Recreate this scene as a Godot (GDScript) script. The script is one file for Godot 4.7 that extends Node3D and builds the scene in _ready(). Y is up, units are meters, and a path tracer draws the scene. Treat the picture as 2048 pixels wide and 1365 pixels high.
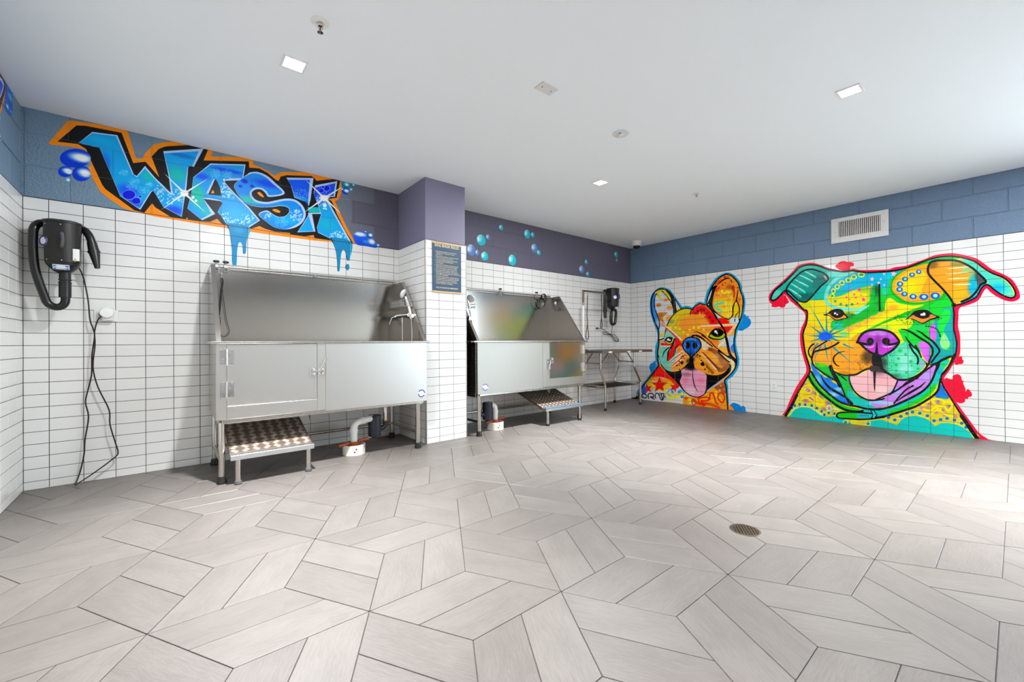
extends Node3D
# A tiled dog-wash room. x runs along the back wall, y is up, z comes out of the back wall into the room. Metres.

# camera solved from the photograph (2048 x 1365): focal length in pixels, turn, tilt, roll, place
const FOC := 831.8
const PPX := 1024.0
const PPY := 682.5
const YAW := 39.4488
const TILT := 0.1865
const ROLL := -0.3405
const EYE := Vector3(0.702, 0.9034, 3.9119)

# the room
const LX := 6.3777      # right wall
const HY := 2.3901      # ceiling
const TY := 1.8304      # top of the tiles
const ZF := 6.3         # wall behind the camera
const C0 := 2.4639      # column
const C1 := 2.8973
const CZ := 0.56
const ROW := 0.0774     # tile course
const COLA := 0.1537    # tile module on the back wall
const COLB := 0.1549    # tile module on the right wall
const GAP := 0.003

var fw: Vector3
var rt: Vector3
var up: Vector3
var M := {}
var used := {}
var rng := RandomNumberGenerator.new()

# light: bare lens, its beam, daylight behind the glazed door, exposure
const LAMP := 2.4
const BEAM := 15.0
const EXPOSURE := 1.5
const SKY := 12.0


# ---------------------------------------------------------------- build



func _ready() -> void:
	rng.seed = 7
	var a := deg_to_rad(YAW)
	var p := deg_to_rad(TILT)
	var r := deg_to_rad(ROLL)
	fw = Vector3(sin(a) * cos(p), sin(p), -cos(a) * cos(p))
	var r0 := Vector3(cos(a), 0, sin(a))
	var u0 := r0.cross(fw)
	rt = r0 * cos(r) + u0 * sin(r)
	up = -r0 * sin(r) + u0 * cos(r)
	var cam := Camera3D.new()
	cam.name = "camera"
	cam.fov = rad_to_deg(2.0 * atan(682.5 / FOC))
	cam.near = 0.02
	cam.far = 60.0
	cam.transform = Transform3D(Basis(rt, up, -fw), EYE)
	add_child(cam)
	cam.current = true
	var env := Environment.new()
	env.background_mode = Environment.BG_COLOR
	env.background_color = Color(0.86, 0.94, 1.0)
	env.background_energy_multiplier = SKY
	env.tonemap_mode = Environment.TONE_MAPPER_LINEAR
	env.tonemap_exposure = EXPOSURE
	env.sdfgi_enabled = true
	env.ssao_enabled = true
	env.ssil_enabled = true
	var we := WorldEnvironment.new()
	we.name = "environment"
	we.environment = env
	add_child(we)
	make_materials()
	M.lamp = mat(Color(0.95, 0.95, 0.95), 0.4)
	M.lamp.emission_enabled = true
	M.lamp.emission = Color(1.0, 0.98, 0.95)
	M.lamp.emission_energy_multiplier = 3.0
	downlight(1.215, 1.48, "glowing square recessed light above the first steel tub")
	downlight(3.805, 1.45, "glowing square recessed light beside the bare ceiling sprinkler near the back wall")
	downlight(3.835, 3.286, "glowing square recessed light alone on the ceiling in front of the dog murals")
	downlight(4.9, 4.35, "square recessed light over the open floor near the right wall")
	downlight(1.215, 3.286, "square recessed light beside the left wall, second from the back wall", 0.6)
	mural_zones = [wall_poly(big_dog_outline(), photo_to_right), wall_poly(small_dog_outline(), photo_to_right)]
	build_room()
	build_things()
	paint_big_dog()
	paint_small_dog()
	paint_wash()
	paint_left()
	paint_bubbles()


func build_things() -> void:
	tub(0.930, 1.0, 1.490, 0.660, 0.056, 0.605, 0.662, "stainless dog wash tub with two leashes, standing left of the tiled column")
	tub(4.527, -1.0, 1.555, 0.635, 0.046, 0.592, 0.696, "stainless dog wash tub between the tiled column and the grooming table")
	ramp_step(0.998, 1.492, 0.728, true, "chequer plate step with fine bars under the first tub")
	ramp_step(3.805, 4.395, 0.700, false, "dark chequer plate step with blue film on its tread")
	waste(Vector2(1.865, 0.452), Vector2(2.050, 0.42), 1.0, "white drain pipe with dark trap right of the fine-barred step")
	waste(Vector2(3.325, 0.44), Vector2(3.220, 0.45), -1.0, "white drain pipe with dark trap beside the dark filmed step")
	wall_dryer_near()
	wall_dryer_far()
	socket_near()
	socket_far()
	register()
	ceiling_fittings()
	floor_drain()
	rules_sign()
	leashes()
	grooming_table()


# ---------------------------------------------------------------- geometry collector
class G:
	var v := PackedVector3Array()
	var n := PackedVector3Array()
	var uv := PackedVector2Array()
	var T := Transform3D()

	func t3(a: Vector3, b: Vector3, c: Vector3, na: Vector3, nb: Vector3, nc: Vector3, ua := Vector2(), ub := Vector2(), uc := Vector2()) -> void:
		var cr := (b - a).cross(c - a)
		if cr.length_squared() < 1e-18:
			return
		if cr.dot(na + nb + nc) > 0.0:
			v.append_array([T * a, T * c, T * b]); n.append_array([T.basis * na, T.basis * nc, T.basis * nb]); uv.append_array([ua, uc, ub])
		else:
			v.append_array([T * a, T * b, T * c]); n.append_array([T.basis * na, T.basis * nb, T.basis * nc]); uv.append_array([ua, ub, uc])

	func quad(a: Vector3, b: Vector3, c: Vector3, d: Vector3, nn: Vector3, ua := Vector2(0, 0), ub := Vector2(1, 0), uc := Vector2(1, 1), ud := Vector2(0, 1)) -> void:
		t3(a, b, c, nn, nn, nn, ua, ub, uc)
		t3(a, c, d, nn, nn, nn, ua, uc, ud)

	func box(lo: Vector3, hi: Vector3, bv := 0.002) -> void:
		var l := Vector3(minf(lo.x, hi.x), minf(lo.y, hi.y), minf(lo.z, hi.z))
		var k := Vector3(maxf(lo.x, hi.x), maxf(lo.y, hi.y), maxf(lo.z, hi.z))
		var c := (l + k) * 0.5
		var h := (k - l) * 0.5
		bv = minf(bv, minf(h.x, minf(h.y, h.z)) * 0.6)
		for ax in 3:
			var u := (ax + 1) % 3
			var w := (ax + 2) % 3
			for s in [-1.0, 1.0]:
				var q := []
				for e in [[-1.0, -1.0], [1.0, -1.0], [1.0, 1.0], [-1.0, 1.0]]:
					var p := Vector3()
					p[ax] = s * h[ax]
					p[u] = e[0] * (h[u] - bv)
					p[w] = e[1] * (h[w] - bv)
					q.append(c + p)
				var nn := Vector3()
				nn[ax] = s
				quad(q[0], q[1], q[2], q[3], nn)
			if bv <= 0.0:
				continue
			# chamfers along axis ax
			for su in [-1.0, 1.0]:
				for sw in [-1.0, 1.0]:
					var q := []
					for e in [[-1.0, 0], [1.0, 0], [1.0, 1], [-1.0, 1]]:
						var p := Vector3()
						p[ax] = e[0] * (h[ax] - bv)
						p[u] = su * (h[u] - (bv if e[1] == 1 else 0.0))
						p[w] = sw * (h[w] - (bv if e[1] == 0 else 0.0))
						q.append(c + p)
					var nn := Vector3()
					nn[u] = su
					nn[w] = sw
					quad(q[0], q[1], q[2], q[3], nn.normalized())
		if bv > 0.0:
			for sx in [-1.0, 1.0]:
				for sy in [-1.0, 1.0]:
					for sz in [-1.0, 1.0]:
						var nn := Vector3(sx, sy, sz).normalized()
						t3(c + Vector3(sx * h.x, sy * (h.y - bv), sz * (h.z - bv)), c + Vector3(sx * (h.x - bv), sy * h.y, sz * (h.z - bv)), c + Vector3(sx * (h.x - bv), sy * (h.y - bv), sz * h.z), nn, nn, nn)

	# front-facing plate lying in local x/y, standing out along z, without a back: the cheap tile
	func plate(w: float, h: float, d: float, bv: float) -> void:
		var x := w * 0.5
		var y := h * 0.5
		var o := [Vector3(-x, -y, 0), Vector3(x, -y, 0), Vector3(x, y, 0), Vector3(-x, y, 0)]
		var e := [Vector3(-x, -y, d - bv), Vector3(x, -y, d - bv), Vector3(x, y, d - bv), Vector3(-x, y, d - bv)]
		var f := [Vector3(-x + bv, -y + bv, d), Vector3(x - bv, -y + bv, d), Vector3(x - bv, y - bv, d), Vector3(-x + bv, y - bv, d)]
		quad(f[0], f[1], f[2], f[3], Vector3.BACK)
		for i in 4:
			var j := (i + 1) % 4
			var out: Vector3 = [Vector3.DOWN, Vector3.RIGHT, Vector3.UP, Vector3.LEFT][i]
			quad(e[i], e[j], f[j], f[i], (out + Vector3.BACK).normalized())
			quad(o[i], o[j], e[j], e[i], out)

	func tube(pts: PackedVector3Array, r, seg := 10, caps := true, closed := false) -> void:
		var cnt := pts.size()
		var fr := Vector3.ZERO
		var rings := []
		var norms := []
		for i in cnt:
			var a: Vector3 = pts[(i - 1 + cnt) % cnt] if (i > 0 or closed) else pts[i]
			var b: Vector3 = pts[(i + 1) % cnt] if (i < cnt - 1 or closed) else pts[i]
			var tan := (b - a).normalized()
			if fr == Vector3.ZERO:
				fr = tan.cross(Vector3.UP if absf(tan.y) < 0.9 else Vector3.RIGHT).normalized()
			fr = (fr - tan * fr.dot(tan)).normalized()
			var bi := tan.cross(fr)
			var rr: float = r if (r is float or r is int) else r[i]
			var ring := PackedVector3Array()
			var nr := PackedVector3Array()
			for k in seg:
				var an := TAU * k / seg
				var d := fr * cos(an) + bi * sin(an)
				ring.append(pts[i] + d * rr)
				nr.append(d)
			rings.append(ring)
			norms.append(nr)
		var last := cnt if closed else cnt - 1
		for i in last:
			var j := (i + 1) % cnt
			for k in seg:
				var m := (k + 1) % seg
				var u0 := float(k) / seg
				var u1 := float(k + 1) / seg
				t3(rings[i][k], rings[i][m], rings[j][m], norms[i][k], norms[i][m], norms[j][m], Vector2(u0, i), Vector2(u1, i), Vector2(u1, j))
				t3(rings[i][k], rings[j][m], rings[j][k], norms[i][k], norms[j][m], norms[j][k], Vector2(u0, i), Vector2(u1, j), Vector2(u0, j))
		if caps and not closed:
			for e in [0, cnt - 1]:
				var o: Vector3 = pts[0] - pts[1] if e == 0 else pts[cnt - 1] - pts[cnt - 2]
				o = o.normalized()
				for k in range(1, seg - 1):
					t3(rings[e][0], rings[e][k], rings[e][k + 1], o, o, o)

	func strap(pts: PackedVector3Array, wide: Vector3, thick: float) -> void:
		# flat band: wide is the half width vector
		var cnt := pts.size()
		for i in cnt - 1:
			var tan := (pts[i + 1] - pts[i]).normalized()
			var o := tan.cross(wide.normalized()).normalized() * thick
			for s in [-1.0, 1.0]:
				quad(pts[i] - wide + o * s, pts[i] + wide + o * s, pts[i + 1] + wide + o * s, pts[i + 1] - wide + o * s, (o * s).normalized())
				quad(pts[i] + wide * s - o, pts[i] + wide * s + o, pts[i + 1] + wide * s + o, pts[i + 1] + wide * s - o, wide.normalized() * s)

	func lathe(prof: Array, seg := 20, X := Transform3D(), smooth := false) -> void:
		# prof: [radius, height] pairs, turned about the local y axis
		var np := []
		for i in prof.size() - 1:
			var d := Vector2(prof[i + 1][0] - prof[i][0], prof[i + 1][1] - prof[i][1])
			np.append(Vector2(d.y, -d.x).normalized())
		for i in prof.size() - 1:
			var n0: Vector2 = np[i]
			var n1: Vector2 = np[i]
			if smooth:
				if i > 0: n0 = (np[i] + np[i - 1]).normalized()
				if i < np.size() - 1: n1 = (np[i] + np[i + 1]).normalized()
			for k in seg:
				var a := TAU * k / seg
				var b := TAU * (k + 1) / seg
				var ca := Vector3(cos(a), 0, sin(a))
				var cb := Vector3(cos(b), 0, sin(b))
				var y0 := Vector3(0, prof[i][1], 0)
				var y1 := Vector3(0, prof[i + 1][1], 0)
				var p00: Vector3 = X * (ca * prof[i][0] + y0)
				var p01: Vector3 = X * (cb * prof[i][0] + y0)
				var p10: Vector3 = X * (ca * prof[i + 1][0] + y1)
				var p11: Vector3 = X * (cb * prof[i + 1][0] + y1)
				var m00: Vector3 = X.basis * (ca * n0.x + Vector3(0, n0.y, 0))
				var m01: Vector3 = X.basis * (cb * n0.x + Vector3(0, n0.y, 0))
				var m10: Vector3 = X.basis * (ca * n1.x + Vector3(0, n1.y, 0))
				var m11: Vector3 = X.basis * (cb * n1.x + Vector3(0, n1.y, 0))
				t3(p00, p01, p11, m00, m01, m11)
				t3(p00, p11, p10, m00, m11, m10)

	func prism(poly: PackedVector2Array, z0: float, z1: float, X := Transform3D(), back := true) -> void:
		var ids := Geometry2D.triangulate_polygon(poly)
		var nf := X.basis * Vector3.BACK
		for i in range(0, ids.size(), 3):
			var a := poly[ids[i]]
			var b := poly[ids[i + 1]]
			var c := poly[ids[i + 2]]
			t3(X * Vector3(a.x, a.y, z1), X * Vector3(b.x, b.y, z1), X * Vector3(c.x, c.y, z1), nf, nf, nf, a, b, c)
			if back:
				t3(X * Vector3(a.x, a.y, z0), X * Vector3(b.x, b.y, z0), X * Vector3(c.x, c.y, z0), -nf, -nf, -nf, a, b, c)
		var sgn := -1.0 if Geometry2D.is_polygon_clockwise(poly) else 1.0
		for i in poly.size():
			var p := poly[i]
			var q := poly[(i + 1) % poly.size()]
			var d := (q - p).normalized()
			var nn := X.basis * (Vector3(d.y, -d.x, 0) * sgn)
			quad(X * Vector3(p.x, p.y, z0), X * Vector3(q.x, q.y, z0), X * Vector3(q.x, q.y, z1), X * Vector3(p.x, p.y, z1), nn)

	func mesh() -> ArrayMesh:
		var m := ArrayMesh.new()
		var ar := []
		ar.resize(Mesh.ARRAY_MAX)
		ar[Mesh.ARRAY_VERTEX] = v
		ar[Mesh.ARRAY_NORMAL] = n
		ar[Mesh.ARRAY_TEX_UV] = uv
		m.add_surface_from_arrays(Mesh.PRIMITIVE_TRIANGLES, ar)
		return m


# ---------------------------------------------------------------- scene tree helpers
func numbered(called: String) -> String:
	var k: int = used.get(called, 0)
	used[called] = k + 1
	return called if k == 0 else "%s_%03d" % [called, k]


func thing(called: String, label: String, category: String, base: Vector3, group := "") -> Node3D:
	var o := Node3D.new()
	o.name = numbered(called)
	add_child(o)
	o.position = base
	o.set_meta("label", label)
	o.set_meta("category", category)
	if group: o.set_meta("group", group)
	return o


# g is modelled in room coordinates; children of a thing are shifted back by its base
func part(parent: Node3D, called: String, g: G, m: Material, label := "") -> MeshInstance3D:
	var o := MeshInstance3D.new()
	o.name = called
	o.mesh = g.mesh()
	o.material_override = m
	if parent != self and not parent is MeshInstance3D:
		o.position = -parent.position
	parent.add_child(o, true)
	if label: o.set_meta("label", label)
	return o


func single(called: String, g: G, m: Material, label: String, category: String, group := "") -> MeshInstance3D:
	var o := MeshInstance3D.new()
	o.name = numbered(called)
	o.mesh = g.mesh()
	o.material_override = m
	add_child(o)
	o.set_meta("label", label)
	o.set_meta("category", category)
	if group: o.set_meta("group", group)
	return o


func struct(called: String, g: G, m: Material) -> MeshInstance3D:
	var o := MeshInstance3D.new()
	o.name = numbered(called)
	o.mesh = g.mesh()
	o.material_override = m
	add_child(o)
	o.set_meta("kind", "structure")
	return o


# ---------------------------------------------------------------- from the photograph's pixels to places in the room
func look_dir(u: float, v: float) -> Vector3:
	return fw + rt * ((u - PPX) / FOC) - up * ((v - PPY) / FOC)


func on_z(u: float, v: float, z: float) -> Vector3:
	var d := look_dir(u, v)
	return EYE + d * ((z - EYE.z) / d.z)


func on_x(u: float, v: float, x: float) -> Vector3:
	var d := look_dir(u, v)
	return EYE + d * ((x - EYE.x) / d.x)


func seen_area(p: Vector3, nn: Vector3, area: float) -> float:
	# share of the picture that a small flat piece takes, 0 outside the frame
	var d := p - EYE
	var z := d.dot(fw)
	if z < 0.05:
		return 0.0
	var u := d.dot(rt) / z * FOC
	var w := d.dot(up) / z * FOC
	if absf(u) > 1060.0 or absf(w) > 720.0:
		return 0.0
	return area * absf(nn.dot(d)) / (z * z * z)


func smooth3(pts: Array, step := 6) -> PackedVector3Array:
	var o := PackedVector3Array()
	for i in pts.size() - 1:
		var a: Vector3 = pts[maxi(i - 1, 0)]
		var b: Vector3 = pts[i]
		var c: Vector3 = pts[i + 1]
		var d: Vector3 = pts[mini(i + 2, pts.size() - 1)]
		for k in step:
			o.append(b.cubic_interpolate(c, a, d, float(k) / step))
	o.append(pts[-1])
	return o


func rows_z(px: Array, z: float) -> Array:
	var o := []
	for i in range(0, px.size(), 2):
		o.append(on_z(px[i], px[i + 1], z))
	return o


# ---------------------------------------------------------------- materials
func mat(c: Color, rough := 0.5, metal := 0.0) -> StandardMaterial3D:
	var m := StandardMaterial3D.new()
	m.albedo_color = c
	m.roughness = rough
	m.metallic = metal
	return m


func noise_tex(sd: int, freq: float, size := 256, octaves := 4, lo := Color.BLACK, hi := Color.WHITE, as_normal := false, bump := 4.0) -> NoiseTexture2D:
	var f := FastNoiseLite.new()
	f.seed = sd
	f.noise_type = FastNoiseLite.TYPE_SIMPLEX_SMOOTH
	f.frequency = freq
	f.fractal_octaves = octaves
	var t := NoiseTexture2D.new()
	t.width = size
	t.height = size
	t.seamless = true
	t.noise = f
	if as_normal:
		t.as_normal_map = true
		t.bump_strength = bump
	else:
		var gr := Gradient.new()
		gr.set_color(0, lo)
		gr.set_color(1, hi)
		t.color_ramp = gr
	return t


func grain_tex(sd: int, base: Color, dark: Color) -> ImageTexture:
	# wood-look porcelain: long streaks along u with a few darker veins
	var w := 512
	var h := 256
	var f := FastNoiseLite.new()
	f.seed = sd
	f.noise_type = FastNoiseLite.TYPE_SIMPLEX_SMOOTH
	f.frequency = 1.0
	f.fractal_octaves = 3
	var im := Image.create(w, h, false, Image.FORMAT_RGB8)
	for y in h:
		for x in w:
			var wob := f.get_noise_2d(x * 0.006, y * 0.012) * 9.0
			var a := f.get_noise_2d(x * 0.008, (y + wob) * 0.22)
			var b := f.get_noise_2d(x * 0.03 + 50.0, (y + wob) * 0.62 + 9.0)
			var c := f.get_noise_2d(x * 0.004 + 90.0, y * 0.010)
			var k := clampf(0.34 + a * 0.42 + b * 0.38 + c * 0.30, 0.0, 1.0)
			im.set_pixel(x, y, base.lerp(dark, k))
	return ImageTexture.create_from_image(im)


func make_materials() -> void:
	M.tile = mat(Color(0.905, 0.90, 0.885), 0.10)
	M.tile.metallic_specular = 0.5
	M.grout = mat(Color(0.17, 0.155, 0.15), 0.9)
	M.ceiling = mat(Color(0.955, 0.968, 0.972), 0.8)
	M.ceiling.normal_enabled = true
	M.ceiling.normal_texture = noise_tex(5, 0.09, 256, 3, Color.BLACK, Color.WHITE, true, 1.2)
	M.ceiling.normal_scale = 0.12
	M.ceiling.uv1_triplanar = true
	M.ceiling.uv1_scale = Vector3(4, 4, 4)
	var bn := noise_tex(8, 0.05, 256, 5, Color.BLACK, Color.WHITE, true, 6.0)
	for a in [["block_slate", Color(0.45, 0.55, 0.63)], ["block_mid", Color(0.42, 0.44, 0.49)], ["block_purple", Color(0.385, 0.37, 0.44)], ["block_blue", Color(0.415, 0.51, 0.615)]]:
		var m := mat(a[1], 0.5)
		m.normal_enabled = true
		m.normal_texture = bn
		m.normal_scale = 0.55
		m.uv1_triplanar = true
		m.uv1_scale = Vector3(4.2, 4.2, 4.2)
		M[a[0]] = m
	M.column = mat(Color(0.485, 0.47, 0.56), 0.5)
	M.column.normal_enabled = true
	M.column.normal_texture = bn
	M.column.normal_scale = 0.10
	M.column.uv1_triplanar = true
	M.column.uv1_scale = Vector3(5, 5, 5)
	M.planks = []
	for a in [[21, Color(0.422, 0.399, 0.382), Color(0.351, 0.330, 0.314)], [22, Color(0.414, 0.390, 0.373), Color(0.341, 0.320, 0.304)], [23, Color(0.401, 0.378, 0.362), Color(0.333, 0.310, 0.296)]]:
		var m := mat(Color.WHITE, 0.42)
		m.albedo_texture = grain_tex(a[0], a[1], a[2])
		M.planks.append(m)
	M.floor_grout = mat(Color(0.27, 0.25, 0.235), 0.9)
	# stainless steel, brushed
	var br := noise_tex(31, 0.06, 256, 4, Color(0.72, 0.72, 0.72), Color(1, 1, 1))
	var bnrm := noise_tex(33, 0.10, 256, 4, Color.BLACK, Color.WHITE, true, 3.0)
	for a in [["steel", Color(0.76, 0.745, 0.72), 0.30], ["steel_panel", Color(0.84, 0.83, 0.81), 0.38], ["steel_splash", Color(0.735, 0.71, 0.68), 0.18], ["steel_satin", Color(0.70, 0.69, 0.66), 0.52], ["steel_door", Color(0.66, 0.66, 0.64), 0.16], ["tube_steel", Color(0.78, 0.76, 0.73), 0.22]]:
		var m := mat(a[1], a[2], 1.0)
		m.roughness_texture = br
		m.uv1_triplanar = true
		m.uv1_scale = Vector3(1.2, 40.0, 1.2)
		m.normal_enabled = true
		m.normal_texture = bnrm
		m.normal_scale = 0.05
		M[a[0]] = m
	M.glass = mat(Color(0.95, 0.98, 1.0, 0.06), 0.02)
	M.glass.transparency = BaseMaterial3D.TRANSPARENCY_ALPHA
	M.chrome = mat(Color(0.86, 0.85, 0.84), 0.10, 1.0)
	M.alu = mat(Color(0.86, 0.87, 0.88), 0.34, 1.0)
	M.plate_dark = mat(Color(0.42, 0.355, 0.30), 0.42, 0.4)
	M.plate_bar = mat(Color(0.82, 0.785, 0.74), 0.32, 0.35)
	M.trim_metal = mat(Color(0.56, 0.53, 0.50), 0.35, 0.9)
	M.trim_dark = mat(Color(0.20, 0.20, 0.22), 0.5)
	M.rubber = mat(Color(0.06, 0.06, 0.065), 0.55)
	M.rubber_grey = mat(Color(0.30, 0.31, 0.33), 0.6)
	M.black = mat(Color(0.10, 0.095, 0.095), 0.34)
	M.black_case = mat(Color(0.155, 0.145, 0.14), 0.30, 0.35)
	M.black_case.normal_enabled = true
	M.black_case.normal_texture = noise_tex(41, 0.25, 128, 3, Color.BLACK, Color.WHITE, true, 4.0)
	M.black_case.normal_scale = 0.25
	M.black_case.uv1_triplanar = true
	M.black_case.uv1_scale = Vector3(12, 12, 12)
	M.hose = mat(Color(0.075, 0.07, 0.07), 0.28)
	M.cord = mat(Color(0.13, 0.09, 0.075), 0.45)
	M.white = mat(Color(0.92, 0.915, 0.90), 0.35)
	M.white_enamel = mat(Color(0.88, 0.875, 0.865), 0.4)
	M.pvc = mat(Color(0.88, 0.875, 0.85), 0.35)
	M.pot = mat(Color(0.87, 0.85, 0.80), 0.5)
	M.trap = mat(Color(0.115, 0.135, 0.175), 0.38)
	M.copper = mat(Color(0.66, 0.30, 0.16), 0.45, 0.35)
	M.brass = mat(Color(0.80, 0.62, 0.32), 0.3, 1.0)
	M.blue = mat(Color(0.12, 0.13, 0.62), 0.4)
	M.film_blue = mat(Color(0.25, 0.52, 0.80), 0.4)
	M.bottle_blue = mat(Color(0.30, 0.55, 0.72), 0.25)
	M.leather = mat(Color(0.23, 0.19, 0.195), 0.55)
	M.display = mat(Color(0.75, 0.80, 0.86), 0.2)
	M.yellow = mat(Color(0.75, 0.76, 0.10), 0.4)
	M.gold = mat(Color(0.80, 0.66, 0.44), 0.4)
	M.sign_navy = mat(Color(0.115, 0.275, 0.385), 0.45)
	M.sign_print = mat(Color(0.88, 0.80, 0.66), 0.5)
	M.duct = mat(Color(0.60, 0.60, 0.59), 0.45, 0.8)
	M.sump = mat(Color(0.45, 0.43, 0.40), 0.6)
	M.slot = mat(Color(0.24, 0.22, 0.20), 0.6)
	M.red = mat(Color(0.55, 0.06, 0.04), 0.3)
	M.dome = mat(Color(0.04, 0.04, 0.045), 0.08)
	M.table_top = mat(Color(0.36, 0.34, 0.33), 0.45)
	M.bronze = mat(Color(0.58, 0.52, 0.45), 0.3, 1.0)


# ---------------------------------------------------------------- lamps
func downlight(x: float, z: float, label: String, power := 1.0, group := "") -> void:
	var o := thing("downlight", label, "ceiling light", Vector3(x, HY, z), group)
	var h := 0.058
	var g := G.new()
	for e in [[-h, -h, h, -h + 0.011], [-h, h - 0.011, h, h], [-h, -h + 0.011, -h + 0.011, h - 0.011], [h - 0.011, -h + 0.011, h, h - 0.011]]:
		g.box(Vector3(x + e[0], HY - 0.005, z + e[1]), Vector3(x + e[2], HY + 0.001, z + e[3]), 0.001)
	part(o, "trim_ring", g, M.white)
	var l := G.new()
	l.box(Vector3(x - h + 0.011, HY - 0.0025, z - h + 0.011), Vector3(x + h - 0.011, HY + 0.001, z + h - 0.011), 0.0)
	part(o, "lens", l, M.lamp)
	var a := AreaLight3D.new()
	a.name = "downlight_beam"
	a.area_size = Vector2(0.092, 0.092)
	a.light_energy = LAMP * power
	a.light_color = Color(0.98, 0.99, 1.0)
	a.area_range = 14.0
	a.shadow_enabled = true
	o.add_child(a)
	a.rotation_degrees.x = -90.0
	a.position = Vector3(0, -0.0065, 0)
	# the lens gathers part of the light into a beam
	var b := SpotLight3D.new()
	b.name = "downlight_core"
	b.light_energy = BEAM * power
	b.light_color = a.light_color
	b.light_size = 0.045
	b.spot_angle = 40.0
	b.spot_angle_attenuation = 1.0
	b.spot_range = 14.0
	b.spot_attenuation = 2.0
	b.shadow_enabled = true
	o.add_child(b)
	b.rotation_degrees.x = -90.0
	b.position = Vector3(0, -0.05, 0)


# ---------------------------------------------------------------- tiled walls
# o: place of (u 0, y 0) on the tile face; ud: direction of u; nn: out of the wall. us: list of [u0, u1]. Tiles are hung on the wall node.
func tile_wall(wall: Node3D, o: Vector3, ud: Vector3, nn: Vector3, us: Array, hidden: Callable, most := 300) -> void:
	var basis := Basis(ud, Vector3.UP, nn)
	var list := []
	var y1 := TY
	while y1 > 0.004:
		var y0 := maxf(y1 - ROW, -0.001)
		for e in us:
			var w: float = e[1] - e[0] - GAP
			if w < 0.006:
				continue
			var cu: float = (e[0] + e[1]) * 0.5
			var cy := (y0 + y1) * 0.5
			var hh := y1 - y0 - GAP
			var p := o + ud * cu + Vector3.UP * cy
			var sees := 0.0 if hidden.call(cu, cy, w, hh) else seen_area(p, nn, w * hh)
			list.append([sees, p, w, hh])
		y1 -= ROW
	list.sort_custom(func(a, b): return a[0] > b[0])
	var cache := {}
	var rest := G.new()
	var k := 0
	for e in list:
		var tilt := Basis(Vector3.UP, rng.randf_range(-1, 1) * 0.004) * Basis(Vector3.RIGHT, rng.randf_range(-1, 1) * 0.005)
		var tf := Transform3D(basis * tilt, e[1] - nn * 0.006)
		if k < most and e[0] > 0.0:
			var key := "%.4f_%.4f" % [e[2], e[3]]
			if not cache.has(key):
				var g := G.new()
				g.plate(e[2], e[3], 0.006, 0.0009)
				cache[key] = g.mesh()
			var t := MeshInstance3D.new()
			t.name = "tile"
			t.mesh = cache[key]
			t.material_override = M.tile
			wall.add_child(t, true)
			t.transform = Transform3D(tf.basis, tf.origin - wall.position)
		else:
			rest.T = tf
			rest.plate(e[2], e[3], 0.006, 0.0009)
		k += 1
	if rest.v.size():
		rest.T = Transform3D()
		var r := part(wall, "tile_field", rest, M.tile)
		r.set_meta("kind", "stuff")


# painted concrete blocks above the tiles
func block_course(wall: Node3D, o: Vector3, ud: Vector3, nn: Vector3, cuts: Array, y0: float, y1: float, pick: Callable) -> void:
	var basis := Basis(ud, Vector3.UP, nn)
	for i in cuts.size() - 1:
		var w: float = cuts[i + 1] - cuts[i]
		if w < 0.01:
			continue
		var g := G.new()
		var cu: float = (cuts[i] + cuts[i + 1]) * 0.5
		var me := Rect2(cuts[i] + 0.004, y0 + 0.004, w - 0.008, y1 - y0 - 0.008)
		if nn == Vector3.LEFT and me.encloses(VENT):
			# block cut out for the duct
			var mid := Vector3(cu, (y0 + y1) * 0.5, 0)
			for r in [Rect2(me.position, Vector2(me.size.x, VENT.position.y - me.position.y)), Rect2(me.position.x, VENT.end.y, me.size.x, me.end.y - VENT.end.y), Rect2(me.position.x, VENT.position.y, VENT.position.x - me.position.x, VENT.size.y), Rect2(VENT.end.x, VENT.position.y, me.end.x - VENT.end.x, VENT.size.y)]:
				g.box(Vector3(r.position.x, r.position.y, 0) - mid, Vector3(r.end.x, r.end.y, 0.006) - mid, 0.0)
		else:
			g.plate(w - 0.008, y1 - y0 - 0.008, 0.006, 0.0025)
		var b := MeshInstance3D.new()
		b.name = "block"
		b.mesh = g.mesh()
		b.material_override = pick.call(cu)
		wall.add_child(b, true)
		b.transform = Transform3D(basis, o + ud * cu + Vector3.UP * ((y0 + y1) * 0.5) - nn * 0.012)


func cuts_from(first: float, step: float, last: float, start := 0.0) -> Array:
	var a := [start]
	var x := first
	while x < start + 0.001:
		x += step
	while x < last - 0.001:
		a.append(x)
		x += step
	a.append(last)
	return a


func spans(c: Array) -> Array:
	var o := []
	for i in c.size() - 1:
		o.append([c[i], c[i + 1]])
	return o


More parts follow.
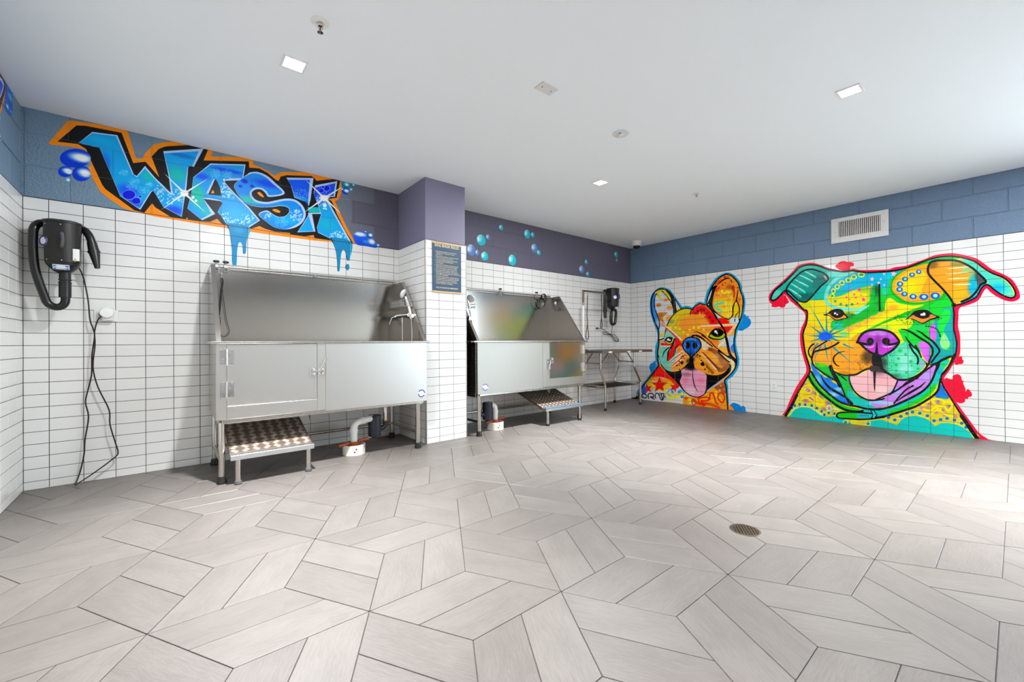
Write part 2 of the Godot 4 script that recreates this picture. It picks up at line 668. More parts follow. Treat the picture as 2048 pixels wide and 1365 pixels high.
func build_room() -> void:
	var g := G.new()
	# floor slab under the planks, with a drop of grout between them
	var dh0 := 0.0585
	g.box(Vector3(-0.15, -0.16, -0.15), Vector3(LX + 0.15, -0.0035, DRAIN.z - dh0), 0.0)
	g.box(Vector3(-0.15, -0.16, DRAIN.z + dh0), Vector3(LX + 0.15, -0.0035, ZF + 0.15), 0.0)
	g.box(Vector3(-0.15, -0.16, DRAIN.z - dh0), Vector3(DRAIN.x - dh0, -0.0035, DRAIN.z + dh0), 0.0)
	g.box(Vector3(DRAIN.x + dh0, -0.16, DRAIN.z - dh0), Vector3(LX + 0.15, -0.0035, DRAIN.z + dh0), 0.0)
	var fl := struct("floor", g, M.floor_grout)
	build_planks(fl)

	g = G.new()
	g.box(Vector3(-0.15, HY, -0.15), Vector3(LX + 0.15, HY + 0.15, ZF + 0.15), 0.0)
	struct("ceiling", g, M.ceiling)

	# back wall
	g = G.new()
	g.box(Vector3(-0.15, -0.1, -0.15), Vector3(LX + 0.15, HY + 0.05, -0.012), 0.0)
	var wb := struct("wall_back", g, M.grout)
	var backing := G.new()
	backing.box(Vector3(-0.012, TY, -0.013), Vector3(2.0, HY, -0.0095), 0.0)
	part(wb, "joint_fill", backing, M.block_slate)
	backing = G.new()
	backing.box(Vector3(2.0, TY, -0.013), Vector3(LX + 0.012, HY, -0.0095), 0.0)
	part(wb, "joint_fill", backing, M.block_purple)
	var gr := G.new()
	gr.box(Vector3(0, 0, -0.0121), Vector3(LX, TY, -0.0018), 0.0)
	part(wb, "grout", gr, M.grout)
	var pick := func(cu): return M.block_slate if cu < 1.75 else (M.block_mid if cu < 2.05 else M.block_purple)
	block_course(wb, Vector3.ZERO, Vector3.RIGHT, Vector3.BACK, cuts_from(0.2, 0.4045, LX), TY, 2.029, pick)
	block_course(wb, Vector3.ZERO, Vector3.RIGHT, Vector3.BACK, cuts_from(0.403, 0.4045, LX), 2.029, 2.232, pick)
	block_course(wb, Vector3.ZERO, Vector3.RIGHT, Vector3.BACK, cuts_from(0.2, 0.4045, LX), 2.232, HY, pick)
	var us := []
	for e in spans(cuts_from(0.109, COLA, LX)):
		if e[0] > C0 + 0.01 and e[1] < C1 - 0.01:
			continue
		us.append(e)
	tile_wall(wb, Vector3.ZERO, Vector3.RIGHT, Vector3.BACK, us, func(cu, cy, _w, _h): return cu > 2.40 and cu < 3.32 or cu > 1.0 and cu < 2.4 and cy > 0.42 and cy < 1.42 or cu > 3.0 and cu < 4.4 and cy > 0.42 and cy < 1.42)

	# left wall
	g = G.new()
	g.box(Vector3(-0.15, -0.1, -0.15), Vector3(-0.012, HY + 0.05, ZF + 0.15), 0.0)
	var wl := struct("wall_left", g, M.block_slate)
	gr = G.new()
	gr.box(Vector3(-0.0121, 0, 0), Vector3(-0.0018, TY, ZF), 0.0)
	part(wl, "grout", gr, M.grout)
	var slate := func(_cu): return M.block_slate
	block_course(wl, Vector3.ZERO, Vector3.FORWARD, Vector3.RIGHT, neg(cuts_from(0.24, 0.4064, ZF)), TY, 2.029, slate)
	block_course(wl, Vector3.ZERO, Vector3.FORWARD, Vector3.RIGHT, neg(cuts_from(0.03, 0.4064, ZF)), 2.029, 2.232, slate)
	block_course(wl, Vector3.ZERO, Vector3.FORWARD, Vector3.RIGHT, neg(cuts_from(0.24, 0.4064, ZF)), 2.232, HY, slate)
	tile_wall(wl, Vector3.ZERO, Vector3.FORWARD, Vector3.RIGHT, spans(neg(cuts_from(0.141, COLB, ZF))), func(cu, _cy, _w, _h): return cu < -0.30)

	# right wall
	g = G.new()
	# with a glazed double door past the edge of the view: its cool daylight fills the room
	var da := 4.8
	var db := 6.25
	var dh := 2.15
	g.box(Vector3(LX + 0.012, -0.1, -0.15), Vector3(LX + 0.15, HY + 0.05, VENT.position.x), 0.0)
	g.box(Vector3(LX + 0.012, -0.1, VENT.end.x), Vector3(LX + 0.15, HY + 0.05, da), 0.0)
	g.box(Vector3(LX + 0.012, -0.1, VENT.position.x), Vector3(LX + 0.15, VENT.position.y, VENT.end.x), 0.0)
	g.box(Vector3(LX + 0.012, VENT.end.y, VENT.position.x), Vector3(LX + 0.15, HY + 0.05, VENT.end.x), 0.0)
	g.box(Vector3(LX + 0.012, -0.1, db), Vector3(LX + 0.15, HY + 0.05, ZF + 0.15), 0.0)
	g.box(Vector3(LX + 0.012, dh, da), Vector3(LX + 0.15, HY + 0.05, db), 0.0)
	var wr := struct("wall_right", g, M.block_blue)
	gr = G.new()
	gr.box(Vector3(LX + 0.0121, 0, 0), Vector3(LX + 0.0018, TY, da), 0.0)
	part(wr, "grout", gr, M.grout)
	var blue := func(_cu): return M.block_blue
	var ro := Vector3(LX, 0, 0)
	block_course(wr, ro, Vector3.BACK, Vector3.LEFT, cuts_from(0.408, 0.4064, da), TY, 2.029, blue)
	block_course(wr, ro, Vector3.BACK, Vector3.LEFT, cuts_from(0.209, 0.4064, da), 2.029, 2.232, blue)
	block_course(wr, ro, Vector3.BACK, Vector3.LEFT, cuts_from(0.408, 0.4064, da), 2.232, HY, blue)
	tile_wall(wr, ro, Vector3.BACK, Vector3.LEFT, spans(cuts_from(0.74 - 4 * COLB, COLB, da)), func(cu, cy, w, h): return painted(cu, cy, w, h))

	var dm := (da + db) * 0.5
	g = G.new()
	for z in [da, dm - 0.05, dm, db - 0.05]:
		g.box(Vector3(LX + 0.08, 0, z), Vector3(LX + 0.005, dh, z + 0.05), 0.003)
	for y in [0.0, dh - 0.06]:
		g.box(Vector3(LX + 0.078, y, da + 0.05), Vector3(LX + 0.007, y + 0.06, db - 0.05), 0.003)
	var dr := struct("door_1", g, M.trim_dark)
	for z in [da + 0.05, dm + 0.05]:
		g = G.new()
		g.box(Vector3(LX + 0.045, 0.06, z), Vector3(LX + 0.037, dh - 0.06, z + (db - da) * 0.5 - 0.10), 0.0)
		part(dr, "pane", g, M.glass)

	# wall behind the camera
	g = G.new()
	g.box(Vector3(-0.15, -0.1, ZF), Vector3(LX + 0.15, HY + 0.05, ZF + 0.15), 0.0)
	var wf := struct("wall_front", g, M.block_mid)
	g = G.new()
	g.box(Vector3(0, 0, ZF - 0.006), Vector3(LX, TY, ZF + 0.001), 0.0)
	part(wf, "tile_field", g, M.tile)

	# column
	g = G.new()
	g.box(Vector3(C0 + 0.006, TY, -0.05), Vector3(C1 - 0.006, HY + 0.02, CZ - 0.006), 0.004)
	var co := struct("wall_column", g, M.column)
	gr = G.new()
	gr.box(Vector3(C0 + 0.002, -0.02, -0.02), Vector3(C1 - 0.002, TY, CZ - 0.002), 0.0)
	part(co, "grout", gr, M.grout)
	tile_wall(co, Vector3(0, 0, CZ), Vector3.RIGHT, Vector3.BACK, [[C0 + 0.004, 2.601], [2.601, 2.751], [2.751, C1 - 0.004]], func(_a, _b, _c, _d): return false, 72)
	tile_wall(co, Vector3(C0, 0, 0), Vector3.BACK, Vector3.LEFT, [[0.0, 0.096], [0.096, 0.247], [0.247, 0.397], [0.397, CZ - 0.004]], func(_a, _b, _c, _d): return false, 96)
	tile_wall(co, Vector3(C1, 0, 0), Vector3.FORWARD, Vector3.RIGHT, neg([0.0, 0.096, 0.247, 0.397, CZ - 0.004]).slice(0, 0), func(_a, _b, _c, _d): return true, 0)
	for x in [C0, C1]:
		var s := -1.0 if x == C0 else 1.0
		var e := G.new()
		e.box(Vector3(x - s * 0.009, 0.0, CZ - 0.009), Vector3(x + s * 0.0012, TY, CZ + 0.0012), 0.0008)
		part(co, "corner_trim", e, M.trim_metal)

	# edge strip closing the top of the tiles
	var strips := [[Vector3(0, TY - 0.001, -0.008), Vector3(C0, TY + 0.003, 0.0008)], [Vector3(C1, TY - 0.001, -0.008), Vector3(LX, TY + 0.003, 0.0008)], [Vector3(-0.008, TY - 0.001, 0), Vector3(0.0008, TY + 0.003, ZF)], [Vector3(LX - 0.0008, TY - 0.001, 0), Vector3(LX + 0.008, TY + 0.003, da)], [Vector3(C0 - 0.0008, TY - 0.001, CZ - 0.01), Vector3(C1 + 0.0008, TY + 0.003, CZ + 0.0008)], [Vector3(C0 - 0.0008, TY - 0.001, 0), Vector3(C0 + 0.01, TY + 0.003, CZ - 0.01)]]
	for i in strips.size():
		var e := G.new()
		e.box(strips[i][0], strips[i][1], 0.0005)
		struct("trim_%d" % (i + 1), e, M.trim_dark)


func neg(c: Array) -> Array:
	var o := []
	for x in c:
		o.append(-x)
	o.reverse()
	return o


# ---------------------------------------------------------------- floor: rhombi of two planks each, six meeting in a star
func build_planks(fl: Node3D) -> void:
	var e := Vector2(0.3827, 0.0)               # the three edge directions (x, z)
	var dn := Vector2(0.1914, 0.3375)
	var dm := Vector2(-0.1914, 0.3375)
	var n1 := Vector2(1.793, 2.857)
	var room := PackedVector2Array([Vector2(0.001, 0.001), Vector2(LX - 0.001, 0.001), Vector2(LX - 0.001, ZF), Vector2(0.001, ZF)])
	var col := PackedVector2Array([Vector2(C0, -0.2), Vector2(C1, -0.2), Vector2(C1, CZ), Vector2(C0, CZ)])
	var well := PackedVector2Array()
	for k in 28:
		well.append(Vector2(DRAIN.x + cos(TAU * k / 28.0) * 0.0605, DRAIN.z + sin(TAU * k / 28.0) * 0.0605))
	var cache := {}
	var list := []
	# directions in the order found round a star; each rhombus (prev, next) is split along prev
	var kinds := [[dn - e, e], [e, dn], [dn, dm]]
	kinds[0][0] = Vector2(0.1914, -0.3375)
	for i in range(-14, 16):
		for j in range(-14, 16):
			var o := n1 + Vector2(0.5741, 0.3375) * i + Vector2(0.0, 0.675) * j
			if o.x < -1.2 or o.x > LX + 1.2 or o.y < -1.2 or o.y > ZF + 1.2:
				continue
			for k in 3:
				for half in 2:
					list.append([o + kinds[k][1] * (0.5 * half), kinds[k][0], kinds[k][1] * 0.5, k])
	var pieces := []
	for it in list:
		var a: Vector2 = it[0]
		var ln: Vector2 = it[1]
		var sh: Vector2 = it[2]
		var quad := PackedVector2Array([a, a + ln, a + ln + sh, a + sh])
		var inset := Geometry2D.offset_polygon(quad, -0.0012)
		if inset.is_empty():
			continue
		var whole := true
		for p in inset[0]:
			if p.x < 0.002 or p.x > LX - 0.002 or p.y < 0.002 or p.y > ZF or (p.x > C0 - 0.5 and p.x < C1 + 0.5 and p.y < CZ + 0.4):
				whole = false
		if not Geometry2D.intersect_polygons(inset[0], well).is_empty():
			whole = false
		var polys := [inset[0]]
		if not whole:
			polys = []
			for q in Geometry2D.intersect_polygons(inset[0], room):
				for r in Geometry2D.clip_polygons(q, col):
					polys.append_array(Geometry2D.clip_polygons(r, well))
		for q in polys:
			if q.size() < 3:
				continue
			var c := Vector2.ZERO
			for p in q:
				c += p
			c /= q.size()
			var ar := 0.0
			for s in q.size():
				ar += q[s].cross(q[(s + 1) % q.size()]) * 0.5
			if absf(ar) < 0.0004:
				continue
			var sees := seen_area(Vector3(c.x, 0, c.y), Vector3.UP, absf(ar))
			pieces.append([sees, q, a, ln, sh, it[3], whole])
	pieces.sort_custom(func(p, q): return p[0] > q[0])
	var rest := [G.new(), G.new(), G.new()]
	for i in pieces.size():
		var it: Array = pieces[i]
		var a: Vector2 = it[2]
		var variant := rng.randi_range(0, 4)
		var tone := rng.randi_range(0, 2)
		if i < 300 and it[0] > 0.0:
			var m: ArrayMesh
			var key := "%d_%d" % [it[5], variant]
			if it[6] and cache.has(key):
				m = cache[key]
			else:
				var g := G.new()
				plank(g, it[1], a, it[3], it[4], variant)
				m = g.mesh()
				if it[6]: cache[key] = m
			var o := MeshInstance3D.new()
			o.name = "floor_plank"
			o.mesh = m
			o.material_override = M.planks[tone]
			fl.add_child(o, true)
			o.position = Vector3(a.x, 0, a.y)
		else:
			rest[tone].T = Transform3D(Basis(), Vector3(a.x, 0, a.y))
			plank(rest[tone], it[1], a, it[3], it[4], variant)
	for k in 3:
		var r := part(fl, "plank_field", rest[k], M.planks[k])
		r.set_meta("kind", "stuff")


func plank(g: G, poly: PackedVector2Array, a: Vector2, ln: Vector2, sh: Vector2, variant: int) -> void:
	# top with a fine chamfer; texture runs along the plank
	var along := ln.normalized()
	var across := Vector2(-along.y, along.x)
	var inner := Geometry2D.offset_polygon(poly, -0.0012)
	if inner.is_empty():
		return
	var top: PackedVector2Array = inner[0]
	var ids := Geometry2D.triangulate_polygon(top)
	var uvof := func(p: Vector2) -> Vector2: return Vector2((p - a).dot(along) / 0.62 + variant * 0.21, (p - a).dot(across) / 0.34 + variant * 0.37)
	for i in range(0, ids.size(), 3):
		var p := top[ids[i]]
		var q := top[ids[i + 1]]
		var r := top[ids[i + 2]]
		g.t3(Vector3(p.x - a.x, 0, p.y - a.y), Vector3(q.x - a.x, 0, q.y - a.y), Vector3(r.x - a.x, 0, r.y - a.y), Vector3.UP, Vector3.UP, Vector3.UP, uvof.call(p), uvof.call(q), uvof.call(r))
	var c := Vector2.ZERO
	for p in top:
		c += p
	c /= top.size()
	for i in top.size():
		var p := top[i]
		var q := top[(i + 1) % top.size()]
		var d := (q - p).normalized()
		var o := Vector2(d.y, -d.x)
		if o.dot((p + q) * 0.5 - c) < 0: o = -o
		var po := p + o * 0.0012
		var qo := q + o * 0.0012
		var n3 := Vector3(o.x, 1, o.y).normalized()
		g.quad(Vector3(p.x - a.x, 0, p.y - a.y), Vector3(q.x - a.x, 0, q.y - a.y), Vector3(qo.x - a.x, -0.0009, qo.y - a.y), Vector3(po.x - a.x, -0.0009, po.y - a.y), n3, uvof.call(p), uvof.call(q), uvof.call(qo), uvof.call(po))
		g.quad(Vector3(po.x - a.x, -0.0009, po.y - a.y), Vector3(qo.x - a.x, -0.0009, qo.y - a.y), Vector3(qo.x - a.x, -0.004, qo.y - a.y), Vector3(po.x - a.x, -0.004, po.y - a.y), Vector3(o.x, 0, o.y), uvof.call(p), uvof.call(q), uvof.call(qo), uvof.call(po))


# ---------------------------------------------------------------- dog-wash tub
# x0: outer face at the door end, s: +1 when the tub runs to the right of it. All lengths along the tub are measured from the door end.
func tub(x0: float, s: float, w: float, zf: float, door0: float, door1: float, post1: float, label: String) -> Node3D:
	var X := func(d: float) -> float: return x0 + s * d
	var o := thing("dog_wash_tub", label, "wash tub", Vector3(x0 + s * w * 0.5, 0, zf * 0.5), "stainless dog wash tubs")
	var g := G.new()
	var yb := 0.41
	var yr := 0.905
	# shell: front, back, two ends and floor, open at the top
	g.box(Vector3(X.call(0.0), yb, zf - 0.03), Vector3(X.call(w), yr, zf - 0.004), 0.002)
	g.box(Vector3(X.call(0.0), yb, 0.03), Vector3(X.call(w), yr, 0.05), 0.002)
	g.box(Vector3(X.call(0.0), yb, 0.05), Vector3(X.call(0.02), yr, zf - 0.03), 0.002)
	g.box(Vector3(X.call(w - 0.02), yb, 0.05), Vector3(X.call(w), yr, zf - 0.03), 0.002)
	g.box(Vector3(X.call(0.02), yb, 0.05), Vector3(X.call(w - 0.02), yb + 0.015, zf - 0.03), 0.0)
	part(o, "shell", g, M.steel)
	# skins of the front
	g = G.new()
	g.box(Vector3(X.call(0.001), yb + 0.004, zf - 0.006), Vector3(X.call(door0 - 0.0015), yr, zf + 0.0005), 0.0015)
	part(o, "stile", g, M.steel_panel if s > 0 else M.steel_satin)
	g = G.new()
	g.box(Vector3(X.call(door0 + 0.0015), yb + 0.004, zf - 0.006), Vector3(X.call(door1 - 0.001), 0.499, zf + 0.0005), 0.0015)
	part(o, "lower_rail", g, M.steel_panel if s > 0 else M.steel_satin)
	g = G.new()
	g.box(Vector3(X.call(door1 + 0.0015), yb + 0.004, zf - 0.006), Vector3(X.call(post1 - 0.001), yr, zf + 0.0008), 0.0015)
	part(o, "post_cover", g, M.steel_panel if s > 0 else M.steel_satin)
	g = G.new()
	g.box(Vector3(X.call(post1 + 0.0015), yb - 0.006, zf - 0.006), Vector3(X.call(w + 0.001), yr, zf + 0.0012), 0.002)
	part(o, "front_panel", g, M.steel_panel if s > 0 else M.steel_satin)
	# door with hinges and latch
	g = G.new()
	g.box(Vector3(X.call(door0 + 0.003), 0.503, zf - 0.008), Vector3(X.call(door1 - 0.003), yr - 0.003, zf + 0.002), 0.0025)
	var door := part(o, "door", g, M.steel_panel if s > 0 else M.steel_door)
	for hy in [0.818, 0.607]:
		g = G.new()
		g.box(Vector3(X.call(door0 + 0.006), hy - 0.050, zf + 0.002), Vector3(X.call(door0 + 0.040), hy + 0.050, zf + 0.0045), 0.001)
		g.box(Vector3(X.call(door0 - 0.038), hy - 0.050, zf + 0.0005), Vector3(X.call(door0 - 0.007), hy + 0.050, zf + 0.0045), 0.001)
		g.tube(PackedVector3Array([Vector3(X.call(door0), hy - 0.053, zf + 0.006), Vector3(X.call(door0), hy + 0.053, zf + 0.006)]), 0.0062, 10)
		for e in [[0.028, 0.040], [0.018, 0.012], [0.028, -0.040], [-0.028, 0.040], [-0.017, -0.010], [-0.028, -0.040]]:
			g.lathe([[0.0, 0.003], [0.004, 0.0022], [0.0055, 0.0]], 8, Transform3D(Basis(Vector3.RIGHT, PI / 2), Vector3(X.call(door0 + e[0]), hy + e[1], zf + 0.0045)))
		part(door, "hinge", g, M.chrome)
	g = G.new()
	var lx := door1
	var ly := 0.70
	g.box(Vector3(X.call(lx - 0.052), ly - 0.036, zf + 0.002), Vector3(X.call(lx - 0.008), ly + 0.034, zf + 0.011), 0.003)
	g.box(Vector3(X.call(lx + 0.005), ly - 0.030, zf), Vector3(X.call(lx + 0.044), ly + 0.030, zf + 0.010), 0.003)
	g.tube(PackedVector3Array([Vector3(X.call(lx - 0.040), ly, zf + 0.020), Vector3(X.call(lx + 0.032), ly + 0.002, zf + 0.022)]), 0.009, 10)
	for e in [[-0.034, 0.018], [-0.034, -0.020], [0.028, 0.016], [0.028, -0.016]]:
		g.lathe([[0.0, 0.006], [0.008, 0.004], [0.010, 0.0]], 10, Transform3D(Basis(Vector3.RIGHT, PI / 2), Vector3(X.call(lx + e[0]), ly + e[1], zf + 0.010)))
	g.tube(PackedVector3Array([Vector3(X.call(lx - 0.030), ly + 0.020, zf + 0.014), Vector3(X.call(lx - 0.030), ly - 0.020, zf + 0.014)]), 0.010, 10)
	var tip := Vector3(X.call(lx + 0.052), ly + 0.098, zf + 0.026) if s > 0 else Vector3(X.call(lx + 0.030), ly - 0.095, zf + 0.026)
	g.tube(PackedVector3Array([Vector3(X.call(lx + 0.012), ly + 0.004, zf + 0.022), Vector3(X.call(lx + 0.018), ly, zf + 0.022).lerp(tip, 0.5), tip]), PackedFloat32Array([0.009, 0.0085, 0.010]), 8)
	part(door, "latch", g, M.chrome)
	# rim
	g = G.new()
	var ov := 0.034
	var re: float = w + ov - 0.008 if s > 0 else w + ov + 0.012
	g.box(Vector3(X.call(-ov), yr, zf - 0.035), Vector3(X.call(re), 0.921, zf + 0.012), 0.004)
	g.box(Vector3(X.call(-ov), yr, 0.02), Vector3(X.call(0.03), 0.921, zf - 0.035), 0.004)
	g.box(Vector3(X.call(w - 0.02), yr, 0.02), Vector3(X.call(re), 0.921, zf - 0.035), 0.004)
	part(o, "rim", g, M.steel)
	# back splash, its return flange, the two slanted end splashes
	g = G.new()
	g.box(Vector3(X.call(0.0), yr, 0.024), Vector3(X.call(w), 1.478, 0.034), 0.002)
	g.box(Vector3(X.call(0.0), 1.47, 0.012), Vector3(X.call(w), 1.482, 0.044), 0.002)
	sheet(g, X.call(0.006), X.call(w - 0.006), yr + 0.016, 1.468, 0.0352, 0.0011)
	part(o, "backsplash", g, M.steel_splash)
	for e in [[0.0, 0.006], [w - 0.006, w]]:
		g = G.new()
		var side := PackedVector2Array([Vector2(0.034, yr), Vector2(zf - 0.005, yr), Vector2(0.22, 1.476), Vector2(0.034, 1.476)])
		var tf := Transform3D(Basis(Vector3(0, 0, 1), Vector3(0, 1, 0), Vector3(-1, 0, 0)), Vector3.ZERO)
		var xa: float = X.call(e[0])
		var xb: float = X.call(e[1])
		g.prism(side, -maxf(xa, xb), -minf(xa, xb), tf)
		# folded edge along the slant
		var inn: float = 0.028 if e[0] == 0.0 else -0.028
		var xo: float = X.call(e[0] if e[0] == 0.0 else e[1])
		var xi: float = X.call((e[0] if e[0] == 0.0 else e[1]) + inn)
		var p0 := Vector3(xo, yr + 0.01, zf - 0.005)
		var p1 := Vector3(xo, 1.479, 0.223)
		var dn := (p1 - p0).normalized()
		var out := Vector3(0, 0.62, 0.78).normalized()
		var sh := Vector3(xi - xo, 0, 0)
		for q in [[Vector3.ZERO, sh]]:
			g.quad(p0 + out * 0.003, p1 + out * 0.003, p1 + sh + out * 0.003, p0 + sh + out * 0.003, out)
			g.quad(p0 - out * 0.003, p1 - out * 0.003, p1 + sh - out * 0.003, p0 + sh - out * 0.003, -out)
			g.quad(p0 + sh - out * 0.003, p1 + sh - out * 0.003, p1 + sh + out * 0.003, p0 + sh + out * 0.003, Vector3(signf(inn * s), 0, 0))
			g.quad(p0 - out * 0.003, p1 - out * 0.003, p1 + out * 0.003, p0 + out * 0.003, Vector3(-signf(inn * s), 0, 0))
		g.box(Vector3(xo, 1.47, 0.02), Vector3(xi, 1.481, 0.225), 0.002)
		part(o, "end_splash", g, M.steel_splash)
	# tie rail with its sliding stops
	g = G.new()
	g.tube(PackedVector3Array([Vector3(X.call(0.01), 1.495, 0.06), Vector3(X.call(w - 0.01), 1.495, 0.06)]), 0.0095, 10)
	for e in [0.02, w * 0.5, w - 0.02]:
		g.box(Vector3(X.call(e) - 0.014, 1.478, 0.03), Vector3(X.call(e) + 0.014, 1.499, 0.068), 0.002)
	part(o, "tie_rail", g, M.steel)
	var stops := [0.045, 0.105] if s > 0 else [0.25, 0.83]
	for e in stops:
		g = G.new()
		g.box(Vector3(X.call(e) - 0.017, 1.483, 0.044), Vector3(X.call(e) + 0.017, 1.509, 0.078), 0.003)
		g.tube(PackedVector3Array([Vector3(X.call(e), 1.508, 0.061), Vector3(X.call(e), 1.522, 0.061)]), 0.006, 8)
		var st := part(o, "rail_stop", g, M.steel)
		g = G.new()
		for k in 5:
			var an := TAU * k / 5.0 + 0.3
			g.tube(PackedVector3Array([Vector3(X.call(e), 1.530, 0.061), Vector3(X.call(e) + cos(an) * 0.019, 1.530, 0.061 + sin(an) * 0.019)]), PackedFloat32Array([0.009, 0.0075]), 8)
		g.lathe([[0.0, 0.011], [0.009, 0.009], [0.011, 0.0], [0.009, -0.009], [0.0, -0.009]], 10, Transform3D(Basis(), Vector3(X.call(e), 1.530, 0.061)))
		part(st, "knob", g, M.black)
		g = G.new()
		var ring := PackedVector3Array()
		for k in 14:
			ring.append(Vector3(X.call(e) + cos(TAU * k / 14.0) * 0.013, 1.470 + sin(TAU * k / 14.0) * 0.013, 0.072))
		g.tube(ring, 0.0022, 6, false, true)
		part(st, "ring", g, M.chrome)
	# under-frame
	g = G.new()
	g.box(Vector3(X.call(0.03), 0.385, zf - 0.035), Vector3(X.call(w - 0.03), 0.412, zf - 0.005), 0.002)
	g.box(Vector3(X.call(0.03), 0.385, 0.045), Vector3(X.call(w - 0.03), 0.412, 0.08), 0.002)
	g.box(Vector3(X.call(0.015), 0.37, 0.08), Vector3(X.call(0.045), 0.412, zf - 0.06), 0.002)
	g.box(Vector3(X.call(w - 0.045), 0.37, 0.08), Vector3(X.call(w - 0.015), 0.412, zf - 0.06), 0.002)
	part(o, "under_frame", g, M.steel)
	var fx := 0.030 if s > 0 else 0.075
	var bx := w - 0.072 if s > 0 else w - 0.035
	for e in [[fx, zf - 0.028], [bx, zf - 0.032], [fx, 0.085], [bx, 0.085]]:
		g = G.new()
		var lx2: float = X.call(e[0])
		g.tube(PackedVector3Array([Vector3(lx2, 0.395, e[1]), Vector3(lx2, 0.045, e[1])]), 0.019, 14)
		var leg := part(o, "leg", g, M.tube_steel)
		g = G.new()
		g.lathe([[0.0, 0.0], [0.027, 0.0], [0.029, 0.006], [0.025, 0.026], [0.021, 0.046], [0.019, 0.047]], 16, Transform3D(Basis(), Vector3(lx2, 0.0005, e[1])))
		part(leg, "foot", g, M.rubber)
	g = G.new()
	var za := 0.085
	for e in [fx, bx]:
		g.tube(PackedVector3Array([Vector3(X.call(e), 0.135, za), Vector3(X.call(e), 0.135, zf - 0.03)]), 0.0125, 10)
	g.tube(PackedVector3Array([Vector3(X.call(fx), 0.135, za), Vector3(X.call(bx), 0.135, za)]), 0.0125, 10)
	part(o, "brace", g, M.tube_steel)
	# round maker's badge: white disc, blue ring
	g = G.new()
	var bd := Transform3D(Basis(Vector3.RIGHT, PI / 2), Vector3(X.call(w - 0.052 if s > 0 else w - 0.088), 0.470, zf + 0.0014))
	g.lathe([[0.0, 0.0006], [0.034, 0.0006], [0.034, 0.0]], 28, bd)
	var badge := part(o, "badge", g, M.white, "round white badge with a blue ring")
	g = G.new()
	for k in 24:
		if k % 12 > 9: continue
		var a0 := TAU * k / 24.0
		var a1 := TAU * (k + 1) / 24.0
		var c3 := Vector3(bd.origin.x, bd.origin.y, zf + 0.0023)
		var ia := Vector3(cos(a0), sin(a0), 0)
		var ib := Vector3(cos(a1), sin(a1), 0)
		g.quad(c3 + ia * 0.0250, c3 + ib * 0.0250, c3 + ib * 0.0335, c3 + ia * 0.0335, Vector3.BACK)
	part(badge, "ring", g, M.blue)
	# step hook under the door
	for e in [door0 - 0.01, door1 - 0.035]:
		g = G.new()
		g.prism(PackedVector2Array([Vector2(0, 0), Vector2(0.06, 0), Vector2(0.06, -0.045), Vector2(0.05, -0.045)]), 0.0, 0.004, Transform3D(Basis(Vector3(0, 0, 1), Vector3(0, 1, 0), Vector3(-1, 0, 0)), Vector3(X.call(e), 0.386, zf - 0.10)))
		part(o, "step_bracket", g, M.steel)
	if s < 0:
		g = G.new()
		g.lathe([[0.0, 0.004], [0.016, 0.003], [0.019, 0.0]], 18, Transform3D(Basis(Vector3.BACK, PI / 2), Vector3(X.call(0.006), 1.405, 0.150)))
		part(o, "hole_plug", g, M.white)
	# mixer, hand shower, shelf on the end splash away from the door
	var q := X.call(w - 0.006)
	var inx := -s
	g = G.new()
	g.tube(PackedVector3Array([Vector3(q + inx * 0.055, 1.155, 0.20), Vector3(q + inx * 0.055, 1.155, 0.45)]), 0.019, 12)
	g.tube(PackedVector3Array([Vector3(q, 1.155, 0.24), Vector3(q + inx * 0.055, 1.155, 0.24)]), 0.013, 10)
	g.tube(PackedVector3Array([Vector3(q, 1.155, 0.40), Vector3(q + inx * 0.055, 1.155, 0.40)]), 0.013, 10)
	g.lathe([[0.0, 0.004], [0.026, 0.003], [0.028, 0.0]], 14, Transform3D(Basis(Vector3.FORWARD, PI / 2 * s), Vector3(q, 1.155, 0.24)))
	g.lathe([[0.0, 0.004], [0.026, 0.003], [0.028, 0.0]], 14, Transform3D(Basis(Vector3.FORWARD, PI / 2 * s), Vector3(q, 1.155, 0.40)))
	g.tube(PackedVector3Array([Vector3(q + inx * 0.055, 1.155, 0.20), Vector3(q + inx * 0.10, 1.14, 0.185), Vector3(q + inx * 0.125, 1.075, 0.18)]), PackedFloat32Array([0.012, 0.009, 0.008]), 8)
	g.tube(PackedVector3Array([Vector3(q + inx * 0.055, 1.145, 0.31), Vector3(q + inx * 0.055, 1.09, 0.31)]), 0.011, 10)
	var mx := part(o, "mixer_tap", g, M.chrome)
	g = G.new()
	g.tube(PackedVector3Array([Vector3(q + inx * 0.055, 1.10, 0.31), Vector3(q + inx * 0.055, 0.86, 0.31)]), 0.0075, 8)
	part(mx, "hose", g, M.chrome)
	g = G.new()
	g.box(Vector3(q, 1.125, 0.445), Vector3(q + inx * 0.05, 1.165, 0.48), 0.004)
	var hs := part(o, "shower_holder", g, M.chrome)
	g = G.new()
	g.tube(smooth3([Vector3(q + inx * 0.04, 1.12, 0.462), Vector3(q + inx * 0.045, 1.19, 0.445), Vector3(q + inx * 0.05, 1.27, 0.405), Vector3(q + inx * 0.055, 1.325, 0.375)], 4), 0.0115, 10)
	g.lathe([[0.0, 0.0], [0.041, 0.004], [0.044, 0.012], [0.036, 0.024], [0.012, 0.034], [0.0, 0.036]], 18, Transform3D(Basis(Vector3(1, 0, 0), -0.9) * Basis(Vector3(0, 0, 1), 0.8 * s), Vector3(q + inx * 0.075, 1.345, 0.395)), false)
	part(o, "hand_shower", g, M.white)
	g = G.new()
	g.tube(smooth3([Vector3(q + inx * 0.04, 1.12, 0.465), Vector3(q + inx * 0.038, 1.05, 0.47), Vector3(q + inx * 0.04, 0.95, 0.475), Vector3(q + inx * 0.05, 0.86, 0.48)], 4), 0.0085, 8)
	part(hs, "hose", g, M.chrome)
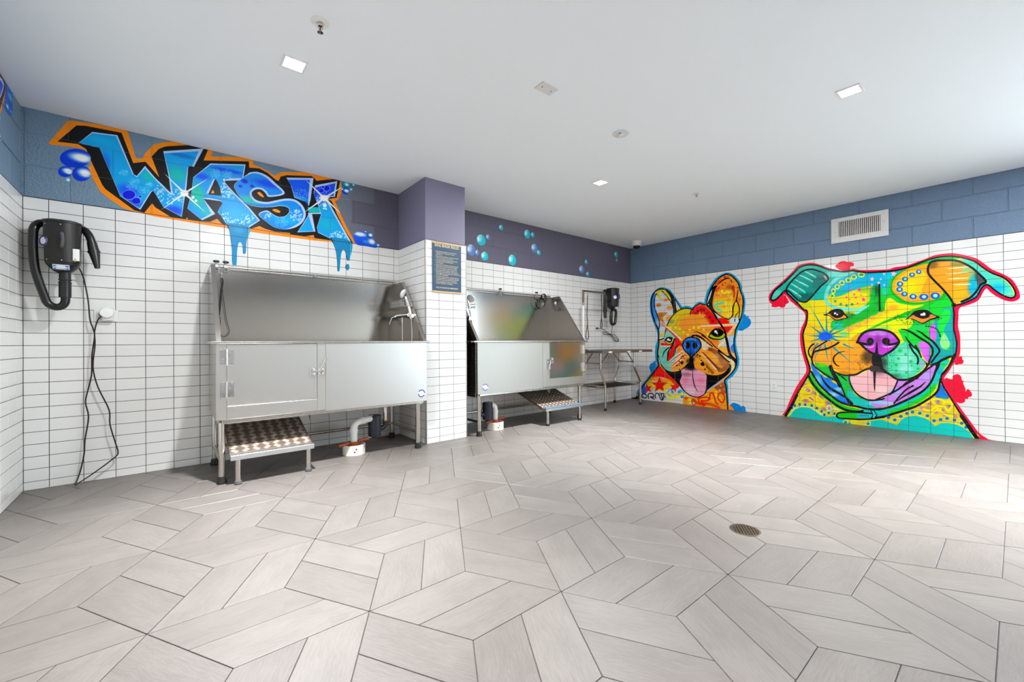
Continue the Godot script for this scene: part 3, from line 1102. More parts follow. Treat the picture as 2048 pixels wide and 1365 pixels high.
	g = G.new()
	var y0 := 1.232
	g.box(Vector3(q, y0, 0.16), Vector3(q + inx * 0.105, y0 + 0.004, 0.44), 0.001)
	for hgt in [0.03, 0.058]:
		g.tube(PackedVector3Array([Vector3(q, y0 + hgt, 0.16), Vector3(q + inx * 0.105, y0 + hgt, 0.16), Vector3(q + inx * 0.105, y0 + hgt, 0.44), Vector3(q, y0 + hgt, 0.44)]), 0.003, 6)
	for k in 12:
		var zz := 0.16 + 0.28 * k / 11.0
		g.tube(PackedVector3Array([Vector3(q + inx * 0.105, y0, zz), Vector3(q + inx * 0.105, y0 + 0.058, zz)]), 0.0018, 5)
	for k in 4:
		for zz in [0.16, 0.44]:
			g.tube(PackedVector3Array([Vector3(q + inx * 0.026 * k, y0, zz), Vector3(q + inx * 0.026 * k, y0 + 0.058, zz)]), 0.0018, 5)
	part(o, "wire_shelf", g, M.chrome)
	return o


# folding step of chequer plate: tread on two legs, plate running up under the tub
func ramp_step(xa: float, xb: float, zfront: float, fine: bool, label: String) -> void:
	var zb := zfront - 0.055
	var o := thing("chequer_plate_step", label, "step", Vector3((xa + xb) * 0.5, 0, zb), "steps under the tubs")
	var lowp := Vector3(xa, 0.192, zb)
	var hi := Vector3(xa, 0.345, zb - 0.44)
	var len := lowp.distance_to(hi)
	var along := (hi - lowp).normalized()
	var nn := along.cross(Vector3.RIGHT).normalized()
	if nn.y < 0: nn = -nn
	var tf := Transform3D(Basis(Vector3.RIGHT, along, Vector3.RIGHT.cross(along)), lowp)
	var up_sign := 1.0 if tf.basis.z.dot(nn) > 0 else -1.0
	var g := G.new()
	g.T = tf
	g.box(Vector3(0, 0, -0.002), Vector3(xb - xa, len, 0.002), 0.001)
	g.box(Vector3(0, 0, -0.02 * up_sign), Vector3(0.003, len, 0.002 * up_sign), 0.001)
	g.box(Vector3(xb - xa - 0.003, 0, -0.02 * up_sign), Vector3(xb - xa, len, 0.002 * up_sign), 0.001)
	part(o, "plate", g, M.plate_dark if fine else M.plate_dark)
	g = G.new()
	g.T = tf
	var w := xb - xa
	var cell := 0.056 if fine else 0.05
	var nx := int(w / cell)
	var ny := int(len / (cell * 0.8))
	for i in nx:
		for j in ny:
			var c := Vector2((i + 0.5) * w / nx, (j + 0.5) * len / ny)
			if fine:
				# chequer of five little bars, turned in every second cell
				var ang := 0.72 if (i + j) % 2 == 0 else -0.72
				var d := Vector2(cos(ang), sin(ang))
				var p := Vector2(-d.y, d.x)
				for k in 5:
					rib(g, c + p * ((k - 2) * 0.0088), d, 0.0205, 0.0029, up_sign)
			else:
				if (i + j) % 2 == 0:
					rib(g, c, Vector2(0.7, 0.71), 0.019, 0.008, up_sign)
				else:
					rib(g, c, Vector2(0.7, -0.71), 0.019, 0.008, up_sign)
	part(o, "raised_ribs", g, M.plate_bar).set_meta("kind", "stuff")
	g = G.new()
	g.box(Vector3(xa, 0.186, zb - 0.01), Vector3(xb, 0.191, zfront + 0.012), 0.001)
	g.box(Vector3(xa, 0.160, zfront + 0.008), Vector3(xb, 0.190, zfront + 0.012), 0.001)
	g.box(Vector3(xa, 0.165, zb - 0.01), Vector3(xa + 0.003, 0.190, zfront + 0.01), 0.001)
	g.box(Vector3(xb - 0.003, 0.165, zb - 0.01), Vector3(xb, 0.190, zfront + 0.01), 0.001)
	var tread := part(o, "tread", g, M.alu)
	g = G.new()
	g.T = Transform3D(Basis(Vector3.RIGHT, Vector3.FORWARD, Vector3.UP), Vector3(xa, 0.191, zfront + 0.01))
	for i in int(w / 0.028):
		var ang := 0.72 if i % 2 == 0 else -0.72
		for k in 3:
			rib(g, Vector2((i + 0.5) * 0.028, 0.034) + Vector2(-sin(ang), cos(ang)) * ((k - 1) * 0.009), Vector2(cos(ang), sin(ang)), 0.015, 0.002, 1.0)
	part(tread, "raised_ribs", g, M.alu).set_meta("kind", "stuff")
	if not fine:
		for k in 6:
			g = G.new()
			var x := xa + (k + 0.3) * w / 6.0
			g.quad(Vector3(x, 0.1935, zfront - 0.045), Vector3(x + w * 0.11, 0.1935, zfront - 0.045), Vector3(x + w * 0.09, 0.1935, zfront + 0.006), Vector3(x - w * 0.02, 0.1935, zfront + 0.006), Vector3.UP)
			part(tread, "protective_film", g, M.film_blue, "blue protective film left on the tread")
	for x in [xa + 0.042, xb - 0.035]:
		g = G.new()
		g.tube(PackedVector3Array([Vector3(x, 0.187, zfront - 0.012), Vector3(x, 0.02, zfront - 0.012)]), 0.0165, 12)
		var leg := part(o, "leg", g, M.tube_steel)
		g = G.new()
		g.lathe([[0.0, 0.0], [0.021, 0.0], [0.0225, 0.006], [0.020, 0.022], [0.0165, 0.024]], 14, Transform3D(Basis(), Vector3(x, 0.0005, zfront - 0.012)))
		part(leg, "foot", g, M.rubber_grey if fine else M.rubber)


func rib(g: G, c: Vector2, d: Vector2, half: float, wd: float, up_sign: float) -> void:
	# low lens-shaped bar on a plate, local x/y plane
	var p := Vector2(-d.y, d.x)
	var a := c - d * half
	var b := c + d * half
	var l := c - p * wd
	var r := c + p * wd
	var z0 := 0.002 * up_sign
	var z1 := 0.0042 * up_sign
	var t := Vector3(c.x, c.y, z1)
	var v := [Vector3(a.x, a.y, z0), Vector3(l.x, l.y, z0), Vector3(b.x, b.y, z0), Vector3(r.x, r.y, z0)]
	for i in 4:
		var q: Vector3 = v[i]
		var s: Vector3 = v[(i + 1) % 4]
		var m := (q + s) * 0.5 - Vector3(c.x, c.y, z0)
		var nn := (m.normalized() * 0.5 + Vector3(0, 0, up_sign)).normalized()
		g.t3(q, s, t, nn, nn, nn)


# waste under a tub: tail pipe, dark trap, white pipe into a white riser with a clamp
func waste(pot: Vector2, can: Vector2, s: float, label: String) -> void:
	var o := thing("drain_pipe", label, "drain pipe", Vector3(pot.x, 0, pot.y), "drain pipes under the tubs")
	var g := G.new()
	g.lathe([[0.0, 0.06], [0.078, 0.06], [0.080, 0.078], [0.086, 0.080], [0.088, 0.074], [0.088, 0.0], [0.0, 0.0]], 24, Transform3D(Basis(), Vector3(pot.x, 0.0005, pot.y)))
	var rz := part(o, "riser", g, M.pot)
	for e in [[0.07, 0.03, 0.0], [-0.05, 0.06, 0.013], [0.055, 0.052, 0.01]]:
		g = G.new()
		var ang: float = 1.2 + e[0] * 9.0
		var at := Vector3(pot.x + cos(ang) * 0.0885, e[1], pot.y + sin(ang) * 0.0885)
		g.lathe([[0.0, 0.0012], [0.006, 0.001], [0.007, 0.0]], 8, Transform3D(Basis(Vector3(sin(ang), 0, -cos(ang)).normalized(), Vector3(cos(ang), 0, sin(ang)), Vector3(0, 1, 0)), at))
		part(rz, "primer_stain", g, M.red)
	g = G.new()
	g.tube(PackedVector3Array([Vector3(pot.x - 0.125, 0.082, pot.y + 0.012), Vector3(pot.x - 0.05, 0.090, pot.y + 0.01), Vector3(pot.x + 0.04, 0.094, pot.y - 0.01), Vector3(pot.x + 0.125, 0.103, pot.y - 0.012)]), PackedFloat32Array([0.013, 0.011, 0.012, 0.014]), 9)
	g.lathe([[0.040, 0.064], [0.046, 0.066], [0.046, 0.10], [0.040, 0.102]], 18, Transform3D(Basis(), Vector3(pot.x, 0, pot.y)))
	part(o, "clamp", g, M.copper)
	g = G.new()
	g.tube(smooth3([Vector3(pot.x, 0.07, pot.y), Vector3(pot.x, 0.16, pot.y), Vector3(pot.x, 0.205, pot.y), Vector3(pot.x + s * 0.018, 0.245, pot.y), Vector3(pot.x + s * 0.058, 0.262, pot.y), Vector3(pot.x + s * 0.09, 0.265, pot.y), Vector3(lerpf(pot.x + s * 0.09, can.x, 0.8), 0.268, lerpf(pot.y, can.y, 0.7))], 4), 0.0275, 16)
	g.tube(PackedVector3Array([Vector3(pot.x, 0.172, pot.y), Vector3(pot.x, 0.20, pot.y)]), 0.033, 16)
	g.tube(PackedVector3Array([Vector3(pot.x + s * 0.062, 0.263, pot.y), Vector3(pot.x + s * 0.09, 0.265, pot.y)]), 0.033, 16)
	part(o, "white_pipe", g, M.pvc)
	g = G.new()
	g.lathe([[0.0, 0.098], [0.022, 0.100], [0.024, 0.112], [0.050, 0.114], [0.053, 0.122], [0.053, 0.280], [0.049, 0.290], [0.0, 0.292]], 22, Transform3D(Basis(), Vector3(can.x, 0, can.y)))
	part(o, "trap", g, M.trap)
	g = G.new()
	var tx := can.x + s * 0.095
	g.tube(smooth3([Vector3(can.x + s * 0.04, 0.17, can.y), Vector3(can.x + s * 0.07, 0.172, can.y), Vector3(tx, 0.195, can.y), Vector3(tx, 0.235, can.y)], 4), 0.021, 12)
	var elb := part(o, "elbow", g, M.trap)
	for y in [[0.232, 0.245, 0.025], [0.348, 0.360, 0.027]]:
		g = G.new()
		g.tube(PackedVector3Array([Vector3(tx, y[0], can.y), Vector3(tx, y[1], can.y)]), y[2], 12)
		part(elb, "union_ring", g, M.brass)
	g = G.new()
	g.tube(PackedVector3Array([Vector3(tx, 0.24, can.y), Vector3(tx, 0.385, can.y)]), 0.0175, 12)
	part(o, "tail_pipe", g, M.chrome)
	g = G.new()
	g.lathe([[0.0, 0.36], [0.026, 0.36], [0.03, 0.38], [0.03, 0.41], [0.0, 0.41]], 14, Transform3D(Basis(), Vector3(tx, 0, can.y)))
	part(o, "drain_outlet", g, M.rubber)


# thin steel sheet facing +z with the slight buckles of a large panel
func sheet(g: G, xa: float, xb: float, ya: float, yb: float, z: float, amp: float) -> void:
	var nx := 64
	var ny := 10
	var f := func(u: float, v: float) -> float: return (sin(u * 9.0 + 0.6) * 0.6 + sin(u * 17.0 + 1.9 + v * 0.7) * 0.3 + sin(u * 29.0 + 4.0) * 0.12) * (0.6 + 0.4 * sin(PI * v))
	var P := func(i: int, j: int) -> Vector3:
		var u := float(i) / nx
		var v := float(j) / ny
		return Vector3(lerpf(xa, xb, u), lerpf(ya, yb, v), z + amp * f.call(u, v))
	var N := func(i: int, j: int) -> Vector3:
		var u := float(i) / nx
		var v := float(j) / ny
		var du: float = (f.call(u + 0.004, v) - f.call(u - 0.004, v)) / 0.008 * amp / (xb - xa)
		var dv: float = (f.call(u, v + 0.02) - f.call(u, v - 0.02)) / 0.04 * amp / (yb - ya)
		return Vector3(-du, -dv, 1.0).normalized()
	for i in nx:
		for j in ny:
			g.t3(P.call(i, j), P.call(i + 1, j), P.call(i + 1, j + 1), N.call(i, j), N.call(i + 1, j), N.call(i + 1, j + 1))
			g.t3(P.call(i, j), P.call(i + 1, j + 1), P.call(i, j + 1), N.call(i, j), N.call(i + 1, j + 1), N.call(i, j + 1))


# ---------------------------------------------------------------- wall dryer
# c: axis of the housing (x, z), top: height of its top
func dryer_body(o: Node3D, c: Vector2, top: float) -> void:
	var g := G.new()
	var ys := [top - 0.262, top - 0.02]
	# housing: flattened barrel, a little wider at the top
	var sec := []
	for k in 28:
		var a := TAU * k / 28.0
		var e := 0.62
		sec.append(Vector2(signf(cos(a)) * pow(absf(cos(a)), e), signf(sin(a)) * pow(absf(sin(a)), e)))
	var rings := [[ys[0], 0.073, 0.072], [ys[0] + 0.004, 0.076, 0.075], [ys[1], 0.082, 0.080]]
	loft(g, sec, rings, c)
	var body := part(o, "housing", g, M.black_case)
	g = G.new()
	loft(g, sec, [[ys[1], 0.086, 0.084], [ys[1] + 0.012, 0.087, 0.085], [ys[1] + 0.014, 0.080, 0.078], [ys[1] + 0.020, 0.070, 0.068], [ys[1] + 0.0205, 0.001, 0.001]], c)
	part(o, "lid", g, M.black)
	g = G.new()
	loft(g, sec, [[ys[0], 0.074, 0.073], [ys[0] - 0.014, 0.070, 0.069], [ys[0] - 0.050, 0.040, 0.036], [ys[0] - 0.055, 0.03, 0.03]], c)
	part(o, "funnel", g, M.black)
	# control panel on the sloping front
	g = G.new()
	g.T = Transform3D(Basis(Vector3.RIGHT, 0.5), Vector3(c.x, ys[0] - 0.030, c.y + 0.066))
	g.box(Vector3(-0.036, -0.016, -0.004), Vector3(0.036, 0.016, 0.003), 0.002)
	var pn := part(o, "control_panel", g, M.display)
	g = G.new()
	g.T = Transform3D(Basis(Vector3.RIGHT, 0.5), Vector3(c.x, ys[0] - 0.030, c.y + 0.066))
	for e in [[-0.027, 0.008], [-0.027, -0.009], [0.027, 0.008], [0.027, -0.009]]:
		g = G.new()
		g.T = Transform3D(Basis(Vector3.RIGHT, 0.5), Vector3(c.x, ys[0] - 0.030, c.y + 0.066))
		g.box(Vector3(e[0] - 0.005, e[1] - 0.003, 0.002), Vector3(e[0] + 0.005, e[1] + 0.003, 0.004), 0.0005)
		part(pn, "button", g, M.blue)
	g = G.new()
	g.T = Transform3D(Basis(Vector3.RIGHT, 0.5), Vector3(c.x, ys[0] - 0.030, c.y + 0.066))
	g.box(Vector3(-0.016, -0.004, 0.002), Vector3(0.016, 0.010, 0.0037), 0.0005)
	part(pn, "screen", g, M.white_enamel)
	# side handle
	g = G.new()
	g.tube(smooth3([Vector3(c.x + 0.006, top - 0.085, c.y + 0.078), Vector3(c.x + 0.008, top - 0.090, c.y + 0.100), Vector3(c.x + 0.012, top - 0.115, c.y + 0.106), Vector3(c.x + 0.012, top - 0.145, c.y + 0.106), Vector3(c.x + 0.008, top - 0.168, c.y + 0.100), Vector3(c.x + 0.006, top - 0.172, c.y + 0.078)], 4), 0.0085, 8)
	part(o, "handle", g, M.rubber_grey)
	# screws
	for e in [[-0.068, -0.034], [0.0, -0.032], [0.066, -0.034], [-0.062, -0.25], [0.004, -0.25], [0.062, -0.25]]:
		g = G.new()
		var zz: float = c.y + (0.0795 if absf(e[0]) < 0.05 else 0.062)
		g.lathe([[0.0, 0.003], [0.003, 0.002], [0.0042, 0.0]], 8, Transform3D(Basis(Vector3.RIGHT, PI / 2), Vector3(c.x + e[0] * 0.95, top + e[1], zz)))
		part(body, "screw", g, M.chrome)
	# wall bracket
	g = G.new()
	g.box(Vector3(c.x - 0.05, top - 0.21, 0.0), Vector3(c.x + 0.05, top - 0.05, 0.006), 0.001)
	g.box(Vector3(c.x - 0.03, top - 0.19, 0.005), Vector3(c.x + 0.03, top - 0.07, c.y - 0.065), 0.002)
	part(o, "wall_bracket", g, M.steel)


func loft(g: G, sec: Array, rings: Array, c: Vector2) -> void:
	for i in rings.size() - 1:
		var r0: Array = rings[i]
		var r1: Array = rings[i + 1]
		for k in sec.size():
			var m: int = (k + 1) % sec.size()
			var p := func(q: Vector2, r: Array) -> Vector3: return Vector3(c.x + q.x * r[1], r[0], c.y + q.y * r[2])
			var a: Vector3 = p.call(sec[k], r0)
			var b: Vector3 = p.call(sec[m], r0)
			var d: Vector3 = p.call(sec[k], r1)
			var e: Vector3 = p.call(sec[m], r1)
			var sl: float = (r0[1] - r1[1]) / maxf(absf(r1[0] - r0[0]), 1e-5)
			var na := Vector3(sec[k].x, clampf(sl, -5, 5) * signf(r1[0] - r0[0]), sec[k].y).normalized()
			var nb := Vector3(sec[m].x, clampf(sl, -5, 5) * signf(r1[0] - r0[0]), sec[m].y).normalized()
			g.t3(a, b, e, na, nb, nb)
			g.t3(a, e, d, na, nb, na)


func ribbed(pts: PackedVector3Array, r: float) -> Array:
	# resample and give every second ring a smaller radius
	var dense := PackedVector3Array()
	var carry := 0.0
	for i in pts.size() - 1:
		var l := pts[i].distance_to(pts[i + 1])
		var d := carry
		while d < l:
			dense.append(pts[i].lerp(pts[i + 1], d / l))
			d += 0.0042
		carry = d - l
	var rr := PackedFloat32Array()
	for i in dense.size():
		rr.append(r if i % 2 == 0 else r * 0.90)
	return [dense, rr]


func round_badge(parent: Node3D, at: Vector3, nn: Vector3, r: float) -> void:
	var u := Vector3.UP.cross(nn).normalized()
	var g := G.new()
	var tf := Transform3D(Basis(u, nn, u.cross(nn)), at)
	g.lathe([[0.0, 0.0008], [r, 0.0008], [r, 0.0]], 24, tf)
	var b := part(parent, "badge", g, M.white, "round white badge with a blue ring")
	g = G.new()
	g.lathe([[r * 0.72, 0.0014], [r, 0.0014], [r, 0.0008]], 24, tf)
	part(b, "ring", g, M.blue)


func wall_dryer_near() -> void:
	var c := Vector2(0.190, 0.135)
	var top := 1.672
	var o := thing("pet_dryer", "black wall-mounted pet dryer with hose looped round it beside the left wall", "pet dryer", Vector3(c.x, top - 0.3, 0), "wall-mounted pet dryers")
	dryer_body(o, c, top)
	round_badge(o, Vector3(c.x - 0.0755, 1.535, c.y + 0.048), Vector3(-0.75, 0, 0.66).normalized(), 0.030)
	var g := G.new()
	g.box(Vector3(c.x + 0.050, 1.425, c.y + 0.058), Vector3(c.x + 0.079, 1.498, c.y + 0.0725), 0.001)
	var lab := part(o, "rating_label", g, M.white)
	g = G.new()
	g.prism(PackedVector2Array([Vector2(-0.006, -0.006), Vector2(0.006, -0.006), Vector2(0, 0.006)]), 0.0, 0.001, Transform3D(Basis(), Vector3(c.x + 0.060, 1.436, c.y + 0.0725)))
	part(lab, "warning_triangle", g, M.yellow)
	# outlet below the housing
	g = G.new()
	g.lathe([[0.0, 1.370], [0.027, 1.368], [0.027, 1.315], [0.030, 1.313], [0.030, 1.307], [0.026, 1.305], [0.026, 1.298], [0.030, 1.297], [0.030, 1.290], [0.0285, 1.288], [0.0285, 1.200], [0.0, 1.198]], 18, Transform3D(Basis(), Vector3(c.x + 0.008, 0, c.y)))
	part(o, "outlet_coupling", g, M.black)
	var z := c.y
	var pts := smooth3([Vector3(0.200, 1.205, z), Vector3(0.197, 1.168, z), Vector3(0.180, 1.143, z), Vector3(0.152, 1.140, z), Vector3(0.124, 1.162, z), Vector3(0.108, 1.215, z), Vector3(0.090, 1.285, z), Vector3(0.073, 1.37, z), Vector3(0.066, 1.46, z), Vector3(0.065, 1.55, z), Vector3(0.070, 1.615, z), Vector3(0.090, 1.652, z - 0.025), Vector3(0.13, 1.664, z - 0.09), Vector3(0.20, 1.664, z - 0.098), Vector3(0.255, 1.655, z - 0.06), Vector3(0.285, 1.635, z - 0.03), Vector3(0.305, 1.60, z - 0.02), Vector3(0.316, 1.56, z - 0.015)], 6)
	var rb := ribbed(pts, 0.0225)
	g = G.new()
	g.tube(rb[0], rb[1], 12)
	part(o, "hose", g, M.hose)
	g = G.new()
	g.tube(PackedVector3Array([Vector3(0.315, 1.565, z - 0.015), Vector3(0.324, 1.512, z - 0.012), Vector3(0.325, 1.508, z - 0.012), Vector3(0.326, 1.499, z - 0.011), Vector3(0.327, 1.496, z - 0.011), Vector3(0.329, 1.484, z - 0.010), Vector3(0.342, 1.398, z - 0.002)]), PackedFloat32Array([0.024, 0.027, 0.031, 0.031, 0.027, 0.026, 0.013]), 14)
	part(o, "nozzle", g, M.black)
	# cord hanging to the floor and back up to the wall socket
	g = G.new()
	var way := rows_z([158, 534, 163, 543, 168, 560, 176, 600, 180, 640, 187, 660, 189, 675, 184, 710, 183, 750, 176, 780, 171, 805, 177, 835, 170, 880, 168, 910, 160, 945], 0.035)
	way[0].z = 0.12
	way[1].z = 0.08
	way.append(Vector3(0.232, 0.006, 0.075))
	g.tube(smooth3(way, 4), 0.0042, 6)
	way = rows_z([206, 630, 199, 636, 194, 645, 189, 665, 190, 690, 186, 735, 196, 775, 218, 820, 220, 850, 232, 890, 236, 905, 230, 915, 190, 945], 0.045)
	way.append(Vector3(0.232, 0.006, 0.080))
	g.tube(smooth3(way, 4), 0.0042, 6)
	part(o, "power_cord", g, M.cord)
	# plug head is a thing of the cord
	g = G.new()
	var pc := on_z(207, 629, 0.035)
	g.tube(PackedVector3Array([pc, pc + Vector3(-0.022, -0.006, 0.004)]), PackedFloat32Array([0.010, 0.006]), 10)
	part(o, "plug", g, M.black)


func wall_dryer_far() -> void:
	var c := Vector2(5.735, 0.135)
	var top := 1.690
	var o := thing("pet_dryer", "black wall-mounted pet dryer above the grooming table in the corner", "pet dryer", Vector3(c.x, top - 0.3, 0), "wall-mounted pet dryers")
	dryer_body(o, c, top)
	round_badge(o, Vector3(c.x - 0.050, 1.550, c.y + 0.077), Vector3(-0.50, 0, 0.86).normalized(), 0.034)
	var g := G.new()
	var z := c.y
	var pts := smooth3([Vector3(c.x, 1.385, z), Vector3(c.x - 0.035, 1.34, z), Vector3(c.x - 0.052, 1.26, z), Vector3(c.x - 0.045, 1.185, z), Vector3(c.x - 0.005, 1.158, z), Vector3(c.x + 0.045, 1.18, z), Vector3(c.x + 0.062, 1.26, z), Vector3(c.x + 0.066, 1.36, z), Vector3(c.x + 0.05, 1.44, z - 0.08), Vector3(c.x - 0.03, 1.62, z - 0.10), Vector3(c.x - 0.13, 1.645, z - 0.05), Vector3(c.x - 0.205, 1.63, z + 0.02), Vector3(c.x - 0.225, 1.57, z + 0.03), Vector3(c.x - 0.228, 1.48, z + 0.03), Vector3(c.x - 0.226, 1.40, z + 0.03)], 6)
	var rb := ribbed(pts, 0.021)
	g.tube(rb[0], rb[1], 10)
	part(o, "hose", g, M.hose)
	g = G.new()
	g.tube(PackedVector3Array([Vector3(c.x - 0.226, 1.42, z + 0.03), Vector3(c.x - 0.225, 1.36, z + 0.03), Vector3(c.x - 0.224, 1.355, z + 0.03), Vector3(c.x - 0.223, 1.345, z + 0.03), Vector3(c.x - 0.222, 1.34, z + 0.03), Vector3(c.x - 0.220, 1.245, z + 0.03)]), PackedFloat32Array([0.026, 0.028, 0.032, 0.032, 0.027, 0.020]), 12)
	part(o, "nozzle", g, M.black)
	for dy in [1.60, 1.50]:
		g = G.new()
		g.box(Vector3(c.x - 0.21, dy - 0.012, z - 0.01), Vector3(c.x - 0.07, dy + 0.012, z + 0.02), 0.003)
		part(o, "hose_holder", g, M.black)
	g = G.new()
	g.tube(smooth3(rows_z([1224, 612, 1225, 640, 1224, 660, 1222, 668], 0.08), 4), 0.004, 6)
	g.tube(smooth3(rows_z([1196, 657, 1205, 658, 1214, 664, 1222, 670, 1230, 676, 1236, 680, 1238, 683, 1232, 682, 1226, 677, 1222, 671, 1214, 667, 1207, 664, 1208, 669, 1216, 670, 1222, 669, 1230, 671, 1237, 679, 1234, 683, 1228, 680, 1222, 670], 0.03), 3), 0.0045, 6)
	part(o, "power_cord", g, M.black)
	g = G.new()
	g.tube(PackedVector3Array([on_z(1197, 657, 0.03), on_z(1193, 657, 0.03)]), PackedFloat32Array([0.008, 0.013]), 8)
	part(o, "plug", g, M.black)


# ---------------------------------------------------------------- sockets
func socket_near() -> void:
	var o := thing("wall_socket", "white double wall socket with a round plug-in adapter and black cord", "socket", Vector3(0.37, 1.06, 0))
	var g := G.new()
	g.box(Vector3(0.312, 1.061, 0.0), Vector3(0.430, 1.137, 0.006), 0.002)
	part(o, "cover_plate", g, M.white)
	g = G.new()
	g.box(Vector3(0.322, 1.072, 0.004), Vector3(0.355, 1.126, 0.0085), 0.002)
	part(o, "receptacle", g, M.white_enamel)
	g = G.new()
	g.lathe([[0.0, 0.05], [0.031, 0.048], [0.036, 0.040], [0.037, 0.010], [0.034, 0.004], [0.0, 0.004]], 26, Transform3D(Basis(Vector3.RIGHT, PI / 2), Vector3(0.376, 1.118, 0.004)))
	var ad := part(o, "adapter", g, M.white)
	g = G.new()
	g.box(Vector3(0.352, 1.064, 0.005), Vector3(0.408, 1.098, 0.036), 0.004)
	part(ad, "adapter_base", g, M.white_enamel)


func socket_far() -> void:
	var o := thing("wall_socket", "white double wall socket on the tiles between the two dog murals", "socket", Vector3(LX, 0.29, 2.02))
	var g := G.new()
	g.box(Vector3(LX - 0.005, 0.288, 1.989), Vector3(LX + 0.0005, 0.406, 2.060), 0.002)
	part(o, "cover_plate", g, M.white)
	for y in [0.368, 0.326]:
		g = G.new()
		g.box(Vector3(LX - 0.0075, y - 0.016, 2.008), Vector3(LX - 0.004, y + 0.016, 2.041), 0.002)
		var rcp := part(o, "receptacle", g, M.white_enamel)
		for e in [[0.001, 0.009, 2.015, 2.0175], [0.001, 0.008, 2.031, 2.0335], [-0.010, -0.005, 2.0225, 2.0275]]:
			g = G.new()
			g.box(Vector3(LX - 0.0082, y + e[0], e[2]), Vector3(LX - 0.007, y + e[1], e[3]), 0.0)
			part(rcp, "slot", g, M.slot)


# ---------------------------------------------------------------- wall register
const VENT := Rect2(2.671, 2.034, 0.349, 0.168)   # opening in the right wall: z, y, size


func register() -> void:
	var o := thing("air_vent", "white rectangular air vent grille on the blue block band", "vent", Vector3(LX, 1.97, 2.845))
	var y0 := 1.974
	var y1 := 2.243
	var z0 := 2.606
	var z1 := 3.084
	var iy0 := VENT.position.y
	var iy1 := VENT.end.y
	var iz0 := VENT.position.x
	var iz1 := VENT.end.x
	var g := G.new()
	var xa := LX - 0.010
	var xb := LX - 0.002
	g.box(Vector3(xa, y0, z0), Vector3(xb, iy0, z1), 0.0015)
	g.box(Vector3(xa, iy1, z0), Vector3(xb, y1, z1), 0.0015)
	g.box(Vector3(xa, iy0, z0), Vector3(xb, iy1, iz0), 0.0015)
	g.box(Vector3(xa, iy0, iz1), Vector3(xb, iy1, z1), 0.0015)
	part(o, "frame", g, M.white_enamel)
	# sheet-metal duct running back through the wall
	g = G.new()
	var xe := LX + 0.45
	g.box(Vector3(LX - 0.002, VENT.position.y - 0.004, VENT.position.x - 0.004), Vector3(xe, VENT.position.y, VENT.end.x + 0.004), 0.0)
	g.box(Vector3(LX - 0.002, VENT.end.y, VENT.position.x - 0.004), Vector3(xe, VENT.end.y + 0.004, VENT.end.x + 0.004), 0.0)
	g.box(Vector3(LX - 0.002, VENT.position.y, VENT.position.x - 0.004), Vector3(xe, VENT.end.y, VENT.position.x), 0.0)
	g.box(Vector3(LX - 0.002, VENT.position.y, VENT.end.x), Vector3(xe, VENT.end.y, VENT.end.x + 0.004), 0.0)
	g.box(Vector3(xe, VENT.position.y - 0.004, VENT.position.x - 0.004), Vector3(xe + 0.004, VENT.end.y + 0.004, VENT.end.x + 0.004), 0.0)
	part(o, "duct", g, M.duct)
	for k in 22:
		g = G.new()
		var z := iz0 + (k + 0.5) * (iz1 - iz0) / 22.0
		g.box(Vector3(xa + 0.001, iy0, z - 0.0032), Vector3(xa + 0.004, iy1, z + 0.0032), 0.0005)
		part(o, "slat", g, M.white_enamel)
	for k in 17:
		g = G.new()
		var y := iy0 + (k + 0.5) * (iy1 - iy0) / 17.0
		g.box(Vector3(xa + 0.004, y - 0.0016, iz0), Vector3(xa + 0.006, y + 0.0016, iz1), 0.0)
		part(o, "rear_slat", g, M.trim_metal)
	for e in [[2.09, 2.64], [2.125, 3.05]]:
		g = G.new()
		g.lathe([[0.0, 0.001], [0.004, 0.0]], 8, Transform3D(Basis(Vector3.BACK, PI / 2), Vector3(xa, e[0], e[1])))
		part(o, "screw", g, M.trim_metal)


# ---------------------------------------------------------------- ceiling fittings
func sprinkler(x: float, z: float, drop: float, label: String) -> void:
	var o := thing("fire_sprinkler", label, "sprinkler", Vector3(x, HY, z), "ceiling sprinklers")
	var at := Transform3D(Basis(Vector3.RIGHT, PI), Vector3(x, HY, z))
	var g := G.new()
	g.lathe([[0.040, -0.001], [0.040, 0.002], [0.038, 0.004], [0.019, 0.0045], [0.018, 0.002], [0.0, 0.002]], 26, at)
	part(o, "escutcheon", g, M.white)
	g = G.new()
	g.lathe([[0.0115, 0.0], [0.0115, 0.016], [0.009, 0.018], [0.0, 0.018]], 14, at)
	for s in [-1.0, 1.0]:
		g.tube(PackedVector3Array([Vector3(x + s * 0.009, HY - 0.016, z), Vector3(x + s * 0.011, HY - 0.026, z), Vector3(x, HY - drop + 0.004, z)]), 0.0022, 6)
	g.lathe([[0.0, drop - 0.004], [0.012, drop - 0.003], [0.013, drop], [0.0, drop + 0.001]], 16, at)
	part(o, "head", g, M.chrome)
	g = G.new()
	g.tube(PackedVector3Array([Vector3(x, HY - 0.018, z), Vector3(x, HY - drop + 0.006, z)]), 0.0032, 8)
	part(o, "glass_bulb", g, M.red)


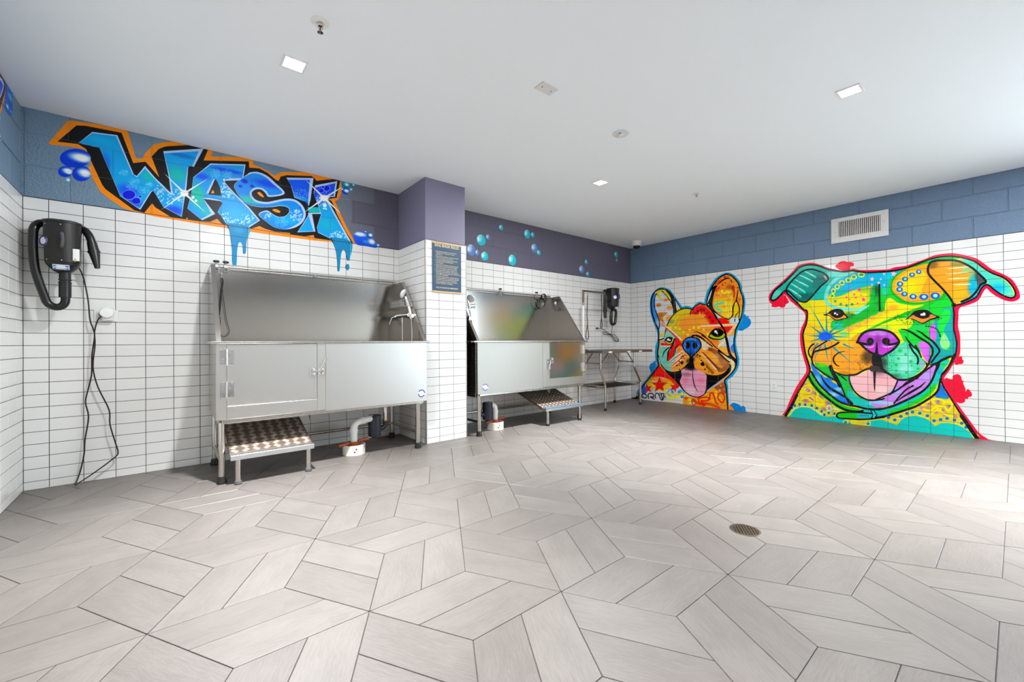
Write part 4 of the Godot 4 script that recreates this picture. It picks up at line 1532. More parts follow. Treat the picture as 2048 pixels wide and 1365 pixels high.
func ceiling_fittings() -> void:
	sprinkler(1.243, 1.872, 0.048, "pendent sprinkler with a red bulb near the light over the first tub")
	sprinkler(4.800, 1.868, 0.030, "small dark pendent sprinkler on the ceiling toward the room corner")
	# blank cover plate
	var o := thing("ceiling_cover_plate", "white rectangular blank cover plate with two screws on the ceiling", "cover plate", Vector3(2.409, HY, 2.170))
	var g := G.new()
	g.box(Vector3(2.347, HY - 0.005, 2.130), Vector3(2.470, HY + 0.0005, 2.210), 0.002)
	part(o, "plate", g, M.white_enamel)
	for x in [2.374, 2.443]:
		g = G.new()
		g.lathe([[0.0, 0.002], [0.003, 0.0015], [0.004, 0.0]], 8, Transform3D(Basis(Vector3.RIGHT, PI), Vector3(x, HY - 0.005, 2.170)))
		part(o, "screw", g, M.trim_dark)
	# round alarm
	o = thing("ceiling_detector", "flat round white detector with a small centre knob on the ceiling", "detector", Vector3(3.190, HY, 2.125))
	var at := Transform3D(Basis(Vector3.RIGHT, PI), Vector3(3.190, HY, 2.125))
	g = G.new()
	g.lathe([[0.058, -0.0005], [0.058, 0.003], [0.055, 0.0065], [0.0, 0.008]], 32, at)
	part(o, "base", g, M.white_enamel)
	g = G.new()
	g.lathe([[0.018, 0.007], [0.017, 0.014], [0.010, 0.019], [0.0, 0.020]], 18, at)
	part(o, "sensor", g, M.white)
	for s in [-1.0, 1.0]:
		g = G.new()
		g.box(Vector3(3.190 + s * 0.022 - 0.005, HY - 0.011, 2.125 - s * 0.008 - 0.003), Vector3(3.190 + s * 0.022 + 0.005, HY - 0.0075, 2.125 - s * 0.008 + 0.003), 0.0)
		part(o, "grille_slot", g, M.trim_dark)
	# dome camera
	o = thing("security_camera", "white dome security camera with dark glass in the ceiling corner", "camera", Vector3(6.045, HY, 0.335))
	at = Transform3D(Basis(Vector3.RIGHT, PI), Vector3(6.045, HY, 0.335))
	g = G.new()
	g.lathe([[0.078, -0.0005], [0.078, 0.010], [0.074, 0.040], [0.062, 0.062], [0.052, 0.070], [0.0, 0.070]], 28, at, true)
	part(o, "housing", g, M.white)
	g = G.new()
	var pr := []
	for k in 9:
		var a := PI / 2 * k / 8.0
		pr.append([0.050 * cos(a), 0.068 + 0.046 * sin(a)])
	g.lathe(pr, 24, at, true)
	part(o, "dome", g, M.dome)


# ---------------------------------------------------------------- floor drain
const DRAIN := Vector3(2.820, 0.0, 3.080)


func floor_drain() -> void:
	var c := DRAIN
	var o := thing("floor_drain", "round metal floor drain with a lattice grate in the floor", "floor drain", c)
	var g := G.new()
	g.lathe([[0.067, 0.0002], [0.066, 0.0022], [0.058, 0.0026], [0.057, 0.0006]], 32, Transform3D(Basis(), c))
	part(o, "ring", g, M.bronze)
	g = G.new()
	g.lathe([[0.0575, 0.001], [0.0575, -0.05], [0.040, -0.085], [0.040, -0.15], [0.0, -0.15]], 28, Transform3D(Basis(), c))
	part(o, "sump", g, M.sump)
	g = G.new()
	for d in [Vector2(0.82, 0.57), Vector2(0.82, -0.57)]:
		var p: Vector2 = Vector2(-d.y, d.x)
		for k in range(-4, 5):
			var off := k * 0.0128
			if absf(off) > 0.055: continue
			var hl := sqrt(0.0575 * 0.0575 - off * off)
			var a: Vector2 = p * off - d * hl
			var b: Vector2 = p * off + d * hl
			var wd := p * 0.0021
			g.quad(c + Vector3(a.x - wd.x, 0.0024, a.y - wd.y), c + Vector3(b.x - wd.x, 0.0024, b.y - wd.y), c + Vector3(b.x + wd.x, 0.0024, b.y + wd.y), c + Vector3(a.x + wd.x, 0.0024, a.y + wd.y), Vector3.UP)
			for sg in [-1.0, 1.0]:
				g.quad(c + Vector3(a.x + wd.x * sg, 0.0008, a.y + wd.y * sg), c + Vector3(b.x + wd.x * sg, 0.0008, b.y + wd.y * sg), c + Vector3(b.x + wd.x * sg, 0.0024, b.y + wd.y * sg), c + Vector3(a.x + wd.x * sg, 0.0024, a.y + wd.y * sg), Vector3(p.x * sg, 0, p.y * sg))
	part(o, "grate", g, M.bronze)


# ---------------------------------------------------------------- sign on the column
func rules_sign() -> void:
	var o := thing("rules_sign", "navy blue dog wash rules sign with gold edges on the tiled column", "sign", Vector3(2.683, 1.36, CZ))
	var x0 := 2.531
	var x1 := 2.837
	var g := G.new()
	g.box(Vector3(x0, 1.362, CZ - 0.004), Vector3(x1, 1.824, CZ + 0.006), 0.001)
	part(o, "board", g, M.sign_navy)
	for y in [[1.808, 1.8245], [1.3615, 1.377]]:
		g = G.new()
		g.box(Vector3(x0 - 0.0005, y[0], CZ + 0.002), Vector3(x1 + 0.0005, y[1], CZ + 0.008), 0.001)
		part(o, "gold_edge", g, M.gold)
	lettering(o, "DOG WASH RULES", Vector3((x0 + x1) * 0.5, 1.770, CZ + 0.0062), 0.255, 0.0285, true, "title")
	lettering(o, "CALL 911 IN CASE OF EMERGENCY", Vector3((x0 + x1) * 0.5, 1.398, CZ + 0.0062), 0.235, 0.0125, true, "footer")
	var lines := [
		["Dog owners/handlers assume all risk", 1], ["related to the \"Dog Wash\" and its", 0], ["operations.", 0],
		["Dog owners/handlers must have a leash", 1], ["in their possession at all times.", 0],
		["Any dog exhibiting aggressive behavior", 1], ["must be removed and leashed", 0], ["immediately.", 0],
		["Dog owners/handlers must remove and", 1], ["clean up any waste left by their dog(s).", 0],
		["Limit of (2) dogs per person per time.", 1],
		["Each pet owner/handler is legally and", 1], ["financially responsible for the actions of", 0], ["their dog(s) and any damage caused during", 0], ["use of the \"Dog Wash\".", 0],
		["Property owner and/or management are", 1], ["not responsible for any injury or damage", 0], ["caused during using of the Dog Wash.", 0],
		["The management reserves the right to", 1], ["revoke \"Dog Wash\" privileges.", 0],
	]
	var y := 1.738
	for e in lines:
		if e[1] == 1 and y < 1.73:
			y -= 0.0015
		var l := lettering(o, e[0], Vector3(x0 + 0.036, y - 0.009, CZ + 0.0062), 0.0, 0.0108, false, "text_line")
		if e[1] == 1:
			var b := G.new()
			b.lathe([[0.0, 0.0006], [0.002, 0.0]], 8, Transform3D(Basis(Vector3.RIGHT, PI / 2), Vector3(x0 + 0.027, y - 0.005, CZ + 0.0061)))
			part(o, "bullet", b, M.sign_print)
		y -= 0.0147


func lettering(parent: Node3D, words: String, at: Vector3, width: float, cap: float, centred: bool, called: String) -> MeshInstance3D:
	var t := TextMesh.new()
	var f := SystemFont.new()
	f.font_names = PackedStringArray(["Droid Sans"])
	if centred: f.font_weight = 700
	t.font = f
	t.text = words
	t.font_size = 32
	t.pixel_size = cap / 24.0
	t.depth = 0.0006
	t.curve_step = 3.0
	t.horizontal_alignment = HORIZONTAL_ALIGNMENT_CENTER if centred else HORIZONTAL_ALIGNMENT_LEFT
	t.vertical_alignment = VERTICAL_ALIGNMENT_BOTTOM
	var o := MeshInstance3D.new()
	o.name = called
	o.mesh = t
	o.material_override = M.sign_print
	parent.add_child(o, true)
	o.position = at - parent.position
	if width > 0.0:
		var bb := t.get_aabb()
		if bb.size.x > 0.0: o.scale.x = width / bb.size.x
	else:
		o.scale.x = 0.92
	return o


# ---------------------------------------------------------------- leashes
func hook(g: G, at: Vector3) -> void:
	g.tube(smooth3([at, at + Vector3(0.005, -0.008, 0), at + Vector3(0.001, -0.018, 0), at + Vector3(-0.004, -0.026, 0), at + Vector3(0, -0.038, 0)], 3), 0.003, 6)


func leashes() -> void:
	# flat strap at the first stop of the near tub
	var z := 0.082
	var o := thing("leash", "flat dark leather leash hanging at the door end of the first tub", "leash", on_z(428, 690, z), "leashes on the tie rails")
	var a := on_z(428.5, 537, z)
	var g := G.new()
	hook(g, a)
	g.tube(PackedVector3Array([a + Vector3(0, -0.03, 0), on_z(428.5, 552, z)]), 0.0035, 6)
	part(o, "snap_hook", g, M.chrome)
	g = G.new()
	g.strap(smooth3(rows_z([428.5, 552, 429, 565, 431, 600, 432, 640, 434, 665, 435.5, 675, 434, 681, 432, 678], z), 4), Vector3(0.011, 0, 0.002), 0.0022)
	part(o, "strap", g, M.leather)
	g = G.new()
	g.box(on_z(426.3, 556, z) - Vector3(0, 0, 0.004), on_z(432.2, 562, z) + Vector3(0, 0, 0.004), 0.001)
	part(o, "buckle", g, M.black)
	# thin loop at the second stop
	z = 0.086
	o = thing("leash", "thin black cord leash in a long loop against the steel backsplash", "leash", on_z(446, 675, z), "leashes on the tie rails")
	g = G.new()
	a = on_z(443.5, 538, z)
	hook(g, a)
	g.tube(PackedVector3Array([a + Vector3(0, -0.03, 0), on_z(443.5, 556, z)]), 0.003, 6)
	part(o, "snap_hook", g, M.chrome)
	g = G.new()
	g.tube(smooth3(rows_z([443.5, 556, 446, 564, 444, 580, 441.5, 604, 439.5, 624, 438, 629], z), 4), 0.0048, 7)
	g.tube(smooth3(rows_z([436, 631.5, 440, 628], z), 2), 0.006, 7)
	g.tube(smooth3(rows_z([446, 566, 445.2, 580, 448, 604, 453, 640, 458.5, 660, 458, 666, 454, 672, 447, 674, 441, 670, 438.8, 660, 440.5, 645, 440, 637, 438, 631], z), 4), 0.0022, 6)
	part(o, "cord", g, M.black)
	# short strap on the far tub rail
	z = 0.08
	o = thing("leash", "short black leash and slip collar at the second tub rail", "leash", on_z(1080, 615, z), "leashes on the tie rails")
	g = G.new()
	g.strap(smooth3(rows_z([1071.5, 604, 1073, 612, 1078, 617, 1083, 618, 1088, 614, 1090, 604], z), 4), Vector3(0.002, 0.004, 0.006), 0.0025)
	g.strap(smooth3(rows_z([1081, 594, 1083, 599, 1088, 598, 1090, 591, 1087, 588.5, 1083, 591, 1086, 600, 1091, 603], z + 0.01), 4), Vector3(0.001, 0.003, 0.007), 0.003)
	g.strap(smooth3(rows_z([1089, 588, 1092, 594, 1092, 603], z + 0.012), 4), Vector3(0.007, 0, 0.0), 0.003)
	part(o, "strap", g, M.rubber)
	g = G.new()
	a = on_z(1071.5, 595, z)
	hook(g, a + Vector3(0, 0.02, 0))
	g.tube(PackedVector3Array([a, on_z(1071.5, 604, z)]), 0.003, 6)
	part(o, "snap_hook", g, M.chrome)


# ---------------------------------------------------------------- grooming table with its arm
func grooming_table() -> void:
	var x0 := 4.90
	var x1 := 6.02
	var z0 := 0.03
	var z1 := 0.60
	var yt := 0.792
	var o := thing("grooming_table", "folding steel grooming table with bent legs and wire shelf in the corner", "table", Vector3(5.46, 0, 0.3))
	var g := G.new()
	g.box(Vector3(x0, yt - 0.008, z0), Vector3(x1, yt, z1), 0.003)
	part(o, "table_top", g, M.table_top)
	g = G.new()
	g.box(Vector3(x0 + 0.002, yt - 0.034, z1 - 0.004), Vector3(x1 - 0.002, yt - 0.006, z1 + 0.002), 0.001)
	g.box(Vector3(x0 + 0.002, yt - 0.034, z0), Vector3(x1 - 0.002, yt - 0.006, z0 + 0.004), 0.001)
	g.box(Vector3(x0, yt - 0.034, z0), Vector3(x0 + 0.004, yt - 0.006, z1), 0.001)
	g.box(Vector3(x1 - 0.004, yt - 0.034, z0), Vector3(x1, yt - 0.006, z1), 0.001)
	part(o, "edge_band", g, M.trim_metal)
	for e in [[5.00, 5.095, 0.485], [5.765, 5.915, 0.468], [5.935, 5.81, 0.10], [5.16, 5.02, 0.10]]:
		g = G.new()
		var z: float = e[2]
		g.tube(smooth3([Vector3(e[0], yt - 0.02, z), Vector3(e[0], 0.60, z), Vector3(e[0], 0.552, z), Vector3(lerpf(e[0], e[1], 0.14), 0.515, z), Vector3(lerpf(e[0], e[1], 0.86), 0.365, z), Vector3(e[1], 0.325, z), Vector3(e[1], 0.28, z), Vector3(e[1], 0.02, z)], 4), 0.0145, 12)
		var leg := part(o, "leg", g, M.tube_steel)
		g = G.new()
		g.lathe([[0.0, 0.0], [0.019, 0.0], [0.020, 0.02], [0.0175, 0.035], [0.0145, 0.036]], 14, Transform3D(Basis(), Vector3(e[1], 0.0005, z)))
		part(leg, "foot", g, M.rubber)
		g = G.new()
		var into := 0.17 if e[0] < 5.4 else -0.17
		g.tube(PackedVector3Array([Vector3(e[0], 0.60, z), Vector3(e[0] + into, yt - 0.03, z)]), 0.008, 8)
		part(leg, "stay", g, M.tube_steel)
	for e in [[Vector3(5.765, 0.615, 0.468), Vector3(5.935, 0.615, 0.10)], [Vector3(5.00, 0.615, 0.485), Vector3(5.16, 0.615, 0.10)]]:
		g = G.new()
		g.tube(PackedVector3Array(e), 0.010, 8)
		part(o, "cross_bar", g, M.tube_steel)
	# wire shelf
	g = G.new()
	g.tube(PackedVector3Array([Vector3(5.095, 0.315, 0.485), Vector3(5.02, 0.315, 0.10), Vector3(5.81, 0.315, 0.10), Vector3(5.915, 0.315, 0.468)]), 0.011, 8)
	g.tube(PackedVector3Array([Vector3(4.92, 0.318, 0.485), Vector3(5.095, 0.315, 0.485)]), 0.011, 8)
	var shelf := part(o, "shelf", g, M.tube_steel)
	g = G.new()
	for k in 26:
		var z := 0.105 + 0.375 * k / 25.0
		g.tube(PackedVector3Array([Vector3(5.06, 0.300, z), Vector3(5.84, 0.300, z)]), 0.002, 4, false)
	for k in 9:
		var x := 5.06 + 0.78 * k / 8.0
		g.tube(PackedVector3Array([Vector3(x, 0.312, 0.10), Vector3(x, 0.297, 0.13), Vector3(x, 0.297, 0.45), Vector3(x, 0.312, 0.48)]), 0.002, 4, false)
	part(shelf, "wire_mesh", g, M.black)
	for x in [5.02, 5.42, 5.69]:
		g = G.new()
		g.box(Vector3(x, yt - 0.03, z1 + 0.002), Vector3(x + 0.07, yt - 0.012, z1 + 0.004), 0.0005)
		part(o, "edge_label", g, M.white)
	# arm
	var pz := 0.30
	var pb := on_z(1168, 690, pz)
	var px := 4.885
	g = G.new()
	g.box(Vector3(px - 0.012, 1.38, pz - 0.012), Vector3(px + 0.012, 1.575, pz + 0.012), 0.002)
	g.box(Vector3(px - 0.014, 1.562, pz - 0.012), Vector3(px + 0.43, 1.585, pz + 0.012), 0.002)
	var arm := part(o, "grooming_arm", g, M.bronze, "upright arm with a horizontal top bar")
	g = G.new()
	g.tube(PackedVector3Array([Vector3(px, 0.72, pz), Vector3(px, 1.42, pz)]), 0.013, 12)
	part(arm, "post", g, M.white)
	g = G.new()
	g.box(Vector3(px - 0.02, 0.735, pz - 0.03), Vector3(px + 0.05, 0.757, pz + 0.03), 0.002)
	g.box(Vector3(px - 0.02, 0.735, pz - 0.03), Vector3(px + 0.0, 0.84, pz + 0.03), 0.002)
	g.box(Vector3(px - 0.02, 0.793, pz - 0.03), Vector3(px + 0.05, 0.81, pz + 0.03), 0.002)
	part(arm, "clamp", g, M.steel)
	var o2 := thing("leash", "black noose leash hanging from the grooming arm bar", "leash", on_z(1175, 680, pz), "grooming arm leashes")
	g = G.new()
	var a := on_z(1175, 585.5, pz)
	g.tube(PackedVector3Array([a, on_z(1175, 591, pz)]), 0.0028, 6)
	part(o2, "snap_hook", g, M.chrome)
	g = G.new()
	g.tube(smooth3(rows_z([1175, 591, 1174.5, 615, 1174, 632, 1175, 645, 1174, 656, 1172, 668, 1172, 676, 1174.5, 679.5, 1177, 676, 1177, 668, 1175.5, 656, 1175, 646], pz), 4), 0.0052, 7)
	part(o2, "noose", g, M.black)
	o2 = thing("leash", "black cord leash looped at the end of the grooming arm bar", "leash", on_z(1203, 657, pz), "grooming arm leashes")
	g = G.new()
	g.tube(smooth3(rows_z([1203, 590, 1203, 600, 1203.5, 620, 1203, 636, 1201, 648, 1201.5, 655, 1204, 655, 1204, 646, 1203, 636], pz), 4), 0.006, 7)
	part(o2, "noose", g, M.black)


# ---------------------------------------------------------------- paint on the walls
# A canvas in wall metres. Brush points are read off enlarged views of the photograph (origin and scale of each view below) and carried onto the wall plane.
const VIEW := {
	"a": [1530.0, 500.0, 6.823], "b": [1780.0, 490.0, 6.5], "c": [1560.0, 690.0, 6.825], "d": [1750.0, 690.0, 6.826],
	"e": [1270.0, 530.0, 9.1], "f": [1380.0, 530.0, 9.1], "g": [1270.0, 670.0, 8.531], "h": [1380.0, 670.0, 8.531],
	"w": [90.0, 220.0, 5.933], "x": [310.0, 270.0, 5.933], "y": [530.0, 320.0, 5.933], "z": [0.0, 140.0, 8.533], "v": [380.0, 250.0, 4.402], "u": [930.0, 440.0, 6.4],
}


func px(view: String, a: Array) -> PackedVector2Array:
	var v: Array = VIEW[view]
	var o := PackedVector2Array()
	for i in range(0, a.size(), 2):
		o.append(Vector2(v[0] + a[i] / v[2], v[1] + a[i + 1] / v[2]))
	return o


static func curve2(p: PackedVector2Array, closed: bool, step := 5) -> PackedVector2Array:
	var n := p.size()
	if n < 3:
		return p
	var o := PackedVector2Array()
	var last := n if closed else n - 1
	for i in last:
		var a := p[(i - 1 + n) % n] if (closed or i > 0) else p[i]
		var b := p[i]
		var c := p[(i + 1) % n]
		var d := p[(i + 2) % n] if (closed or i < n - 2) else p[i + 1]
		for k in step:
			o.append(b.cubic_interpolate(c, a, d, float(k) / step))
	if not closed:
		o.append(p[n - 1])
	return o


class Canvas:
	var im: Image
	var u0: float          # wall coordinate of the left edge
	var y1: float          # height of the top edge
	var ppm: float
	var w: int
	var h: int
	var to_wall: Callable  # photo pixel -> (u, y) on the wall
	var saved: Image
	var mask: PackedVector2Array
	var rng := RandomNumberGenerator.new()
	var stamps := {}
	var s := 1.0           # scale of the current view
	var o := Vector2()
	var boost := 1.0       # brush load: widens every stroke

	func _init(ua: float, ub: float, ya: float, yb: float, res: float, f: Callable) -> void:
		u0 = ua
		y1 = yb
		ppm = res
		w = int((ub - ua) * res)
		h = int((yb - ya) * res)
		to_wall = f
		im = Image.create(w, h, false, Image.FORMAT_RGBA8)
		rng.seed = 11

	func view(v: Array) -> void:
		o = Vector2(v[0], v[1])
		s = v[2]

	func at(p: Vector2) -> Vector2:
		var q: Vector2 = to_wall.call(p)
		return Vector2((q.x - u0) * ppm, (y1 - q.y) * ppm)

	func pts(a: Array) -> PackedVector2Array:
		var r := PackedVector2Array()
		for i in range(0, a.size(), 2):
			r.append(o + Vector2(a[i], a[i + 1]) / s)
		return r

	func raster(img: Image, photo: PackedVector2Array, col: Color) -> void:
		var q := PackedVector2Array()
		for p in photo:
			q.append(at(p))
		rows(img, q, col)

	func rows(img: Image, q: PackedVector2Array, col: Color) -> void:
		var lo := 1e9
		var hi := -1e9
		for p in q:
			lo = minf(lo, p.y)
			hi = maxf(hi, p.y)
		var ya := maxi(int(floor(lo)), 0)
		var yb := mini(int(ceil(hi)), h - 1)
		var n := q.size()
		var cross := {}
		for i in n:
			var a := q[i]
			var b := q[(i + 1) % n]
			if a.y > b.y:
				var t := a
				a = b
				b = t
			var r0 := maxi(int(ceil(a.y - 0.5)), ya)
			var r1 := mini(int(ceil(b.y - 0.5)), yb + 1)
			var k := (b.x - a.x) / maxf(b.y - a.y, 1e-9)
			for y in range(r0, r1):
				if not cross.has(y): cross[y] = []
				cross[y].append(a.x + (y + 0.5 - a.y) * k)
		for y in cross:
			var c: Array = cross[y]
			c.sort()
			for i in range(0, c.size() - 1, 2):
				var x0 := maxi(int(round(c[i])), 0)
				var x1 := mini(int(round(c[i + 1])), w)
				if x1 > x0:
					img.fill_rect(Rect2i(x0, y, x1 - x0, 1), col)

	# filled shape; smooth: rounded through the points
	func fill(col: String, a: Array, smooth := true) -> void:
		fillp(col, pts(a), smooth)

	func fillp(col: String, p: PackedVector2Array, smooth := true) -> void:
		raster(im, curve(p, true) if smooth else p, Color(col))

	func curve(p: PackedVector2Array, closed: bool) -> PackedVector2Array:
		var n := p.size()
		if n < 3:
			return p
		var r := PackedVector2Array()
		var last := n if closed else n - 1
		for i in last:
			var a := p[(i - 1 + n) % n] if (closed or i > 0) else p[i]
			var b := p[i]
			var c := p[(i + 1) % n]
			var d := p[(i + 2) % n] if (closed or i < n - 2) else p[i + 1]
			for k in 5:
				r.append(b.cubic_interpolate(c, a, d, k / 5.0))
		if not closed:
			r.append(p[n - 1])
		return r

	# brush stroke of width wd (view units)
	func line(col: String, wd: float, a: Array, smooth := true) -> void:
		linep(col, wd / s, pts(a), smooth)

	func linep(col: String, wd: float, p: PackedVector2Array, smooth := true) -> void:
		wd *= boost
		var q := curve(p, false) if smooth else p
		for k in q.size() - 1:
			var d := q[k + 1] - q[k]
			if d.length() < 1e-4: continue
			var nn := Vector2(-d.y, d.x).normalized() * wd * 0.5
			raster(im, PackedVector2Array([q[k] + nn, q[k + 1] + nn, q[k + 1] - nn, q[k] - nn]), Color(col))
		for k in q.size():
			disc(col, q[k], wd * 0.5)

	# stroke that swells in the middle and runs out at both ends
	func taper(col: String, wd: float, a: Array) -> void:
		var q := curve(pts(a), false)
		var up := PackedVector2Array()
		var dn := PackedVector2Array()
		for k in q.size():
			var d := q[mini(k + 1, q.size() - 1)] - q[maxi(k - 1, 0)]
			var nn := Vector2(-d.y, d.x).normalized() * boost * wd / s * 0.5 * (0.25 + 0.75 * sin(PI * k / (q.size() - 1.0)))
			up.append(q[k] + nn)
			dn.append(q[k] - nn)
		dn.reverse()
		raster(im, up + dn, Color(col))

	func disc(col: String, c: Vector2, r: float) -> void:
		ovalp(col, c, r, r)

	func ovalp(col: String, c: Vector2, rx: float, ry: float) -> void:
		var q := PackedVector2Array()
		var n := 10 if rx < 1.2 else 22
		for k in n:
			q.append(c + Vector2(cos(TAU * k / n) * rx, sin(TAU * k / n) * ry))
		raster(im, q, Color(col))

	func oval(col: String, x: float, y: float, rx: float, ry := -1.0) -> void:
		ovalp(col, o + Vector2(x, y) / s, rx / s, (rx if ry < 0 else ry) / s)

	func star(col: String, x: float, y: float, r: float, turn := 0.0) -> void:
		var q := PackedVector2Array()
		for k in 10:
			var an := -PI / 2 + PI * k / 5.0 + turn
			var rr := r if k % 2 == 0 else r * 0.42
			q.append(o + Vector2(x + cos(an) * rr, y + sin(an) * rr) / s)
		raster(im, q, Color(col))

	# soft puff from a spray can
	func spray(col: String, x: float, y: float, rx: float, ry := -1.0, alpha := 1.0) -> void:
		if ry < 0: ry = rx
		var c := o + Vector2(x, y) / s
		var a := at(c - Vector2(rx, ry) / s)
		var b := at(c + Vector2(rx, ry) / s)
		var sz := Vector2i(maxi(int(absf(b.x - a.x)), 2), maxi(int(absf(b.y - a.y)), 2))
		var key := col + "_%.2f" % alpha
		if not stamps.has(key):
			var st := Image.create(64, 64, false, Image.FORMAT_RGBA8)
			var cc := Color(col)
			for j in 64:
				for i in 64:
					var d := Vector2(i - 31.5, j - 31.5).length() / 32.0
					var k := clampf(1.0 - d, 0.0, 1.0)
					k = k * k * (3.0 - 2.0 * k)
					st.set_pixel(i, j, Color(cc.r, cc.g, cc.b, clampf(k * 1.35, 0.0, 1.0) * alpha))
			stamps[key] = st
		var t: Image = stamps[key].duplicate()
		t.resize(sz.x, sz.y, Image.INTERPOLATE_BILINEAR)
		var mid := (a + b) * 0.5
		im.blend_rect(t, Rect2i(Vector2i.ZERO, sz), Vector2i(mid) - sz / 2)

	# soft stroke
	func mist(col: String, r: float, a: Array, alpha := 0.8) -> void:
		var q := curve(pts(a), false)
		for p in q:
			var v := (p - o) * s
			spray(col, v.x, v.y, r, r, alpha)

	# stipple of little dots
	func dots(col: String, x: float, y: float, rx: float, ry: float, n: int, rmin: float, rmax: float) -> void:
		for k in n:
			var an := rng.randf() * TAU
			var d := sqrt(rng.randf())
			var p := o + Vector2(x + cos(an) * d * rx, y + sin(an) * d * ry) / s
			disc(col, p, rng.randf_range(rmin, rmax) / s)

	# foam: pale rings
	func foam(x: float, y: float, rx: float, ry: float, n: int) -> void:
		for k in n:
			var an := rng.randf() * TAU
			var d := sqrt(rng.randf())
			var c := o + Vector2(x + cos(an) * d * rx, y + sin(an) * d * ry) / s
			var r := rng.randf_range(4.0, 10.0) / s
			disc("#e4f6fb", c, r)
			disc("#2aa6e0", c, r * 0.62)
			disc("#f4fcff", c + Vector2(-r, -r) * 0.25, r * 0.25)

	func clip(p: PackedVector2Array, smooth := true) -> void:
		saved = im.duplicate()
		mask = curve(p, true) if smooth else p

	func unclip() -> void:
		var mk := Image.create(w, h, false, Image.FORMAT_RGBA8)
		raster(mk, mask, Color.WHITE)
		saved.blit_rect_mask(im, mk, Rect2i(0, 0, w, h), Vector2i.ZERO)
		im = saved


# sheet of dried paint over every tile or block it touches; the joints between them stay open (deep 0) or are painted at their own depth
func paint_skin(cv: Canvas, outlines: Array, cells: Array, o: Vector3, ud: Vector3, nn: Vector3) -> G:
	var g := G.new()
	for outline in outlines:
		var box := Rect2(outline[0], Vector2.ZERO)
		for p in outline:
			box = box.expand(p)
		for c in cells:
			# c: [Rect2, lift]
			if not box.intersects(c[0]):
				continue
			var r: Rect2 = c[0]
			var cell := PackedVector2Array([r.position, r.position + Vector2(r.size.x, 0), r.end, r.position + Vector2(0, r.size.y)])
			for q in Geometry2D.intersect_polygons(outline, cell):
				if q.size() < 3:
					continue
				var ids := Geometry2D.triangulate_polygon(q)
				for i in range(0, ids.size(), 3):
					var v := []
					var t := []
					for k in 3:
						var p: Vector2 = q[ids[i + k]]
						v.append(o + ud * p.x + Vector3.UP * p.y + nn * c[1])
						t.append(Vector2((p.x - cv.u0) * cv.ppm / cv.w, (cv.y1 - p.y) * cv.ppm / cv.h))
					g.t3(v[0], v[1], v[2], nn, nn, nn, t[0], t[1], t[2])
	return g


func wall_poly(p: PackedVector2Array, f: Callable, smooth := true) -> PackedVector2Array:
	var q := curve2(p, true) if smooth else p
	var o := PackedVector2Array()
	for v in q:
		o.append(f.call(v))
	return o


func tile_cells(us: Array, lift: float) -> Array:
	var o := []
	var y1 := TY
	while y1 > 0.004:
		var y0 := maxf(y1 - ROW, -0.001)
		for e in us:
			o.append([Rect2(e[0] + GAP * 0.5, y0 + GAP * 0.5, e[1] - e[0] - GAP, y1 - y0 - GAP), lift])
		y1 -= ROW
	return o


func block_cells(first: float, mid: float, step: float, last: float) -> Array:
	var o := []
	for e in [[first, TY, 2.029], [mid, 2.029, 2.232], [first, 2.232, HY]]:
		for c in spans(cuts_from(e[0], step, last)):
			o.append([Rect2(c[0] + 0.0042, e[1] + 0.0042, c[1] - c[0] - 0.0084, e[2] - e[1] - 0.0084), -0.0054])
	o.append([Rect2(0, TY + 0.003, last, HY - TY - 0.003), -0.0090])
	return o


func paint_mat(cv: Canvas, rough: float) -> StandardMaterial3D:
	var m := mat(Color.WHITE, rough)
	m.metallic_specular = 0.35
	cv.im.adjust_bcs(1.0, 1.04, 1.16)
	m.albedo_texture = ImageTexture.create_from_image(cv.im)
	m.texture_repeat = false
	return m


var mural_zones := []


func painted(u: float, y: float, w: float, h: float) -> bool:
	# wholly under paint: all four corners inside one outline
	for z in mural_zones:
		var inside := true
		for c in [Vector2(u - w * 0.5, y - h * 0.5), Vector2(u + w * 0.5, y - h * 0.5), Vector2(u + w * 0.5, y + h * 0.5), Vector2(u - w * 0.5, y + h * 0.5)]:
			if not Geometry2D.is_point_in_polygon(c, z):
				inside = false
		if inside:
			return true
	return false


func photo_to_right(p: Vector2) -> Vector2:
	var q := on_x(p.x, p.y, LX)
	return Vector2(q.z, q.y)


func photo_to_back(p: Vector2) -> Vector2:
	var q := on_z(p.x, p.y, 0.0)
	return Vector2(q.x, q.y)


func photo_to_left(p: Vector2) -> Vector2:
	var q := on_x(p.x, p.y, 0.0)
	return Vector2(q.z, q.y)


